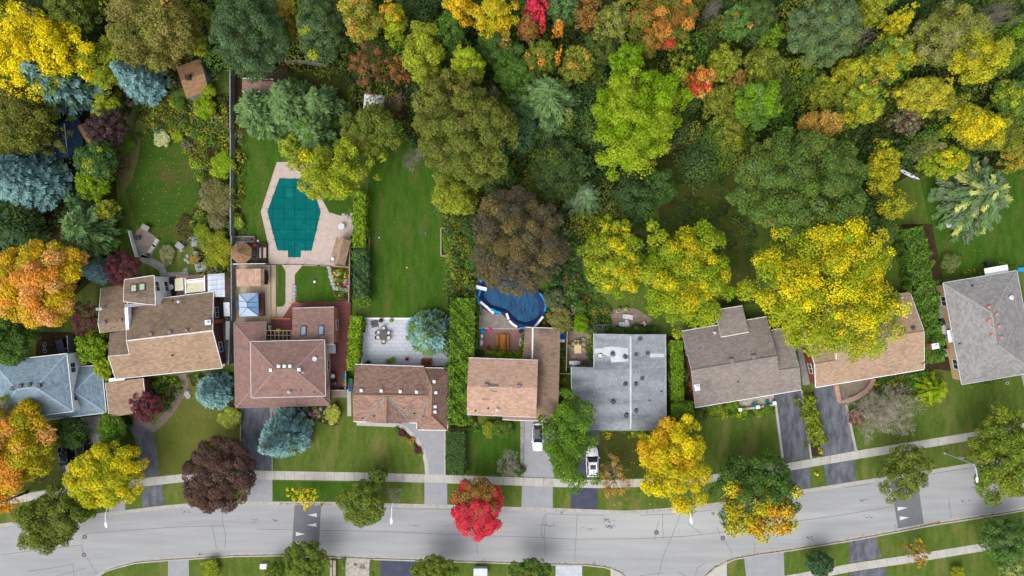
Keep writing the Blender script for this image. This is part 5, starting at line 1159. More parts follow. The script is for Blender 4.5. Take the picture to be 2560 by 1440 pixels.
# ---------------------------------------------------------------- undergrowth, beds, fallen leaves
def scatter(name, polys, n, palette, label, rmin, rmax, hmin, hmax, leaf=.16, per=70, z0=0.0, seed=1, avoid=(), clump=.5):
    """low leafy growth nobody could count: clumps of leaves strewn over pixel polygons"""
    rng = np.random.default_rng(seed); Lv = Leaves(); pc_, pw = pal(palette); cs = []
    for poly, share in polys:
        xs = [q[0] for q in poly]; ys = [q[1] for q in poly]; k = 0; want = int(n * share); tries = 0
        while k < want and tries < want * 20:
            tries += 1; x, y = rng.uniform(min(xs), max(xs)), rng.uniform(min(ys), max(ys))
            if inside((x, y), poly) and not any(inside((x, y), a) for a in avoid): cs.append((x, y)); k += 1
    for x, y in cs:
        r = rng.uniform(rmin, rmax); h = rng.uniform(hmin, hmax); p = P(x, y, h * .6); m = max(8, int(per * (r / rmax) ** 1.6)); nn = 2.2 * mnoise.noise(Vector((x / 70, y / 70, seed)))
        kc = pc_[int(rng.choice(len(pc_), p=pw))] * (1 + .12 * rng.normal())
        v = unit(rng.normal(size=(m, 3))); v[:, 2] = np.abs(v[:, 2]); c = v * np.array([r, r, h]) * (1 - .4 * rng.random((m, 1)) ** 2) + np.array([p.x, p.y, z0]); c += rng.normal(0, .05, (m, 3)); c[:, 2] = np.maximum(c[:, 2], z0 + .02)
        Lv.add(c, unit(v + np.array([0, 0, .7]) + rng.normal(0, .5, (m, 3))), leaf * rng.uniform(.7, 1.3, m), .62, jit(rng, np.broadcast_to(kc, (m, 3))), rng=rng)
    o = Lv.mesh(name, None); tag(o, label, 'plants', None, 'stuff'); return o
wood1 = [(-120, -120), (860, -120), (860, 200), (735, 180), (575, 175), (440, 215), (330, 300), (300, 420), (140, 560), (100, 660), (-120, 700)]
wood2 = [(860, -120), (2700, -120), (2700, 400), (2340, 395), (2240, 400), (2190, 600), (1840, 420), (1640, 420), (1640, 540), (1430, 560), (1110, 560), (1100, 430), (1020, 345), (880, 300)]
scatter('undergrowth', [(wood1, .3), (wood2, .7)], 760, 'dol3 dgrn5 vdg4 grn4 olive2 ygr1', 'thick green saplings filling the gaps of the wood', 1.2, 3.0, 4, 10, .15, 800, 0, 33, avoid=([(60, 270), (330, 175), (420, 130), (600, 140), (760, 120), (970, 180), (1050, 330), (1100, 480), (60, 700)],))
scatter('undergrowth', [(wood1, .3), (wood2, .7)], 2400, 'dol4 dgrn4 olive2 grn3 brn1 vdg5', 'tangled olive and brown undergrowth filling the wood', .5, 1.9, .5, 3.4, .19, 120, 0, 3)
scatter('undergrowth', [([(1640, 400), (1850, 400), (1900, 640), (1640, 560)], .5), ([(1420, 560), (1640, 540), (1650, 640), (1430, 640)], .5)], 300, 'dgrn3 vdg2 dol2 grn1', 'low dark weeds on the shaded lawn edge', .2, .9, .1, .9, .14, 60, G, 4)
bed_w = [(425, 290), (575, 240), (575, 690), (505, 690), (480, 560), (505, 470), (480, 400), (430, 330)]
scatter('garden_plants', [(bed_w, .62), ([(340, 250), (470, 250), (560, 300), (480, 340), (345, 330)], .3), ([(588, 300), (604, 300), (604, 600), (588, 600)], .08)], 420, 'grn5 olive3 dol3 gry1 brn1 ygr2', 'mixed perennials and shrubs in the border along the grey fence', .25, 1.1, .3, 1.7, .14, 90, G, 5)
scatter('garden_plants', [([(1118, 480), (1190, 480), (1192, 740), (1118, 740)], 1)], 170, 'dgrn3 grn2 olive2 dol1 ygr1', 'dense green shrubs between the long lawn and the purple beech', .4, 1.3, .8, 2.6, .15, 110, G, 6)
scatter('garden_plants', [([(1378, 560), (1445, 560), (1440, 740), (1425, 830), (1375, 800)], 1)], 170, 'dgrn3 vdg2 grn2 gry1', 'dark mixed shrubs right of the purple beech', .4, 1.3, .8, 2.4, .15, 110, G, 7)
scatter('garden_plants', [([(1400, 640), (1480, 720), (1520, 770), (1430, 810)], .6), ([(1440, 780), (1525, 775), (1525, 828), (1440, 828)], .4)], 150, 'dgrn3 grn2 vdg1 rust1 olive1', 'dark plants on the bank behind the silver roof', .3, .9, .3, 1.2, .14, 80, G, 8)
scatter('garden_plants', [([(705, 1020), (822, 1016), (845, 1005), (848, 1056), (790, 1050), (730, 1046)], .5), ([(830, 672), (874, 672), (874, 745), (846, 740)], .5)], 90, 'grn3 ygr3 bgrn1 olive1 mag1 dyel1', 'small mixed flowers and herbs of the rock gardens', .15, .5, .15, .6, .1, 50, G, 9)
scatter('garden_plants', [([(372, 948), (462, 942), (455, 980), (425, 1022), (388, 1024)], .6), ([(475, 938), (588, 932), (588, 962), (485, 962)], .4)], 90, 'grn3 dgrn2 bgrn1 lime1 olive1', 'small mixed shrubs of the brown house front beds', .2, .7, .3, .9, .12, 60, G, 10)
scatter('garden_plants', [([(2185, 945), (2325, 925), (2325, 975), (2200, 985)], 1)], 60, 'grn3 dgrn2 olive1 ygr1', 'mixed low shrubs under the sandy front eaves', .3, .9, .3, 1.1, .13, 70, G, 11)
scatter('garden_plants', [([(2335, 690), (2350, 690), (2362, 760), (2340, 760)], .4), ([(2415, 680), (2470, 660), (2540, 650), (2540, 676), (2420, 700)], .6)], 60, 'grn3 dgrn2 ygr1 olive1', 'small plants along the rear of the hipped house', .2, .6, .2, .8, .12, 50, G, 12)
scatter('garden_plants', [([(1470, 838), (1484, 838), (1484, 900), (1472, 900)], .5), ([(1400, 830), (1416, 830), (1414, 1040), (1400, 1040)], .5)], 60, 'grn2 olive2 ygr1 dgrn2', 'narrow beds beside the silver roofed house', .2, .6, .3, 1.0, .12, 50, G, 13)
scatter('garden_plants', [([(1740, 1022), (1850, 1006), (1850, 1040), (1745, 1050)], .6), ([(1852, 1024), (1936, 1010), (1940, 1030), (1856, 1040)], .4)], 50, 'grn3 dgrn2 lime1 ygr1', 'low bushes in front of the taupe roof', .25, .7, .3, .9, .12, 70, G, 14)
scatter('garden_plants', [([(-80, 1050), (330, 1045), (345, 1185), (150, 1225), (-80, 1240)], 1)], 70, 'dgrn3 grn2 brn1 olive1', 'ground cover in the shade before the blue roofed house', .2, .9, .1, .6, .13, 60, G, 15)
scatter('garden_plants', [([(2030, 1040), (2050, 1040), (2056, 1140), (2036, 1142)], .5), ([(1500, 1078), (1640, 1078), (1640, 1092), (1500, 1094)], .5)], 40, 'grn2 dyel2 ygr1 lime1', 'yellow flowered plants beside the dark driveways', .2, .5, .2, .6, .11, 50, G, 16)
scatter('garden_plants', [([(1675, 845), (1735, 845), (1742, 1010), (1690, 1010)], .3), ([(1115, 745), (1200, 745), (1198, 1075), (1120, 1075)], .7)], 120, 'dgrn3 grn2 olive1', 'ivy and ferns round the feet of the hedges', .2, .7, .2, .9, .13, 60, G, 17)
scatter('garden_plants', [([(865, 1398), (950, 1400), (948, 1560), (922, 1560), (900, 1440)], .2), ([(840, 1396), (862, 1397), (862, 1560), (840, 1560)], .3), ([(926, 1400), (948, 1401), (948, 1560), (926, 1560)], .5)], 26, 'grn2 olive1 gry1', 'weedy planting strips below the street', .2, .5, .2, .5, .11, 40, G, 18)
def leaf_litter(polys, n, palette, label, seed, size=.1):
    rng = np.random.default_rng(seed); pc_, pw = pal(palette); pts = []
    for poly, share, zlev in polys:
        xs = [q[0] for q in poly]; ys = [q[1] for q in poly]; k = 0
        while k < int(n * share):
            x, y = rng.uniform(min(xs), max(xs)), rng.uniform(min(ys), max(ys))
            if inside((x, y), poly): p = P(x, y, zlev); pts.append((p.x, p.y, zlev + .016 + rng.uniform(0, .02))); k += 1
    c = np.array(pts); N = len(c); Lv = Leaves(); Lv.add(c, np.array([0, 0, 1.]) + rng.normal(0, .25, (N, 3)), size * rng.uniform(.5, 1.2, N), .7, jit(rng, pc_[rng.choice(len(pc_), N, p=pw)], .2), rng=rng)
    tag(Lv.mesh('fallen_leaves', None), label, 'leaves', None, 'stuff')
leaf_litter([([(330, 320), (430, 310), (520, 420), (505, 640), (340, 560), (300, 460)], .3, G), ([(1640, 420), (1850, 420), (1900, 760), (1660, 770)], .2, G), ([(1500, 1085), (1770, 1085), (1770, 1195), (1500, 1200)], .2, G), ([(1500, 1222), (1780, 1215), (1780, 1258), (1500, 1270)], .12, G), ([(1440, 740), (1650, 740), (1640, 800), (1540, 830)], .18, G)], 1700, 'gold1 och2 tan2 brn2', 'orange and yellow leaves fallen on the lawns', 21, .075)
leaf_litter([([(605, 300), (715, 300), (660, 610), (607, 610)], .12, G), ([(925, 350), (1110, 390), (1110, 790), (925, 790)], .08, G), ([(2310, 450), (2560, 430), (2560, 660), (2350, 690)], .25, G), ([(395, 1050), (600, 960), (600, 1180), (400, 1180)], .15, G), ([(2120, 980), (2560, 960), (2560, 1050), (2140, 1120)], .15, G), ([(100, 1050), (340, 1050), (345, 1190), (150, 1240)], .25, G)], 1100, 'och1 tan2 brn1', 'scattered pale dead leaves on the grass', 22, .065)
rngk = np.random.default_rng(5)
def gutter_leaves(line, lo, hi, n, seed):
    rng = np.random.default_rng(seed); q = px2(line); pts = []
    for _ in range(n):
        t = rng.uniform(lo, hi) * (len(q) - 1); i = min(int(t), len(q) - 2); p = Vector(q[i]).lerp(Vector(q[i + 1]), t - i); pts.append((p.x + rng.normal(0, .12), p.y + rng.normal(0, .14), .05 + rng.uniform(0, .04)))
    return pts
pts = gutter_leaves(SK1[5:], 0, 1, 900, 1) + gutter_leaves(NK[7:20], 0, 1, 700, 2) + gutter_leaves(SK2[2:], 0, .8, 800, 3) + gutter_leaves([(705, 1386), (832, 1391), (600, 1387), (700, 1386)], 0, .35, 250, 4) + gutter_leaves([(2300, 1316), (2350, 1306)], 0, 1, 200, 6) + gutter_leaves([(700, 1258), (830, 1260)], 0, 1, 150, 7)
c = np.array(pts); N = len(c); Lv = Leaves(); pc_, pw = pal('brn3 rust2 och1'); Lv.add(c, np.array([0, 0, 1.]) + rngk.normal(0, .3, (N, 3)), .075 * rngk.uniform(.5, 1.3, N), .7, jit(rngk, pc_[rngk.choice(len(pc_), N, p=pw)], .2), rng=rngk)
tag(Lv.mesh('fallen_leaves', None), 'brown leaves gathered in the street gutters', 'leaves', None, 'stuff')
pts = []
for rf_, x0, y0, x1, y1, n_ in [(s8, 2040, 850, 2300, 950, 150), (front, 1730, 820, 1990, 1000, 90), (r6, 1590, 840, 1660, 1070, 70), (u5, 1180, 900, 1340, 1030, 16), (whole, 290, 760, 540, 930, 30), (up, 0, 900, 160, 1040, 40), (rf, 890, 920, 1110, 1050, 20)]:
    k = 0
    for _ in range(n_ * 4):
        q = rf_.at(rngk.uniform(x0, x1), rngk.uniform(y0, y1))
        if k < n_ and rf_.z(q.x, q.y) is not None: pts.append((q.x, q.y, q.z + .04)); k += 1
c = np.array(pts); N = len(c); Lv = Leaves(); pc_, pw = pal('och2 dyel1 brn2 tan1'); Lv.add(c, np.array([0, 0, 1.]) + rngk.normal(0, .3, (N, 3)), .075 * rngk.uniform(.5, 1.3, N), .7, jit(rngk, pc_[rngk.choice(len(pc_), N, p=pw)], .2), rng=rngk)
tag(Lv.mesh('fallen_leaves', None), 'dead leaves lying on the house roofs', 'leaves', None, 'stuff')
# single shrubs
def shrub(cx, cy, r, h, palette, label, kind='shrub', **kw): return tree(kind, cx, cy, r, h, palette, label, name='shrub', cat='shrub', **kw)
shrub(558, 410, 32, 2.4, 'blime3 lime2', 'bright lime green ball shrub against the grey fence')
shrub(514, 268, 30, 3.0, 'lime2 ygr2 grn1', 'yellow green bush below the garden shed')
shrub(520, 228, 20, 2.6, 'blime2 lime1', 'lime bush touching the garden shed roof')
shrub(405, 346, 20, 1.2, 'white2 pale3 ygr1', 'creamy white flowering shrub at the head of the lawn')
shrub(443, 340, 15, 1.3, 'ygr2 lime1', 'clipped yellow green ball shrub')
shrub(448, 257, 15, 1.3, 'grn2 dgrn1', 'clipped dark ball shrub below the small shed')
shrub(490, 332, 16, 1.2, 'grn2 dgrn1', 'dark rounded shrub in the border')
shrub(314, 358, 24, 1.4, 'grn2 lime1', 'flat green mound shrub beside the purple black tree')
shrub(466, 576, 26, .5, 'pur1 dol2 brn1', 'dark oval of low creeping plants on the lawn', ry=36, rz=.5)
shrub(419, 637, 20, .7, 'gry2 pale1 bgrn1', 'silvery grey low shrub beside the stone path', ry=26)
shrub(486, 648, 13, .8, 'och2 tan2', 'pale straw coloured grass clump by the wooden bench')
shrub(545, 620, 38, 2.4, 'ygr2 olive2 grn1 dyel1', 'yellow green spreading shrub left of the gazebo', ry=44)
shrub(505, 580, 22, 1.6, 'lime1 ygr2 grn1', 'small yellow green shrub beside the dark oval')
shrub(545, 500, 42, 2.2, 'gry2 olive2 brn1', 'grey brown twiggy shrub along the fence', ry=60, dens=.7)
shrub(595, 556, 16, 1.3, 'lime2 pale1 grn1', 'white flowered green shrub right of the grey fence')
shrub(575, 1045, 28, 1.6, 'pale2 ygr2 lime1', 'pale flowered hydrangea shrub at the driveway edge', ry=26)
shrub(735, 1036, 11, 1, 'ygr2 lime1', 'lime round shrub in the rock garden')
shrub(763, 1022, 9, .8, 'bgrn2', 'grey green tuft shrub in the rock garden')
shrub(833, 1036, 17, 1.6, 'pale2 blime2 dyel1', 'yellow flowered tall shrub at the rock garden end', ry=26)
shrub(992, 1073, 6, .6, 'grn2', 'small green ball in the curved bed')
shrub(1003, 1083, 9, .7, 'pur2 bur21', 'dark purple low shrub in the curved bed')
shrub(1028, 1103, 9, .8, 'och2 brn1', 'rusty brown tuft in the curved bed')
shrub(1045, 1126, 9, .7, 'pur2 bur21', 'second dark purple shrub, nearer the pavement')
shrub(1051, 1136, 6, .5, 'lime2 grn1', 'small lime tuft beside the second purple shrub')
shrub(1255, 1072, 26, 1.7, 'grn2 dgrn1 olive1', 'round green juniper on the tan house lawn', ry=24)
shrub(1225, 1072, 18, 1.4, 'ygr2 olive1 grn1', 'yellow green bush beside the round juniper', ry=22)
shrub(1300, 1175, 14, 1, 'dgrn2', 'small dark bush beside the leafless pale shrub tree')
shrub(1192, 878, 9, 1.2, 'vdg2 dgrn1', 'dark square bush at the hedge gap')
shrub(1450, 768, 18, 2, 'grn2 dgrn1', 'green round shrub on the path behind the silver roof')
shrub(1451, 810, 18, 2.6, 'lime3 grn1', 'bright green fluffy shrub at the side patio', ry=26)
shrub(1400, 800, 28, 3.1, 'tan1 olive2 gry1', 'grey and tan shrub beside the fence end', ry=36)
shrub(1385, 745, 28, 3.0, 'gry1 dgrn2 vdg1', 'grey green shrub right of the blue pool')
shrub(1748, 1040, 18, 1.5, 'dgrn2 dol1', 'dark round bush at the taupe house corner')
shrub(1790, 1022, 22, 1.3, 'grn2 ygr1', 'wide flecked bush under the taupe eaves', ry=17)
shrub(1831, 1011, 17, 1.2, 'lime2 grn1', 'bright green bush left of the flagstone porch', ry=12)
shrub(1897, 1033, 11, .9, 'grn1 ygr1', 'round ball bush in front of the green chairs')
shrub(1875, 1034, 7, .6, 'grn2', 'smaller ball bush below the porch')
shrub(1918, 1024, 11, 1, 'grn2 lime1', 'leafy green bush beside the porch post')
shrub(2140, 1045, 22, 1.6, 'bur2 rust1 brn1', 'reddish shrub beside the leafless tree')
shrub(2424, 965, 10, .7, 'grn2 lime1', 'low green mound left under the grey eaves', ry=6)
shrub(2465, 957, 10, .7, 'grn2 dgrn1', 'low green mound in the middle under the grey eaves', ry=6)
shrub(2495, 951, 10, .7, 'grn2 lime1 dgrn1', 'low green mound at the far end under the grey eaves', ry=6)
shrub(2325, 1000, 18, 1.0, 'grn2 ygr2', 'leafy clump below the lime feathery conifer')
shrub(2375, 655, 24, 2.2, 'grn2 olive1 gry1', 'grey green thin bush on the back lawn', dens=.6)
shrub(2290, 595, 28, 3.1, 'grn2 dgrn1', 'row of green columns at the hedge top')
shrub(2215, 575, 30, 3.1, 'dgrn2 teal1 ygr1', 'dark bush between the yellow giants')
shrub(527, 1420, 24, 1.4, 'ygr2 olive1 lime1', 'thin yellow green bush on the lower lawn')
shrub(2395, 1432, 18, 1.6, 'ygr2 olive1', 'yellow green bush in the lower right lawn')
shrub(1532, 1060, 14, 1.2, 'dgrn2 gold1', 'dark bush with yellow flowers before the silver roof')
shrub(980, 900, 7, .9, 'lime2 blime1', 'lime potted grass near the brown gutter')
shrub(1066, 904, 11, 1, 'bur1 red1 dgrn1', 'red leaved plants in the patio planter', ry=6)
shrub(909, 812, 7, .8, 'grn2 dgrn1', 'dark plants in the raised corner planter', ry=14)
shrub(918, 584, 6, .7, 'ora2 red2', 'upper patch of orange red flowers beside the clipped hedge', ry=8)
shrub(918, 618, 5, .6, 'ora2 red2 grn1', 'lower patch of orange red flowers beside the clipped hedge')
shrub(1115, 604, 9, .7, 'grn2 lime1 dgrn1', 'leafy vegetables in the wooden raised bed', ry=24)
# ---------------------------------------------------------------- fences, garden buildings, furniture, cars
def fence(pts, h, mat, label, step=2.4, z0=G, open_=False, t=.04, postmat=None):
    Q = [P(x, y, 0) for x, y in pts]; root = thing('garden_fence' if not open_ else 'metal_fence', label, 'fence', (Q[0].x, Q[0].y, z0))
    m = MB(); rnd = random.Random(int(pts[0][0]))
    for a, b in zip(Q, Q[1:]):
        d = b - a; L = d.length; rz = math.atan2(d.y, d.x)
        if open_:
            for z in (h * .95, h * .12): m.box(((a.x + b.x) / 2, (a.y + b.y) / 2, z0 + z), (L, .04, .05), rz)
            k = int(L / .3)
            for i in range(k): q = a.lerp(b, (i + .5) / k); m.box((q.x, q.y, z0 + h * .5), (.025, .025, h), rz)
        else:
            k = max(1, int(L / .32))
            for i in range(k):
                q = a.lerp(b, (i + .5) / k); hh = h * rnd.uniform(.98, 1.01); m.box((q.x, q.y, z0 + hh / 2), (L / k * .94, t, hh), rz)
            m.box(((a.x + b.x) / 2, (a.y + b.y) / 2, z0 + h + .03), (L, .12, .04), rz)
    m.build('rail' if open_ else 'panel', mat, root)
    for a, b in zip(Q, Q[1:]):
        L = (b - a).length; k = max(1, round(L / step)); rz = math.atan2((b - a).y, (b - a).x)
        for i in range(k + 1 if b is Q[-1] else k):
            q = a.lerp(b, i / k); MB().box((q.x, q.y, z0 + h * .53), (.1, .13, h * 1.06), rz).build('post', postmat or mat, root)
    return root
fence([(588, 180), (588, 330)], 1.9, m_greywood, 'grey board fence, shaded upper run beside the dark round tree')
fence([(588, 331), (588, 590)], 1.8, m_greywood, 'grey board fence, middle run beside the pool lawn')
fence([(590, 592), (591, 800)], 1.8, m_greywood, 'grey board fence, lower run beside the pale deck')
fence([(586, 803), (583, 908)], 1.7, m_greywood, 'grey board fence between brown and red brown houses')
fence([(722, 160), (760, 160), (822, 170)], 1.6, m_greywood, 'grey board fence under the dark trees behind the pines')
fence([(897, 225), (895, 275)], 1.6, m_darkwood, 'short dark fence left of the white shed')
fence([(592, 661), (671, 660)], 1.5, m_white, 'white topped fence below the gazebo')
fence([(673, 661), (760, 662), (838, 666)], 1.2, m_black, 'thin black metal fence along the pool terrace', open_=True)
fence([(838, 666), (879, 669)], 1.4, m_tanwood, 'pale fence below the pool house')
fence([(881, 592), (880, 668), (878, 756)], 1.6, m_tanwood, 'pale board fence beside the flower bed')
fence([(1416, 820), (1413, 925)], 1.8, m_tanwood, 'thin tan fence between tan wing and silver roof')
fence([(1399, 931), (1428, 931)], 1.6, m_tanwood, 'short cross fence beside the silver roof')
fence([(330, 578), (348, 642)], 1.0, m_white, 'white rail fence beside the old stone terrace')
fence([(870, 925), (869, 972)], 1.5, m_tanwood, 'tan fence end beside the red deck bins')
fence([(826, 972), (868, 972)], 1.5, m_tanwood, 'tan gate fence across the red deck end')
fence([(1203, 745), (1199, 822)], .5, m_grey, 'low grey edge fence of the cobbled yard')
fence([(186, 838), (190, 895)], 1.7, m_grey, 'grey panel fence beside the dark patio')
def lowwall(pts, w, h, mat, label, name='garden_wall'):
    q = px2(pts); o = MB().strip(q, w, G - .05, G + h).build(name, mat); return tag(o, label, 'wall')
m_pinkstone = M('pink_wall_stone', (186, 150, 138), (170, 136, 126), ns=2, fine=.1, brick=(.4, .3, .8, .08, False, .3))
lowwall([(2087, 962), (2095, 1003), (2112, 1001), (2138, 992), (2162, 976), (2176, 957), (2180, 945)], .7, .5, m_pinkstone, 'curved pink stone wall round the gravel forecourt')
lowwall([(1937, 1010), (1956, 1158)], .35, .35, m_conc, 'pale retaining edge along the cracked dark driveway')
lowwall([(2002, 975), (2026, 1145)], .3, .25, m_kerb, 'pale edge between driveway and billowing hedge')
lowwall([(2113, 1010), (2138, 1128)], .35, .3, m_kerb, 'pale edge wall along the blotchy driveway')
lowwall([(1851, 1022), (1894, 1017), (1935, 1010)], .3, .45, m_conc, 'low stone wall of the flagstone porch')
lowwall([(681, 1030), (682, 1176)], .15, .15, m_tanwood, 'thin timber edging of the dark driveway')
lowwall([(603, 1060), (604, 1176)], .15, .2, m_tanwood, 'thin timber edging beside the purple maple driveway')
lowwall([(838, 1398), (838, 1560)], .45, .5, m_tanwood, 'timber planter wall below the street')
lowwall([(830, 1397), (830, 1560)], .3, .5, m_grey, 'grey planter wall below the street')
lowwall([(1058, 911), (1078, 911)], .4, .3, m_grey, 'grey step beside the red leaved planter')
# garden buildings
def gable_shed(c, rA, rB, ze, zr, mat, wallmat, label, inset=.15, name='garden_shed', win=False, gutter=None):
    """c: four eave corners in pixels, ridge ends between corners 0-3 and 1-2"""
    ctr = (sum(q[0] for q in c) / 4, sum(q[1] for q in c) / 4); root = thing(name, label, 'shed', P(*ctr, 0))
    a, b, d, e = [(x, y, ze) for x, y in c]; ra, rb = (*rA, zr), (*rB, zr)
    r = Roof([[a, b, rb, ra], [ra, rb, d, e]]); r.build(root, mat, thick=.12, gutter=gutter, trim=wallmat); r.walls(root, wallmat, inset=inset, win=win)
    r.door(ctr[0], ctr[1] + 30, root, 'door', m_darkwood, .9, 1.8); return root, r
sh1, r_ = gable_shed([(440.7, 168), (500, 146), (521, 224), (467, 247)], (452, 203), (511, 184), 2.2, 3.2, s_shed, m_greywood, 'garden shed with brown roof and small cupola')
rvent(r_, 472, 194, sh1, m_darkwood, .7, .5)
gable_shed([(908, 271), (911, 235), (962, 239), (958, 275)], (934, 273), (936, 236), 2.0, 2.5, M('white_metal_roof', (226, 230, 236), (212, 216, 224), ns=1, rough=.5, fine=.04, planks=(.4, .8, .02, False, math.pi / 2)), m_white, 'small white metal shed below the wood')
s_navy = M('dark_blue_boards', (44, 62, 86), (36, 52, 74), ns=2, fine=.15, planks=(.25, .6, .15, False, 1.3))
nv, nr = gable_shed([(128, 402), (95, 318), (200, 300), (208, 360)], (171, 392), (160, 306), 2.3, 3.4, s_navy, m_darkwood, 'dark blue roofed shed under the olive trees')
cpv = MB(); a3, b3 = nr.at(160, 308), nr.at(170, 390); cpv.tube([a3, b3], .08, 4); cpv.build('ridge_cap', m_steel, nv)
gable_shed([(226, 364), (186, 318), (214, 306), (252, 356)], (239, 360), (200, 312), 2.2, 2.9, s_shed, m_darkwood, 'small brown shed half under the purple black tree')
ph = thing('pool_house', 'tan shingled pool house at the corner of the pool terrace', 'shed', P(850, 630, 0))
pr = Roof([[(841.7, 591.7, 2.3), (859, 596.5, 3.1), (842.5, 659.5, 3.1), (823.6, 654.8, 2.3)], [(859, 596.5, 3.1), (877.8, 602.5, 2.3), (861.5, 664.8, 2.3), (842.5, 659.5, 3.1)]])
pr.build(ph, s_brownl, trim=m_greywood, thick=.12); pr.walls(ph, m_greywood, inset=.15, win=False); pr.door(830, 620, ph, 'door', m_white, .9, 1.8); cowl(pr, 833.5, 647, ph, .3, .16, m_vent_white)
rsd = thing('garden_shed', 'flat pinkish brown shed half hidden by the soft pines', 'shed', P(644, 212, 0))
rr2 = Roof([[(606, 196, 2.3), (683, 198, 2.3), (681, 229, 2.0), (605, 228, 2.0)]]); rr2.build(rsd, s_red, gutter=m_white, trim=m_darkwood); rr2.walls(rsd, m_darkwood, inset=.15, win=False); rr2.door(640, 240, rsd, 'door', m_darkwood, .9, 1.8)
pv = thing('shingled_shed', 'shingled shed standing on the pale deck', 'shed', P(623, 694, 0))
pvr = Roof([[(590.8, 673, 2.5), (651, 671.5, 3.0), (652, 714.5, 3.0), (591.7, 716.5, 2.5)], [(651, 671.5, 3.0), (660.5, 673.5, 2.5), (661, 712.5, 2.5), (652, 714.5, 3.0)]])
pvr.build(pv, s_tan, trim=m_darkwood, thick=.12, gutter=None); pvr.walls(pv, m_darkwood, inset=.2, win=False); pvr.door(660, 694, pv, 'door', m_darkwood, .9, 1.9)
# octagonal gazebo
gz = thing('gazebo', 'octagonal wooden gazebo with brown shingle roof', 'gazebo', P(601.5, 631, 0)); gc = P(602, 631.5, 2.6); R8 = 1.72
o8 = [Vector((gc.x + R8 * math.cos(math.radians(22.5 + 45 * k)), gc.y + R8 * math.sin(math.radians(22.5 + 45 * k)), 2.4)) for k in range(8)]
ga8 = Roof([[o8[k], o8[(k + 1) % 8], Vector((gc.x, gc.y, 3.5))] for k in range(8)]); ga8.build(gz, s_shed, trim=m_darkwood, thick=.1, caps=s_shed, cap_w=.16)
for k in range(8): q = gc + (o8[k] - Vector((gc.x, gc.y, 2.4))) * .86; MB().box((q.x, q.y, 1.3), (.1, .1, 2.3)).build('post', m_darkwood, gz)
fl = MB(); fl.prism([(gc.x + (o.x - gc.x) * .92, gc.y + (o.y - gc.y) * .92) for o in o8], G, .35); fl.build('floor', m_deck_grey, gz)
MB().lathe((gc.x, gc.y, 3.48), [(.1, 0), (.05, .2), (.01, .3)], 8).build('finial', m_grey, gz)
# decks
def deck(pts, z, mat, label, rails=(), railmat=None):
    root = thing('deck', label, 'deck', P(pts[0][0], pts[0][1], 0)); MB().prism(px2(pts, z), G, z).build('platform', mat, root)
    for rl in rails:
        m = MB(); q = [P(x, y, z) for x, y in rl]
        for a, b in zip(q, q[1:]):
            d = b - a; rz = math.atan2(d.y, d.x); m.box(((a.x + b.x) / 2, (a.y + b.y) / 2, z + .95), (d.length, .14, .06), rz)
            k = max(2, int(d.length / .6))
            for i in range(k + 1): p = a.lerp(b, i / k); m.box((p.x, p.y, z + .47), (.06, .06, .94), rz)
        m.build('railing', railmat or mat, root)
    return root
deck([(585.5, 662), (676, 662), (677, 809), (665, 811), (585, 809)], .4, m_deck, 'pale timber deck with shed and blue canopy')
deck([(678, 662), (689.5, 662), (690, 794), (678, 795)], .25, m_deck, 'long pale timber step beside the grass strip')
deck([(731.5, 757), (877.5, 752), (868, 971), (824, 972), (824, 862), (731, 851), (677, 851), (677, 795), (706, 795)], .5, m_deck_red, 'dark red timber deck round the rear extension', [[(677, 796), (731, 796)], [(728, 757), (750, 756)]], m_wood)
deck([(1485.5, 812), (1513, 812), (1513, 833), (1485, 833)], .5, m_deck_grey, 'small grey timber deck with steps by the silver roof', [[(1486, 812), (1524, 812)]])
deck([(585, 592), (640, 594), (640, 610), (668, 609), (668, 658), (585, 659)], .2, m_deck_grey, 'dark weathered platform under the gazebo')
deck([(383, 697), (438, 694), (440, 742), (392, 744)], .35, m_darkwood, 'dark timber yard deck beside the window bay')
# planter frames beside the gazebo
def frame_box(x0, y0, x1, y1, h, mat, label, fill=None, name='planter_box', t=.16, cat='planter'):
    a, b = P(x0, y0, 0), P(x1, y1, 0); root = thing(name, label, cat, ((a.x + b.x) / 2, (a.y + b.y) / 2, G)); m = MB(); w, d = abs(b.x - a.x), abs(b.y - a.y); cx_, cy_ = (a.x + b.x) / 2, (a.y + b.y) / 2
    for (ox, oy, sx, sy) in [(0, d / 2, w, t), (0, -d / 2, w, t), (w / 2, 0, t, d - t), (-w / 2, 0, t, d - t)]: m.box((cx_ + ox, cy_ + oy, G + h / 2), (sx, sy, h))
    m.build('frame', mat, root); MB().box((cx_, cy_, G + h * .4), (w - t, d - t, h * .75)).build('soil', fill or m_bed, root); return root
frame_box(650, 609, 669, 617, .5, m_darkwood, 'dark planter box above the grey slab frame'); frame_box(649, 648, 669, 658, .5, m_darkwood, 'dark planter box below the grey slab frame')
frame_box(649, 618, 657, 647, .4, m_darkwood, 'tall narrow dark frame beside the gazebo steps', m_paver); frame_box(659, 618, 669, 647, .4, m_darkwood, 'wider dark frame nearest the pool', m_paver)
frame_box(588, 592, 639, 605, .5, m_grey, 'long grey planter above the gazebo', m_deck_grey)
frame_box(1103, 571, 1131, 640, .4, m_tanwood, 'wooden raised bed beside the long lawn')
frame_box(912, 572, 924, 622, .3, m_tanwood, 'narrow flower planter along the clipped hedge')
frame_box(904, 797, 917, 832, .5, m_patio, 'raised stone corner planter of the pale patio')
frame_box(1055, 897, 1079, 911, .6, m_brick, 'brick planter with red leaves at the eaves')
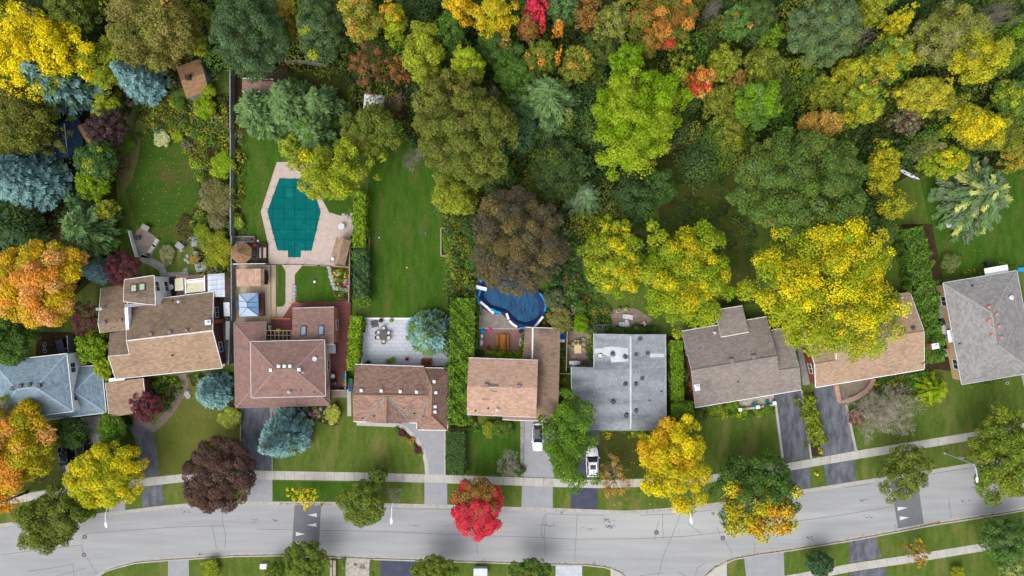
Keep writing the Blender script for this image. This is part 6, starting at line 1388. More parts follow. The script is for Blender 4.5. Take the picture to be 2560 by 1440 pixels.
# pool with safety cover
m_cover = M('pool_cover', (4, 96, 94), (2, 88, 86), ns=.6, rough=.7, fine=.07, fs=9, c3=(20, 108, 104), ns3=.5, lo3=.56)
m_cover2 = M('cover_stain', (26, 112, 112), fine=.05); m_coverdark = M('pool_cover_strap', (2, 68, 70), fine=.02)
pool = thing('swimming_pool', 'long angular pool under a teal safety cover', 'pool', P(735, 540, 0))
outl = [(699.4, 445.6), (723, 446.5), (776, 447), (802.5, 530), (779.6, 627), (752, 626.5), (752, 643.5), (720.8, 643.5), (720.8, 626.5), (694, 626), (669, 529)]
MB().prism(px2(outl), .1, .155).build('cover', m_cover, pool)
def clipx(y):
    xs = []
    for (x1, y1), (x2, y2) in zip(outl, outl[1:] + outl[:1]):
        if (y1 - y) * (y2 - y) < 0: xs.append(x1 + (x2 - x1) * (y - y1) / (y2 - y1))
    return min(xs), max(xs)
def strap(pts, w=.06): MB().strip(px2(pts), w, .15, .166).build('strap', m_coverdark, pool)
for y in (468.5, 494.6, 522.7, 547.7, 573.8, 599.8): a, b = clipx(y); strap([(a - 5, y - 1), (735, y + .6), (b + 5, y + .2)])
for x in (682.5, 710.8, 737.5, 764.6, 791.5):
    ys = [y for y in range(448, 626) if clipx(y)[0] < x < clipx(y)[1]]; strap([(x, min(ys) - 4), (x, max(ys) + 5)])
strap([(721, 615), (752, 615)], .05); strap([(721, 615), (721, 643)], .05); strap([(752, 615), (752, 643)], .05); strap([(737, 615), (737, 648)], .05)
for x, y in [(739, 535), (743, 557), (739, 611), (745, 488)]:
    m = MB(); p = P(x, y, .16); n = 20
    for k in range(n):
        a0, a1 = 6.283 * k / n, 6.283 * (k + 1) / n; m.add([(p.x + r * math.cos(a), p.y + r * math.sin(a), .16) for r, a in ((.46, a0), (.54, a0), (.54, a1), (.46, a1))], [(0, 1, 2, 3)])
    m.build('water_ring', m_cover2, pool)
# free-form blue pool
m_tarp = M('navy_tarp', (34, 52, 98), (24, 40, 82), ns=2, rough=.6, fine=.15, fs=4, spec=.2); m_water = M('blue_tarp', (26, 82, 120), (16, 58, 94), ns=1.2, rough=.5, fine=.2, fs=2.5, stretch=((3, .5, 1), .9), spec=.2); m_cyan = M('cyan_panel', (30, 156, 214), (24, 140, 200), ns=2, fine=.04)
def Z3(pts, s=6.858, ox=1160, oy=690): return [(ox + x / s, oy + y / s) for x, y in pts]
bo = Z3([(300, 40), (235, 100), (225, 180), (215, 300), (240, 470), (290, 530), (480, 650), (640, 650), (720, 720), (780, 790), (870, 860), (960, 900), (1180, 880), (1290, 800), (1370, 690), (1415, 540), (1400, 440), (1330, 330), (1250, 200), (1000, 60), (700, -20), (450, 0)])
bi = Z3([(345, 150), (335, 240), (340, 330), (390, 420), (480, 500), (640, 540), (740, 580), (830, 670), (930, 760), (1070, 795), (1180, 760), (1270, 690), (1310, 580), (1290, 470), (1240, 380), (1130, 250), (950, 170), (700, 90), (450, 90)])
bp = thing('blue_pool', 'kidney shaped blue pool covered with wrinkled tarpaulin', 'pool', P(1275, 745, 0)); zt = 1.0
MB().prism(px2(bo, .5), G, .55).build('pool_wall', m_tarp, bp)
def ring(lo, li, z, zi, name, mat):
    A_ = [Vector((*q, z)) for q in px2(lo, z)]; B_ = [Vector((*q, zi)) for q in px2(li, z)]; m = MB(); n = 80
    def rs(pl, k):
        L = [0]
        for i in range(len(pl)): L.append(L[-1] + (pl[(i + 1) % len(pl)] - pl[i]).length)
        d = k / n * L[-1]
        for i in range(len(pl)):
            if d <= L[i + 1]: return pl[i].lerp(pl[(i + 1) % len(pl)], (d - L[i]) / max(1e-6, L[i + 1] - L[i]))
        return pl[0]
    rw = random.Random(3); vs = []
    for k in range(n):
        b = rs(B_, k); a = min((A_[i].lerp(A_[(i + 1) % len(A_)], t / 8) for i in range(len(A_)) for t in range(8)), key=lambda q: (Vector((q.x, q.y, 0)) - Vector((b.x, b.y, 0))).length)
        mid = a.lerp(b, .5) + Vector((0, 0, .12 + rw.uniform(0, .12))); vs += [a - Vector((0, 0, .6)), a, mid, b]
    fs = []
    for k in range(n):
        e = k * 4; f = ((k + 1) % n) * 4
        for j in range(3): fs.append((e + j, e + j + 1, f + j + 1, f + j))
    m.add(vs, fs); return m.build(name, mat, bp)
ring(bo, bi, zt, .62, 'rim_cover', m_tarp)
wt = MB(); wi = px2(bi, .8); cx_ = sum(q[0] for q in wi) / len(wi); cy_ = sum(q[1] for q in wi) / len(wi)
wt.prism([(cx_ + (q[0] - cx_) * 1.06, cy_ + (q[1] - cy_) * 1.06) for q in wi], .5, .62); wt.build('water_cover', m_water, bp)
for k in range(26):
    rw = random.Random(k); x, y = rw.uniform(1225, 1340), rw.uniform(748, 798)
    if inside((x, y), Z3([(400, 400), (1240, 380), (1290, 560), (1070, 770), (900, 700), (760, 560), (450, 470)])): 
        p = P(x, y, .63); MB().tube([(p.x, p.y, .63), (p.x + rw.uniform(-.3, .3), p.y + .5, .66), (p.x + rw.uniform(-.5, .5), p.y + 1.2, .63)], .03, 4).build('tarp_fold', m_tarp, bp)
for pts_, mt, w_ in [([(205, 185), (390, 230)], m_white, .55), ([(280, 440), (400, 540), (510, 640)], m_white, .38), ([(730, 640), (765, 745)], m_white, .34), ([(775, 765), (830, 820), (910, 875)], m_white, .34), ([(1195, 885), (1260, 815), (1355, 695)], m_white, .34), ([(275, 100), (330, 50)], m_cyan, .3), ([(262, 490), (243, 370), (285, 240)], m_cyan, .26), ([(465, 565), (550, 610), (635, 640)], m_cyan, .36), ([(955, 888), (1075, 885), (1185, 868)], m_cyan, .24), ([(1300, 295), (1350, 370), (1390, 450), (1398, 530), (1380, 605)], m_cyan, .26)]:
    q = px2(Z3(pts_), zt); MB().strip(q, w_, zt + .12, zt + .24).build('coping_plank' if mt is m_white else 'coping_panel', mt, bp)
cr = MB(); cr.prism(px2(Z3([(260, 50), (190, 130), (165, 240), (170, 340), (235, 470), (225, 300), (235, 150)]), .3), G, .3); tag(cr.build('pool_step', m_conc), 'pale concrete crescent beside the blue pool', 'step')
# ---- furniture
def table(cx, cy, w, d, h, rz, mat, label, name='garden_table', cat='table', round_=False, z0=G, legmat=None):
    p = P(cx, cy, z0 + h); root = thing(name, label, cat, (p.x, p.y, z0)); b = Vector((p.x, p.y, z0)); mt = Matrix.Rotation(rz, 3, 'Z')
    if round_:
        MB().lathe(b + Vector((0, 0, h - .04)), [(w / 2, 0), (w / 2, .04), (w * .42, .05)], 24).build('table_top', mat, root); MB().lathe(b, [(w * .28, 0), (w * .26, .04), (.04, .07), (.04, h - .04)], 12).build('leg', legmat or m_dgrey, root)
    else:
        m = MB(); m.box(b + Vector((0, 0, h - .03)), (w, d, .05), rz); m.build('table_top', mat, root)
        for sx in (-1, 1):
            for sy in (-1, 1): q = b + mt @ Vector((sx * (w / 2 - .08), sy * (d / 2 - .08), 0)); MB().box(q + Vector((0, 0, (h - .05) / 2)), (.07, .07, h - .05), rz).build('leg', legmat or mat, root)
    return root
def chair_proto(name, seatm, framem, label, cush=True):
    t = thing(name, label, 'chair'); s = .5
    MB().box((0, 0, .42), (s, s, .08)).build('seat', seatm, t); m = MB(); m.box((0, -s / 2 - .02, .68), (s, .07, .55), 0, 0, .15); m.build('backrest', framem, t)
    for sx in (-1, 1):
        MB().box((sx * (s / 2 + .03), -.02, .62), (.06, s, .04)).build('armrest', framem, t)
        for sy in (-1, 1): MB().box((sx * s / 2, sy * s / 2, .22), (.045, .045, .44)).build('leg', framem, t)
    return t
def put(proto_state, px, py, rz, label, group=None, z0=G):
    p = P(px, py, z0 + .45); o = place(proto_state[0], proto_state[1], (p.x, p.y, z0), rz, label, group); proto_state[1] = True; return o
dc = [chair_proto('dining_chair', m_cream, m_dgrey, 'x'), False]
table(957.7, 837.5, 1.0, 1.5, .75, 0, m_dgrey, 'dark patio dining table with six cushioned chairs')
gset = 'dining chairs on the pale patio'
for x, y, rz, l in [(959, 821, math.pi, 'cushioned dining chair at the lawn end of the dark table'), (958.6, 855, 0, 'cushioned dining chair at the house end of the dark table'), (944.6, 831.4, -math.pi / 2, 'upper cushioned chair on the left side of the dark table'), (943.6, 843.6, -math.pi / 2, 'lower cushioned chair on the left side of the dark table'), (971.4, 832.4, math.pi / 2, 'upper cushioned chair on the right side of the dark table'), (971.4, 844.8, math.pi / 2, 'lower cushioned chair on the right side of the dark table')]: put(dc, x, y, rz, l, gset)
gc_ = [chair_proto('garden_chair', m_teal, m_teal, 'x'), False]
put(gc_, 1884, 1013, 2.6, 'teal garden chair in the middle of the flagstone porch', 'teal porch chairs'); put(gc_, 1918, 1005, .5, 'teal garden chair at the driveway end of the porch', 'teal porch chairs')
wc = [chair_proto('wooden_chair', m_tanwood, m_tanwood, 'x'), False]
for x, y, rz, l in [(1457, 850, .9, 'wooden chair above the beige table, turned to it'), (1457, 861, math.pi / 2, 'wooden chair at the right side of the beige table'), (1457, 874, math.pi / 2, 'lower wooden chair at the right side of the beige table'), (1433, 860, -math.pi / 2, 'wooden chair tucked left of the beige table'), (1433, 872, -math.pi / 2, 'lower wooden chair tucked left of the beige table'), (1422, 866, 1.2, 'lone wooden chair by the thin tan fence')]: put(wc, x, y, rz, l, 'wooden chairs of the side patio')
table(1444.6, 867, 1.05, 2.0, .74, 0, m_beige, 'long beige slatted table on the side patio')
table(853, 565.5, 1.0, 1.0, .72, 0, m_steel, 'round pale glass table on the pool terrace', 'bistro_table', 'table', True)
table(427, 717.5, .85, .85, .72, 0, m_steel, 'round grey table in the dark timber yard', 'bistro_table', 'table', True, .35)
# picnic table with benches
pp = P(1256.5, 856, .8); pt = thing('picnic_table', 'orange brown wooden picnic table with two benches on the ring patio', 'picnic table', (pp.x, pp.y, G + .01))
m = MB()
for k in range(5): m.box((pp.x - .36 + k * .18, pp.y, G + .74), (.165, 2.45, .05), 0)
m.build('table_top', m_wood, pt)
for s_ in (-1, 1):
    m = MB()
    for k in range(2): m.box((pp.x + s_ * (.72 + k * .17), pp.y, G + .45), (.155, 2.4, .05))
    m.build('bench_seat', m_wood, pt)
    m = MB(); y = pp.y + s_ * .8; m.box((pp.x, y, G + .41), (1.7, .09, .09)); m.box((pp.x, y, G + .69), (.85, .09, .06)); m.box((pp.x - .45, y, G + .36), (.09, .08, .8), 0, 0, 0, .35); m.box((pp.x + .45, y, G + .36), (.09, .08, .8), 0, 0, 0, -.35); m.build('leg', m_wood, pt)
# sun loungers
lg = [None, False]
def lounger():
    t = thing('sun_lounger', 'x', 'sun lounger'); m = MB()
    for k in range(9): m.box((-.35 + k * .12, 0, .33), (.085, .62, .03))
    m.build('seat', m_white, t); m = MB()
    for k in range(6): m.box((-.45 - k * .1, 0, .38 + k * .055), (.075, .62, .03), 0, 0, 0, .5)
    m.build('backrest', m_white, t); m = MB()
    for s_ in (-1, 1): m.box((.05, s_ * .33, .31), (1.3, .04, .06))
    m.build('frame', m_white, t)
    for sx in (-.4, .55):
        for s_ in (-1, 1): MB().box((sx, s_ * .31, .15), (.05, .05, .3)).build('leg', m_white, t)
    return t
lg[0] = lounger()
put(lg, 1572, 792.5, -.14, 'white slatted sun lounger in the middle of the chequered patio', 'white sun loungers'); put(lg, 1563, 811.5, -.06, 'white slatted sun lounger nearest the silver roof hedge', 'white sun loungers')
table(1566.8, 802.8, .5, .45, .45, -.1, m_steel, 'small glass side table between the loungers', 'side_table')
dk = [chair_proto('deck_chair', M('straw_canvas', (206, 190, 128), (196, 178, 116), fine=.06), m_white, 'x'), False]
put(dk, 1607.8, 809.4, .6, 'straw coloured chair near the great yellow crown', 'straw coloured patio chairs'); put(dk, 1591.5, 816.4, .1, 'straw coloured chair half in the dark hedge', 'straw coloured patio chairs')
def pot(x, y, r, h, mat, label, plant=None, z0=G):
    p = P(x, y, z0 + h); root = thing('plant_pot', label, 'pot', (p.x, p.y, z0)); b = (p.x, p.y, z0)
    MB().lathe(b, [(r * .7, 0), (r, h * .9), (r * 1.08, h * .92), (r * 1.08, h), (r * .9, h), (r * .88, h * .9)], 14).build('pot', mat, root); MB().lathe((p.x, p.y, z0 + h * .88), [(r * .86, 0), (r * .8, .03), (.02, .05)], 10).build('soil', m_bed, root)
    if plant:
        rng = np.random.default_rng(int(x * 7 + y)); v = unit(rng.normal(size=(90, 3))); v[:, 2] = abs(v[:, 2]); Lv = Leaves(); pc_, pw = pal(plant); Lv.add(np.array([p.x, p.y, z0 + h]) + v * r * 1.2, v + np.array([0, 0, .5]), .1, .6, jit(rng, pc_[rng.choice(len(pc_), 90, p=pw)]), rng=rng); Lv.mesh('plant', root, b)
pot(1518, 776, .36, .4, m_terra, 'big terracotta bowl at the patio corner'); pot(1548, 773, .28, .35, m_steel, 'grey pot at the chequered patio edge', 'olive1'); pot(1565.5, 773, .3, .35, m_white, 'white pot at the chequered patio edge', 'pale1 grn1'); pot(1544, 778, .2, .3, m_white, 'small white pot beside the grey pot')
pot(951.9, 801.4, .27, .35, m_darkwood, 'dark purple pot near the white patio edge', 'bur2'); pot(978, 801.4, .25, .3, m_steel, 'pale pot with leaves near the white patio edge', 'lime1 olive1'); pot(1017, 897.7, .3, .35, m_terra, 'brown pot beside the greyish cedar'); pot(968.5, 903, .3, .3, m_terra, 'reddish pot left of the lime potted grass', 'och1 grn1')
pot(1440, 858, .2, .2, m_green, 'small green plant pot at the left end of the beige table', 'grn2', G + .75); pot(1450.5, 857, .24, .22, m_green, 'larger green plant pot on the beige table', 'grn1 dgrn1', G + .75); pot(1418, 893, .24, .3, m_terra, 'small pot by the thin tan fence', 'olive1'); pot(630, 598, .26, .3, m_wood, 'orange pot on the long grey planter', None, .6)
pot(1425, 823, .36, .4, m_grey, 'grey metal tub near the fence end'); pot(637, 613.5, .22, .25, m_red, 'red flower pot beside the gazebo', 'red1', .2)
# covers, grills, machines
def boxy(x, y, w, d, h, rz, mat, label, name, cat, lid=None, z0=G, partname='lid', body='body'):
    p = P(x, y, z0 + h); root = thing(name, label, cat, (p.x, p.y, z0)); b = MB(); c = (p.x, p.y, z0 + h * .45); b.box(c, (w, d, h * .9), rz); b.build(body, mat, root)
    l = MB(); l.box((p.x, p.y, z0 + h * .95), (w * 1.06, d * 1.06, h * .1), rz); l.build(partname, lid or mat, root); return root
um = P(935.7, 809.7, .5); ub = thing('umbrella_base', 'dark grey square parasol base on the pale patio', 'parasol base', (um.x, um.y, G)); MB().box((um.x, um.y, G + .1), (1.05, 1.05, .16), .18).build('base', m_dgrey, ub); MB().box((um.x - .5, um.y - .05, G + .24), (.3, .12, .12), .18).build('pedal', m_black, ub); MB().lathe((um.x, um.y, G + .18), [(.12, 0), (.1, .1), (.05, .14)], 10).build('tube', m_dgrey, ub)
def bin_(x, y, mat, label, rz=0.0, z0=G):
    h = .95; p = P(x, y, z0 + h); root = thing('wheelie_bin', label, 'bin', (p.x, p.y, z0)); m = MB(); mt = Matrix.Rotation(rz, 3, 'Z')
    q = [mt @ Vector(v) for v in [(-.22, -.22, 0), (.22, -.22, 0), (.22, .2, 0), (-.22, .2, 0), (-.29, -.3, h), (.29, -.3, h), (.29, .28, h), (-.29, .28, h)]]; b = Vector((p.x, p.y, z0)); m.add([b + v for v in q], [(3, 2, 1, 0), (4, 5, 6, 7), (0, 1, 5, 4), (1, 2, 6, 5), (2, 3, 7, 6), (3, 0, 4, 7)]); m.build('body', mat, root)
    l = MB(); l.box(b + Vector((0, 0, h + .04)), (.64, .66, .06), rz); l.box(b + mt @ Vector((0, .36, h + .02)), (.5, .06, .06), rz); l.build('lid', mat, root)
    for s_ in (-1, 1):
        q_ = b + mt @ Vector((s_ * .26, .22, .1)); MB().tube([q_ - mt @ Vector((.03, 0, 0)), q_ + mt @ Vector((.03, 0, 0))], .1, 10).build('wheel', m_black, root)
gB = 'household bins beside the red deck'
bin_(862, 940, m_blue, 'blue bin on the red deck, topmost of three', 0, .5); bin_(862.5, 950.5, m_green, 'green bin on the red deck, middle of three', 0, .5); bin_(862.5, 960.5, m_dgrey, 'grey bin on the red deck, lowest of three', 0, .5)
bin_(876.5, 952, m_green, 'green bin beside the rust bungalow path'); bin_(877, 963, m_black, 'black bin between green and blue bins at the bungalow'); bin_(876.5, 973, m_blue, 'blue bin lowest beside the bungalow path')
bin_(317, 1056, m_black, 'black bin at the head of the dark driveway'); bin_(319, 1066, m_green, 'green bin below the black driveway bin'); bin_(2472, 660, m_black, 'black bin behind the hipped house')
ac = thing('air_conditioner', 'square air conditioning unit on the red deck', 'air conditioner', P(831, 941, 0)); q = P(831.5, 940.5, 1.3); ac.location.z = .5; WL[ac.name] = Vector(ac.location)
MB().box((q.x, q.y, .5 + .38), (.78, .78, .76)).build('casing', m_dgrey, ac); MB().lathe((q.x, q.y, .5 + .76), [(.33, 0), (.33, .04), (.1, .06), (.02, .06)], 18).build('fan_grille', m_steel, ac)
def grill(x, y, w, d, rz, mat, label, z0=G, name='barbecue_grill', hood=None):
    h = 1.0; p = P(x, y, z0 + h); root = thing(name, label, 'barbecue', (p.x, p.y, z0)); b = Vector((p.x, p.y, z0)); mt = Matrix.Rotation(rz, 3, 'Z')
    MB().box(b + Vector((0, 0, .42)), (w * .5, d * .85, .8), rz).build('cabinet', m_dgrey, root)
    m = MB(); m.box(b + Vector((0, 0, .95)), (w * .52, d, .22), rz); m.box(b + Vector((0, 0, 1.1)), (w * .5, d * .7, .12), rz); m.build('hood', hood or mat, root)
    for s_ in (-1, 1): MB().box(b + mt @ Vector((s_ * w * .38, 0, .86)), (w * .24, d * .85, .04), rz).build('side_shelf', mat, root)
    q_ = b + mt @ Vector((0, -d * .55, 1.02)); MB().tube([q_ - mt @ Vector((w * .2, 0, 0)), q_ + mt @ Vector((w * .2, 0, 0))], .02, 6).build('handle', m_steel, root)
grill(1436.5, 907, 1.65, .62, 0, m_steel, 'silver barbecue grill against the silver roofed house'); grill(1462.5, 907.5, .9, .6, 0, m_black, 'black barbecue beside the silver one'); grill(834.5, 958, .75, .55, math.pi / 2, m_black, 'small black barbecue below the air conditioner', .5)
pot(1302, 828, .32, .6, m_black, 'black round fire pot at the ring patio corner'); pot(920.6, 906.5, .3, .7, m_black, 'black round grill under the white gutter') 
cv = P(1303, 857, .9); cvt = thing('covered_barbecue', 'barbecue under a pale grey cover on the ring patio', 'barbecue', (cv.x, cv.y, G)); MB().lathe((cv.x, cv.y, G), [(.5, 0), (.46, .5), (.4, .85), (.2, 1.0), (.02, 1.03)], 12, 0, .7, 1.5).build('cover', m_vent_white, cvt); MB().lathe((cv.x + .35, cv.y + .9, G), [(.3, 0), (.36, .4), (.34, .75), (.1, .85)], 12).build('kettle', m_dgrey, cvt)
ht = P(830, 872, 1.4); htb = thing('hot_tub', 'hot tub with rounded pale grey cover on the red deck', 'hot tub', (ht.x, ht.y, .5)); m = MB(); m.box((ht.x, ht.y, .5 + .4), (1.05, 1.35, .8)); m.build('tub', m_dgrey, htb); m = MB(); m.box((ht.x, ht.y, 1.35), (1.1, 1.4, .1)); m.box((ht.x + .1, ht.y, 1.42), (.85, 1.25, .08)); m.build('cover', m_steel, htb)
boxy(591.5, 762.5, .65, 1.55, .8, 0, m_dgrey, 'dark grey cabinet between fence and blue canopy', 'deck_box', 'box', m_dgrey, .4)
# blue canopy
m_canopy = M('blue_canopy_fabric', (118, 152, 188), (106, 140, 178), ns=.8, rough=.7, fine=.03); m_canopy2 = M('pale_canopy_fabric', (166, 184, 204), (154, 174, 196), ns=.8, rough=.7, fine=.03)
ct = thing('canopy_gazebo', 'blue grey fabric canopy with pitched roof on the pale deck', 'canopy', P(621, 762, 0)); ct.location.z = .4; WL[ct.name] = Vector(ct.location)
a, b, c, d = (597, 733, 2.6), (645, 732.5, 2.6), (646.7, 790, 2.6), (598, 791.7, 2.6); e, f = (618, 756, 3.3), (618.5, 769, 3.3)
cr_ = Roof([[a, b, e], [b, c, f, e], [c, d, f], [d, a, e, f]]); m = MB()
for i, fc in enumerate(cr_.faces): m.add(fc, [tuple(range(len(fc)))], 0 if i == 1 else 1); m.add([v - Vector((0, 0, .04)) for v in fc][::-1], [tuple(range(len(fc)))], 1)
for u, v in cr_.bound: m.add([u, u - Vector((0, 0, .25)), v - Vector((0, 0, .25)), v], [(0, 1, 2, 3)], 0)
m.build('canopy_roof', [m_canopy, m_canopy2], ct)
rb_ = MB()
for u, v in cr_.inner: rb_.tube([u + Vector((0, 0, .02)), v + Vector((0, 0, .02))], .035, 5)
for p0, p1 in [((597.5, 752, 2.6), e), ((645.5, 756, 2.6), e), ((646, 768, 2.6), f), ((598, 768, 2.6), f)]:
    p0, p1 = P(*p0), P(*p1); p0 = Vector((p0.x, p0.y, 2.6)); rb_.tube([p0 + Vector((0, 0, .04)), p1 + Vector((0, 0, .04))], .03, 5)
rb_.build('rib', m_dgrey, ct)
for q in (a, b, c, d): v = P(*q); MB().box((v.x * .995, v.y, 1.5), (.1, .1, 2.2)).build('post', m_black, ct)
tb = P(653, 762, 1.0); MB().box((tb.x, tb.y, .75), (.75, 3.3, .7)).build('bar_counter', m_deck_red, ct)
# pergolas
def pergola(x0, y0, x1, y1, h, nx, ny, mat, label, z0=G, bw=.09, name='pergola'):
    a, b = P(x0, y0, z0 + h), P(x1, y1, z0 + h); root = thing(name, label, 'pergola', ((a.x + b.x) / 2, (a.y + b.y) / 2, z0))
    for k in range(nx): x = a.x + (b.x - a.x) * k / (nx - 1); MB().box((x, (a.y + b.y) / 2, z0 + h), (bw, abs(b.y - a.y), bw * 1.4)).build('beam', mat, root)
    for k in range(ny): y = a.y + (b.y - a.y) * k / (ny - 1); MB().box(((a.x + b.x) / 2, y, z0 + h + bw * 1.3), (abs(b.x - a.x) + .2, bw, bw * 1.2)).build('rafter', mat, root)
    for x in (a.x, b.x):
        for y in (a.y, b.y): MB().box((x, y, z0 + h / 2), (.1, .1, h)).build('post', mat, root)
    return root
pergola(667, 826, 728, 850, 2.4, 7, 3, m_tanwood, 'open timber pergola beside the family room', .5, .11)
pergola(657, 171, 719, 203, 2.2, 5, 6, m_darkwood, 'dark slatted lattice pergola behind the soft pines', G, .12)
boxy(695, 826.5, .5, .55, .5, 0, m_yellow, 'yellow seat on the red deck under the pergola', 'yellow_stool', 'stool', None, .5, 'seat', 'base'); table(704, 838, 1.6, .8, .75, 0, m_dgrey, 'dark table under the timber pergola', z0=.5)
boxy(672, 820, .55, .8, .7, 0, m_steel, 'white storage box at the pale deck end', 'storage_box', 'box', m_white, .4)
# rear structures of the brown house
m_clear = M('clear_plastic_roof', (176, 186, 200), (196, 206, 218), ns=.7, rough=.3, fine=.05, spec=.5, planks=(.75, .8, .06, False, math.pi / 2))
tr_ = thing('patio_roof', 'clear corrugated plastic patio roof beside the grey fence', 'canopy', P(540, 715, 0)); rq = Roof([[(519, 686, 2.5), (561, 683, 2.5), (562.5, 742, 2.9), (519.5, 742.5, 2.9)]]); rq.build(tr_, m_clear, thick=.05, trim=m_steel)
m = MB()
for k in range(5): y = 690 + k * 12; m.tube([rq.at(520, y) + Vector((0, 0, .03)), rq.at(561, y - 2) + Vector((0, 0, .03))], .03, 4)
m.build('batten', m_steel, tr_)
for x, y in [(521, 690), (560, 687), (522, 738), (560, 738)]: q = P(x, y, 2.4); MB().box((q.x, q.y, 1.25), (.09, .09, 2.3)).build('post', m_tanwood, tr_)
wn = thing('side_awning', 'beige flat awning beside the round grey table', 'awning', P(448, 712, 0)); rq = Roof([[(437, 697, 2.4), (458, 694, 2.4), (459, 726, 2.7), (437.5, 727, 2.7)]]); rq.build(wn, m_canvas, thick=.08, trim=m_teal); 
for x, y in [(438, 699), (457, 697)]: q = P(x, y, 2.3); MB().box((q.x, q.y, 1.2), (.07, .07, 2.3)).build('post', m_white, wn)
sw_ = thing('canopy_gazebo', 'white framed canopy with beige canvas roof behind the brown house', 'canopy', P(488, 715, 0))
rq = Roof([[(464, 708, 2.3), (510, 703, 2.3), (510, 728, 2.7), (465, 733, 2.7)]]); rq.build(sw_, m_canvas, thick=.06, trim=m_white); MB().box(P(487, 703.5, 2.35), (2.9, .3, .1), .1).build('valance', m_white, sw_)
for x, y in [(463, 696), (511, 690), (464, 734), (512, 728)]: q = P(x, y, 2.5); MB().box((q.x, q.y, 1.35), (.1, .1, 2.6)).build('post', m_white, sw_)
for p0, p1 in [((463, 696), (464, 734)), ((511, 690), (512, 728)), ((463, 701), (511, 696))]: u, v = P(*p0, 2.6), P(*p1, 2.6); dd = v - u; MB().box((u + v) / 2, (dd.length, .14, .1), math.atan2(dd.y, dd.x)).build('beam', m_white, sw_)
patch('terrace', [(440, 690), (575, 682), (580, 742), (440, 748)], m_pinkstone, 'reddish paved strip behind the brown house')
boxy(566.5, 773, .85, 2.0, 1.9, .05, m_whitewall, 'tall white cabinet beside the grey fence', 'storage_cabinet', 'cabinet', m_white); boxy(569.5, 826, .65, 2.7, 1.0, 0, m_whitewall, 'long white slatted bench box beside the fence', 'storage_box', 'box', m_white)
boxy(546, 770, 1.1, 2.2, .35, .12, m_dgrey, 'dark tarpaulin heap beside the white cabinet', 'tarp_heap', 'tarpaulin', m_drive_dark); boxy(556, 911, .7, .5, .7, 0, m_steel, 'grey meter box at the brown house corner', 'meter_box', 'box')
# left garden furniture
def bench(x, y, w, d, h, rz, mat, label, slats=4, name='garden_bench', cat='bench', back=True):
    p = P(x, y, h); root = thing(name, label, cat, (p.x, p.y, G)); b = Vector((p.x, p.y, G)); mt = Matrix.Rotation(rz, 3, 'Z'); m = MB()
    for k in range(slats): m.box(b + mt @ Vector((0, (k + .5) / slats * d - d / 2, h)), (w, d / slats * .86, .05), rz)
    m.build('seat', mat, root)
    if back: 
        m = MB(); m.box(b + mt @ Vector((0, d / 2 + .05, h + .3)), (w, .06, .5), rz); m.build('backrest', mat, root)
    for sx in (-1, 1): MB().box(b + mt @ Vector((sx * w * .42, 0, h / 2)), (.08, d * .9, h), rz).build('leg', mat, root)
bench(501.5, 667, 1.65, .95, .7, .1, m_greywood, 'weathered picnic table above the clear plastic roof', 3, 'picnic_table', 'picnic table', False); bench(503.5, 676, 1.55, .4, .42, .1, m_greywood, 'weathered low bench below the picnic table', 2, 'garden_bench', 'bench', False); bench(501, 659.5, 1.4, .4, .42, .15, m_greywood, 'weathered low bench above the picnic table', 2, 'garden_bench', 'bench', False)
bench(489.5, 609.5, 1.3, .65, .45, .25, m_greywood, 'grey slatted garden bench under the yellow shrub', 5); bench(486, 599.5, .75, .55, .45, .45, m_greywood, 'small weathered chair above the slatted bench', 3, 'garden_chair', 'chair'); bench(449.5, 615, 1.25, .9, .7, -.65, m_greywood, 'tilted grey wooden table beside white rocks', 4, 'garden_table', 'table', False); bench(473, 597, 1.4, .3, .4, .65, m_tanwood, 'narrow plank bench between table and chair', 1, 'plank_bench', 'bench', False)
fp = P(489.5, 635.5, .3); ft = thing('fountain', 'round stone fountain basin in the left garden', 'fountain', (fp.x, fp.y, G)); MB().lathe((fp.x, fp.y, G), [(.42, 0), (.46, .4), (.36, .42), (.34, .3), (.02, .28)], 18).build('basin', m_rock, ft); MB().lathe((fp.x, fp.y, G + .28), [(.12, 0), (.08, .3), (.16, .34), (.05, .42)], 12).build('spout', m_rock, ft)
boxy(362, 569, 1.2, .8, .9, -.5, m_brick, 'brick barbecue block at the old terrace corner', 'brick_barbecue', 'barbecue', m_slab); boxy(388.5, 607, .5, 1.25, .45, -.55, m_offwhite, 'pale bench at the upper terrace edge', 'stone_bench', 'bench', m_conc); boxy(378.5, 622, .5, 1.4, .45, -.6, m_offwhite, 'pale bench lower on the terrace edge', 'stone_bench', 'bench', m_conc)
grill(341, 594, .8, .5, 1.3, m_black, 'black barbecue on the old stone terrace'); pot(371, 636, .25, .3, m_teal, 'teal bucket at the terrace corner'); pot(363, 635, .2, .25, m_white, 'small white bucket beside the teal one')
table(434, 206, .55, .55, .6, 0, m_wood, 'round orange wooden stump table left of the garden shed', 'stump_table', 'table', True)
boxy(321, 257, .9, .8, .8, -.5, m_tanwood, 'pale wooden crate on the dirt track', 'wooden_crate', 'crate')
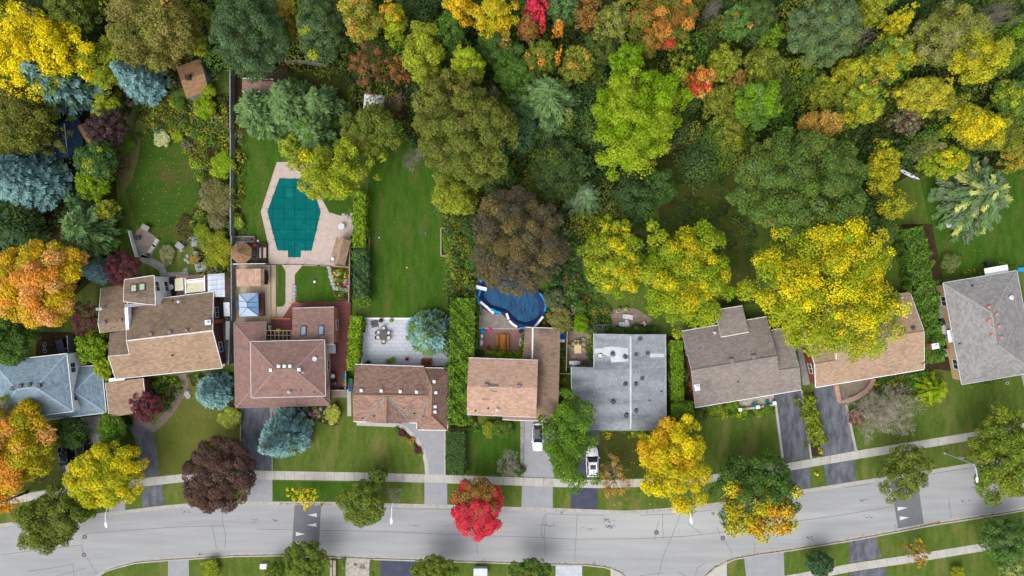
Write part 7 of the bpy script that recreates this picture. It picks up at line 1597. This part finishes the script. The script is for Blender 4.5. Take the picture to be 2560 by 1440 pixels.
# toys and small garden things
def toy(x, y, w, d, h, rz, mat, mat2, label, z0=G):
    p = P(x, y, z0 + h); root = thing('ride_on_toy', label, 'toy', (p.x, p.y, z0)); b = Vector((p.x, p.y, z0)); mt = Matrix.Rotation(rz, 3, 'Z'); MB().lathe(b + Vector((0, 0, .05)), [(w * .35, 0), (w * .5, h * .3), (w * .46, h * .7), (w * .25, h)], 10, 0, 1, d / w).build('body', mat, root); MB().box(b + mt @ Vector((0, d * .15, h * .9)), (w * .6, d * .3, h * .3), rz).build('seat', mat2, root)
    for sx in (-1, 1):
        for sy in (-1, 1): q_ = b + mt @ Vector((sx * w * .42, sy * d * .3, .08)); MB().tube([q_ - mt @ Vector((.04, 0, 0)), q_ + mt @ Vector((.04, 0, 0))], .08, 10).build('wheel', m_black, root)
toy(1206, 828, .95, .75, .3, .2, m_cyan, m_blue, 'blue plastic ride on toy at the ring patio corner'); toy(1224.5, 825.5, .5, .9, .3, -.6, m_pink, m_pink, 'pink plastic scooter beside the blue toy'); toy(1204.5, 840, .55, .7, .35, 0, m_white, m_blue, 'white and blue toy below the blue one'); toy(1203.5, 856, .6, 1.1, .45, .1, m_white, m_red, 'red and white toy car at the patio edge'); toy(1221, 869, .45, .7, .4, .3, m_red, m_red, 'all red toy near the picnic table')
def ball(x, y, r, mat, label, z0=G):
    p = P(x, y, z0 + r); root = thing('ball', label, 'ball', (p.x, p.y, z0)); MB().lathe((p.x, p.y, z0), [(r * math.sin(a) + .001, r - r * math.cos(a)) for a in [k * math.pi / 8 for k in range(9)]], 12).build('shell', mat, root, True); MB().lathe((p.x, p.y, z0 + r - .015), [(r * 1.005, 0), (r * 1.005, .03)], 12).build('seam', m_white, root)
ball(1361, 807.5, .26, m_terra, 'orange ball on the grass right of the blue pool'); ball(787, 704, .22, m_white, 'white ball on the clipped lawn by the flower bed'); ball(1017.5, 668.5, .13, m_yellow, 'small yellow ball on the long lawn'); ball(1064, 582.5, .13, m_cyan, 'small cyan ball high on the long lawn'); ball(948, 594, .12, m_white, 'tiny white ball left on the long lawn'); ball(645, 602, .2, m_white, 'white ball beside the gazebo steps')
bt = thing('tarp_shelter', 'bright blue tarpaulin shelter beside the tan wing', 'tarpaulin', P(1406, 838, 0)); q = P(1406.5, 835, 1.2); MB().box((q.x, q.y, .65), (.75, 1.7, 1.1)).build('cover', M('bright_blue_tarp', (14, 76, 176), (10, 62, 150), ns=2, fine=.1), bt); q = P(1405.5, 848, 1.0); MB().box((q.x, q.y, .6), (.7, .9, .9)).build('box', m_steel, bt)
# boat, lawn bits
bq = P(2272, 434, .35); boat = thing('canoe', 'white and blue canoe lying upturned on the grass', 'canoe', (bq.x, bq.y, G)); rz = -.47; mt = Matrix.Rotation(rz, 3, 'Z'); L_ = 3.9
def hull(sc, zo):
    vs = []
    n = 14
    for i in range(n + 1):
        t = i / n * 2 - 1; w = .3 * (1 - abs(t) ** 2.6) * sc + .005; hh = .32 * (1 - .25 * abs(t) ** 3)
        for k in range(7): a = math.pi * k / 6; vs.append(Vector((bq.x, bq.y, G + zo)) + mt @ Vector((t * L_ / 2, w * math.cos(a), hh * math.sin(a) * sc + .02)))
    return vs, [(i * 7 + k, i * 7 + k + 1, i * 7 + 8 + k, i * 7 + 7 + k) for i in range(n) for k in range(6)]
vs_, fs_ = hull(1, 0); MB().add(vs_, fs_).build('hull', m_white, boat, True); m = MB()
for s_ in (-1, 1): m.tube([Vector((bq.x, bq.y, G + .03)) + mt @ Vector((t * L_ / 2, s_ * (.31 * (1 - abs(t) ** 2.6) + .01), 0)) for t in [k / 7 - 1 for k in range(15)]], .035, 5)
m.build('gunwale', m_blue, boat)
boxy(2374, 562, .5, .7, .5, .4, m_white, 'white plastic seat under the feathery conifer', 'plastic_chair', 'chair'); pot(2400, 556, .2, .3, m_white, 'white bucket beside the plastic seat'); pot(2331, 655, .35, .35, m_darkwood, 'dark round planter on the hipped house lawn', 'olive1'); 
rg = P(2518, 958, .2); r_ = thing('stone_ring', 'small pale ring of stone on the lawn before the hipped house', 'ring', (rg.x, rg.y, G)); MB().lathe((rg.x, rg.y, G), [(.26, 0), (.26, .15), (.16, .16), (.15, .05)], 16).build('rim', m_conc, r_); MB().lathe((rg.x, rg.y, G), [(.15, 0), (.14, .06), (.01, .07)], 12).build('soil', m_bed, r_)
boxy(2352.5, 779, .85, 2.0, .55, .15, m_grey, 'grey garden chest between tall hedge and cream wall', 'garden_chest', 'chest'); boxy(2358, 825, .9, 1.3, .9, .2, m_vent_white, 'heap under a white cover beside the cream wall', 'covered_heap', 'cover'); boxy(2364, 882, .85, 1.15, .8, .12, m_canvas, 'beige box beside the cream wall', 'storage_box', 'box', m_slab); pot(2357, 806, .4, .9, m_blue, 'blue barrel beside the cream wall'); boxy(2552, 674, .9, .6, .4, .1, m_blue, 'blue paddling tub behind the hipped house', 'paddling_tub', 'tub', m_cyan); boxy(2361, 846, .6, .7, .5, .1, m_grey, 'grey crate below the white covered heap', 'plastic_crate', 'crate')
boxy(1938, 820.5, 1.0, .6, .9, .2, m_blue, 'dark blue box in the corner of the taupe house', 'storage_box', 'box', m_drive_dark); boxy(2001, 856, .5, 1.2, 1.2, .1, m_dgrey, 'dark gate panel between taupe and sandy houses', 'side_gate', 'gate')
for x, y, l in [(1895, 1018, 'white capped stone post in the middle of the porch wall'), (1937, 1008, 'white capped stone post beside the cracked driveway'), (1851, 1025, 'white capped stone post at the far end of the porch')]: boxy(x, y, .5, .5, .8, .15, m_rock, l, 'stone_post', 'post', m_white, G, 'capstone', 'shaft')
# dark patio of the blue roofed house
bk_ = thing('bicycle', 'bicycle lying on the dark patio behind the blue roof', 'bicycle', P(113, 869, 0)); q = P(113, 869, .1)
for dy in (-.5, .5):
    m = MB(); n = 18; m.tube([(q.x + .3 * math.cos(6.283 * k / n), q.y + dy + .3 * math.sin(6.283 * k / n), G + .09) for k in range(n + 1)], .03, 5); m.build('wheel', m_steel, bk_)
m = MB(); m.tube([(q.x, q.y - .5, G + .1), (q.x - .25, q.y - .1, G + .13), (q.x, q.y + .5, G + .1)], .025, 5); m.tube([(q.x, q.y - .5, G + .1), (q.x + .12, q.y + .1, G + .13), (q.x - .25, q.y + .12, G + .13)], .025, 5); m.build('frame', m_steel, bk_); MB().box((q.x - .28, q.y - .12, G + .15), (.12, .25, .05)).build('saddle', m_black, bk_)
boxy(150, 866, 1.1, 1.9, .8, .3, m_black, 'black tarpaulin covered heap on the dark patio', 'covered_heap', 'cover', m_drive_dark); pot(167, 878, .5, .6, m_steel, 'big pale tub beside the black heap'); boxy(128, 862, .8, .6, .6, .4, m_darkwood, 'dark bench box on the dark patio', 'bench_box', 'box')
# utility cabinets
boxy(658, 1417, 1.0, .7, .7, 0, m_white, 'white utility cabinet on the lower lawn', 'utility_cabinet', 'cabinet'); boxy(1201, 1431, 2.0, 1.1, 1.1, 0, M('pale_blue_metal', (170, 190, 206), (160, 182, 200), ns=2, fine=.04), 'pale blue transformer cabinet on the lower lawn', 'transformer_cabinet', 'cabinet', m_steel)
# rocks
rk = [None]; rng_r = random.Random(8)
def rock(x, y, r, label, group):
    if rk[0] is None:
        t = thing('garden_rock', 'x', 'rock', (0, 0, 0)); KIDS.setdefault(t.name, []); m = MB(); rr_ = random.Random(2); vs = []
        for i, (zz, k) in enumerate([(0, 1), (.35, .95), (.62, .6)]):
            for j in range(8): a = 6.283 * j / 8; q_ = k * rr_.uniform(.82, 1.1); vs.append((q_ * math.cos(a), q_ * math.sin(a), zz * rr_.uniform(.8, 1.1)))
        fs = [(i * 8 + j, i * 8 + (j + 1) % 8, i * 8 + 8 + (j + 1) % 8, i * 8 + 8 + j) for i in range(2) for j in range(8)] + [tuple(range(16, 24)), tuple(range(8))[::-1]]
        bpy.data.objects.remove(t); o = MB().add(vs, fs).build('garden_rock', m_rock); rk[0] = o; new = o
    else: new = rk[0].copy(); col.objects.link(new)
    p = P(x, y, 0); new.location = (p.x, p.y, G); new.scale = (r, r * rng_r.uniform(.7, 1.2), r * .8); new.rotation_euler = (0, 0, rng_r.uniform(0, 6)); tag(new, label, 'rock', group)
for x, y in [(823, 669), (825, 676), (827, 684), (829, 692), (831, 701), (833, 710), (836, 719), (843, 721), (851, 722), (859, 724), (867, 725), (873, 716), (845, 686), (866, 702)]: rock(x, y, .42, 'white edging rock along the flower bed by the fence', 'white rocks edging the flower bed')
for x, y in [(736, 716), (736.5, 724), (736, 733), (735.5, 742), (735, 750)]: rock(x, y, .45, 'white rock in the row between pink path and lawn', 'white rocks beside the pink path')
for x, y in [(748, 1022), (775, 1034), (790, 1028), (802, 1022), (812, 1030), (798, 1040), (757, 1030), (820, 1024)]: rock(x, y, .38, 'grey rock in the rock garden before the red brown house', 'rocks of the rock garden')
for x, y in [(460, 610), (458, 618), (462, 606), (456, 624), (470, 640), (472, 655), (466, 650)]: rock(x, y, .4, 'pale rock in the left garden near the tilted table', 'pale rocks in the left garden')
rock(471, 985, .75, 'single pale boulder on the dry front lawn', None)
for x, y in [(860, 538), (868, 541), (876, 545), (880, 536)]: rock(x, y, .36, 'pale rock at the pool terrace corner by the hedge', 'rocks at the pool terrace corner')
# signs, hydrant, lamps
def signpost(x, y, label, rz=.6, h=2.4):
    p = P(x, y, 0); root = thing('road_sign', label, 'road sign', (p.x, p.y, G)); MB().tube([(p.x, p.y, G), (p.x, p.y, G + h)], .04, 6).build('post', m_grey, root); m = MB(); mt = Matrix.Rotation(rz, 3, 'Z'); s_ = .42
    vs = [Vector((p.x, p.y, G + h)) + mt @ Vector(v) for v in [(0, -.06, -s_ * 1.3), (s_ * 1.1, -.06, 0), (0, -.06, s_ * 1.3), (-s_ * 1.1, -.06, 0), (0, -.03, -s_ * 1.3), (s_ * 1.1, -.03, 0), (0, -.03, s_ * 1.3), (-s_ * 1.1, -.03, 0)]]
    m.add(vs, [(0, 1, 2, 3), (7, 6, 5, 4), (0, 4, 5, 1), (1, 5, 6, 2), (2, 6, 7, 3), (3, 7, 4, 0)]); m.build('sign_panel', m_yellow, root)
signpost(2278, 1338, 'yellow diamond road sign on the lower verge', 2.0); signpost(815, 1250, 'yellow diamond road sign beside the first speed hump', -1.2)
hp = P(2042, 1185.5, .5); hy = thing('fire_hydrant', 'yellow fire hydrant on the verge between dark aprons', 'hydrant', (hp.x, hp.y, G)); MB().lathe((hp.x, hp.y, G), [(.2, 0), (.2, .06), (.13, .08), (.13, .6), (.18, .62), (.17, .72), (.06, .82), (.02, .84)], 12).build('body', m_yellow, hy)
for s_ in (-1, 1): MB().tube([(hp.x + s_ * .1, hp.y, G + .45), (hp.x + s_ * .24, hp.y, G + .45)], .07, 8).build('nozzle', m_yellow, hy)
def lamp(bx, by, head, label, box=False):
    b = P(bx, by, 0); hgt = 7.0; root = thing('street_lamp', label, 'street lamp', (b.x, b.y, G)); hd = P(head[0], head[1], 7.7); top = Vector((b.x, b.y, hgt)); hd = Vector((hd.x, hd.y, 7.7)); d = hd - top; d.z = 0
    MB().tube([(b.x, b.y, G), (b.x, b.y, hgt * .5), (b.x, b.y, hgt)], [.13, .1, .08], 10).build('pole', m_kerb, root)
    arm = MB(); arm.tube([top + Vector((0, 0, -.2)), top + d * .25 + Vector((0, 0, .42)), top + d * .55 + Vector((0, 0, .66)), top + d * .85 + Vector((0, 0, .7))], .065, 8); arm.build('arm', m_white, root)
    u = d.normalized(); rz = math.atan2(u.y, u.x); m = MB(); c = top + d * .98 + Vector((0, 0, .7)); vs = []; n = 8
    for i in range(n + 1):
        t = i / n; w = .21 * math.sin(math.pi * min(1, t * .85 + .12)) ** .8 + .03; L0 = -.45 + .95 * t
        for k in range(8): a = 6.283 * k / 8; vs.append(c + u * L0 + Vector((-u.y, u.x, 0)) * w * math.cos(a) + Vector((0, 0, w * .55 * math.sin(a))))
    m.add(vs, [(i * 8 + k, i * 8 + (k + 1) % 8, i * 8 + 8 + (k + 1) % 8, i * 8 + 8 + k) for i in range(n) for k in range(8)] + [tuple(range(8))[::-1], tuple(range(n * 8, n * 8 + 8))]); m.build('lamp_head', m_white, root, True)
    if box: MB().box((b.x, b.y + .25, 4.2), (.5, .3, .7)).build('transformer_box', m_grey, root)
    MB().lathe((b.x, b.y, G), [(.22, 0), (.22, .1), (.14, .14)], 10).build('base', m_kerb, root)
lamp(331, 1236, (265.5, 1312), 'street lamp beside the bright yellow lime tree'); lamp(1000, 1224, (978.7, 1303), 'street lamp beside the round olive roadside tree'); lamp(1692, 1228, (1728.5, 1303), 'street lamp beside the golden orange tree'); lamp(2361, 1132, (2443, 1199), 'street lamp with a grey box, near the large green tree', True)
# cars
def car(px, py, rz, L, W, Hh, paint, label, suv=False, roofm=None, glassroof=False):
    z0 = G + .01; p = P(px, py, 1.0); root = thing('parked_car', label, 'car', (p.x, p.y, z0)); b = Vector((p.x, p.y, z0)); mt = Matrix.Rotation(rz, 3, 'Z')
    def X(v): return b + mt @ Vector(v)
    # body: stations along the length (front at +x), half width, shoulder height
    st = [(-.5, .36, .5, .62), (-.485, .43, .35, .86), (-.44, .465, .26, .93), (-.32, .49, .22, .96), (0, .5, .22, .95), (.2, .5, .22, .93), (.33, .485, .24, .88), (.43, .45, .26, .8), (.48, .39, .34, .7), (.5, .3, .45, .6)]
    vs = []; m = MB(); sc = Hh / 1.5
    for x, w, zb, zt_ in st:
        w *= W; zt_ *= sc
        vs += [X((x * L, -w * .9, zb)), X((x * L, -w, zb + .15)), X((x * L, -w, zt_ - .12)), X((x * L, -w * .9, zt_)), X((x * L, 0, zt_ + .05)), X((x * L, w * .9, zt_)), X((x * L, w, zt_ - .12)), X((x * L, w, zb + .15)), X((x * L, w * .9, zb))]
    n = len(st); m.add(vs, [(i * 9 + k, i * 9 + k + 1, i * 9 + 10 + k, i * 9 + 9 + k) for i in range(n - 1) for k in range(8)] + [tuple(range(9))[::-1], tuple(range((n - 1) * 9, n * 9))]); body = m.build('body', paint, root, True)
    xr, xf = (-.46, .2) if suv else (-.45, .18); tr, tf = (-.38, .04) if suv else (-.34, .03); zs = .93 * sc; zr_ = Hh
    bw, tw = .45 * W, .37 * W
    q = lambda x, y, z: X((x * L, y, z))
    def glass(vs, name='window'): 
        c = sum(vs, Vector((0, 0, 0))) / len(vs); MB().add(vs, [tuple(range(len(vs)))]).build(name, m_carglass, root)
    glass([q(xf, -bw, zs), q(xf, bw, zs), q(tf, tw, zr_), q(tf, -tw, zr_)], 'windscreen'); glass([q(xr, bw, zs), q(xr, -bw, zs), q(tr, -tw, zr_), q(tr, tw, zr_)], 'rear_window')
    for s_ in (-1, 1): glass([q(xr, s_ * bw, zs), q(xf, s_ * bw, zs), q(tf, s_ * tw, zr_), q(tr, s_ * tw, zr_)][::s_], 'side_window')
    rfm = MB(); rfm.add([q(tr, -tw, zr_), q(tf, -tw, zr_), q(tf, tw, zr_), q(tr, tw, zr_), q(tr + .02, -tw * .8, zr_ + .05), q(tf - .02, -tw * .8, zr_ + .05), q(tf - .02, tw * .8, zr_ + .05), q(tr + .02, tw * .8, zr_ + .05)], [(4, 5, 6, 7), (0, 1, 5, 4), (1, 2, 6, 5), (2, 3, 7, 6), (3, 0, 4, 7)]); rfm.build('roof', m_carglass if glassroof else paint, root)
    for s_ in (-1, 1):
        pil = MB(); pil.tube([q(xf, s_ * bw, zs), q(tf, s_ * tw, zr_)], .045, 5); pil.tube([q(xr, s_ * bw, zs), q(tr, s_ * tw, zr_)], .06, 5); pil.tube([q((xf + xr) / 2, s_ * bw, zs), q((tf + tr) / 2, s_ * tw, zr_)], .04, 5); pil.build('pillar', paint, root)
    if suv:
        g = MB(); g.add([q(-.2, -.22 * W, zr_ + .055), q(-.05, -.22 * W, zr_ + .055), q(-.05, .22 * W, zr_ + .055), q(-.2, .22 * W, zr_ + .055)], [(0, 1, 2, 3)]); g.build('sunroof', m_carglass, root)
        for s_ in (-1, 1): MB().tube([q(tr + .02, s_ * tw * .9, zr_ + .09), q(tf - .03, s_ * tw * .9, zr_ + .09)], .025, 5).build('roof_rail', m_dgrey, root); MB().box(q(.36, s_ * .17 * W, .9 * sc), (.3, .12, .03), rz).build('bonnet_vent', m_black, root)
    for s_ in (-1, 1):
        MB().box(q(.15, s_ * (.5 * W + .1), .98 * sc), (.14, .2, .14), rz).build('mirror', paint, root); MB().box(q(.465, s_ * .33 * W, .68), (.16, .34, .12), rz + s_ * -.25).build('headlight', m_lens, root); MB().box(q(-.488, s_ * .36 * W, .8), (.08, .26, .18), rz).build('tail_light', m_lamp, root)
        for x in (-.31, .31):
            c = q(x, s_ * (.5 * W - .11), .33); ax = mt @ Vector((0, 1, 0)); 
            t = MB().tube([c - ax * .11, c + ax * .11], .33, 16).build('wheel', m_tyre, root); MB().tube([c + ax * s_ * .1, c + ax * s_ * .125], .21, 10).build('rim', m_steel, t)
    MB().box(q(.5, 0, .5), (.06, .5 * W, .14), rz).build('grille', m_black, root); MB().box(q(-.5, 0, .62), (.03, .5, .12), rz).build('number_plate', m_white, root)
car(1345, 1094, -math.pi / 2, 4.35, 1.75, 1.5, m_carwhite, 'white hatchback with black glass roof on the pale driveway', glassroof=True)
car(1481, 1155, math.pi / 2 + .03, 4.7, 1.95, 1.75, m_carwhite, 'white utility car facing the house on the dark driveway', suv=True)
car(164, 1151, -math.pi / 2 + .12, 4.5, 1.8, 1.5, m_carblack, 'black car under the trees, nose to the pavement', glassroof=True)
car(206, 1133, -math.pi / 2 + .1, 4.3, 1.8, 1.5, m_carblack, 'black car mostly under the yellow lime tree')
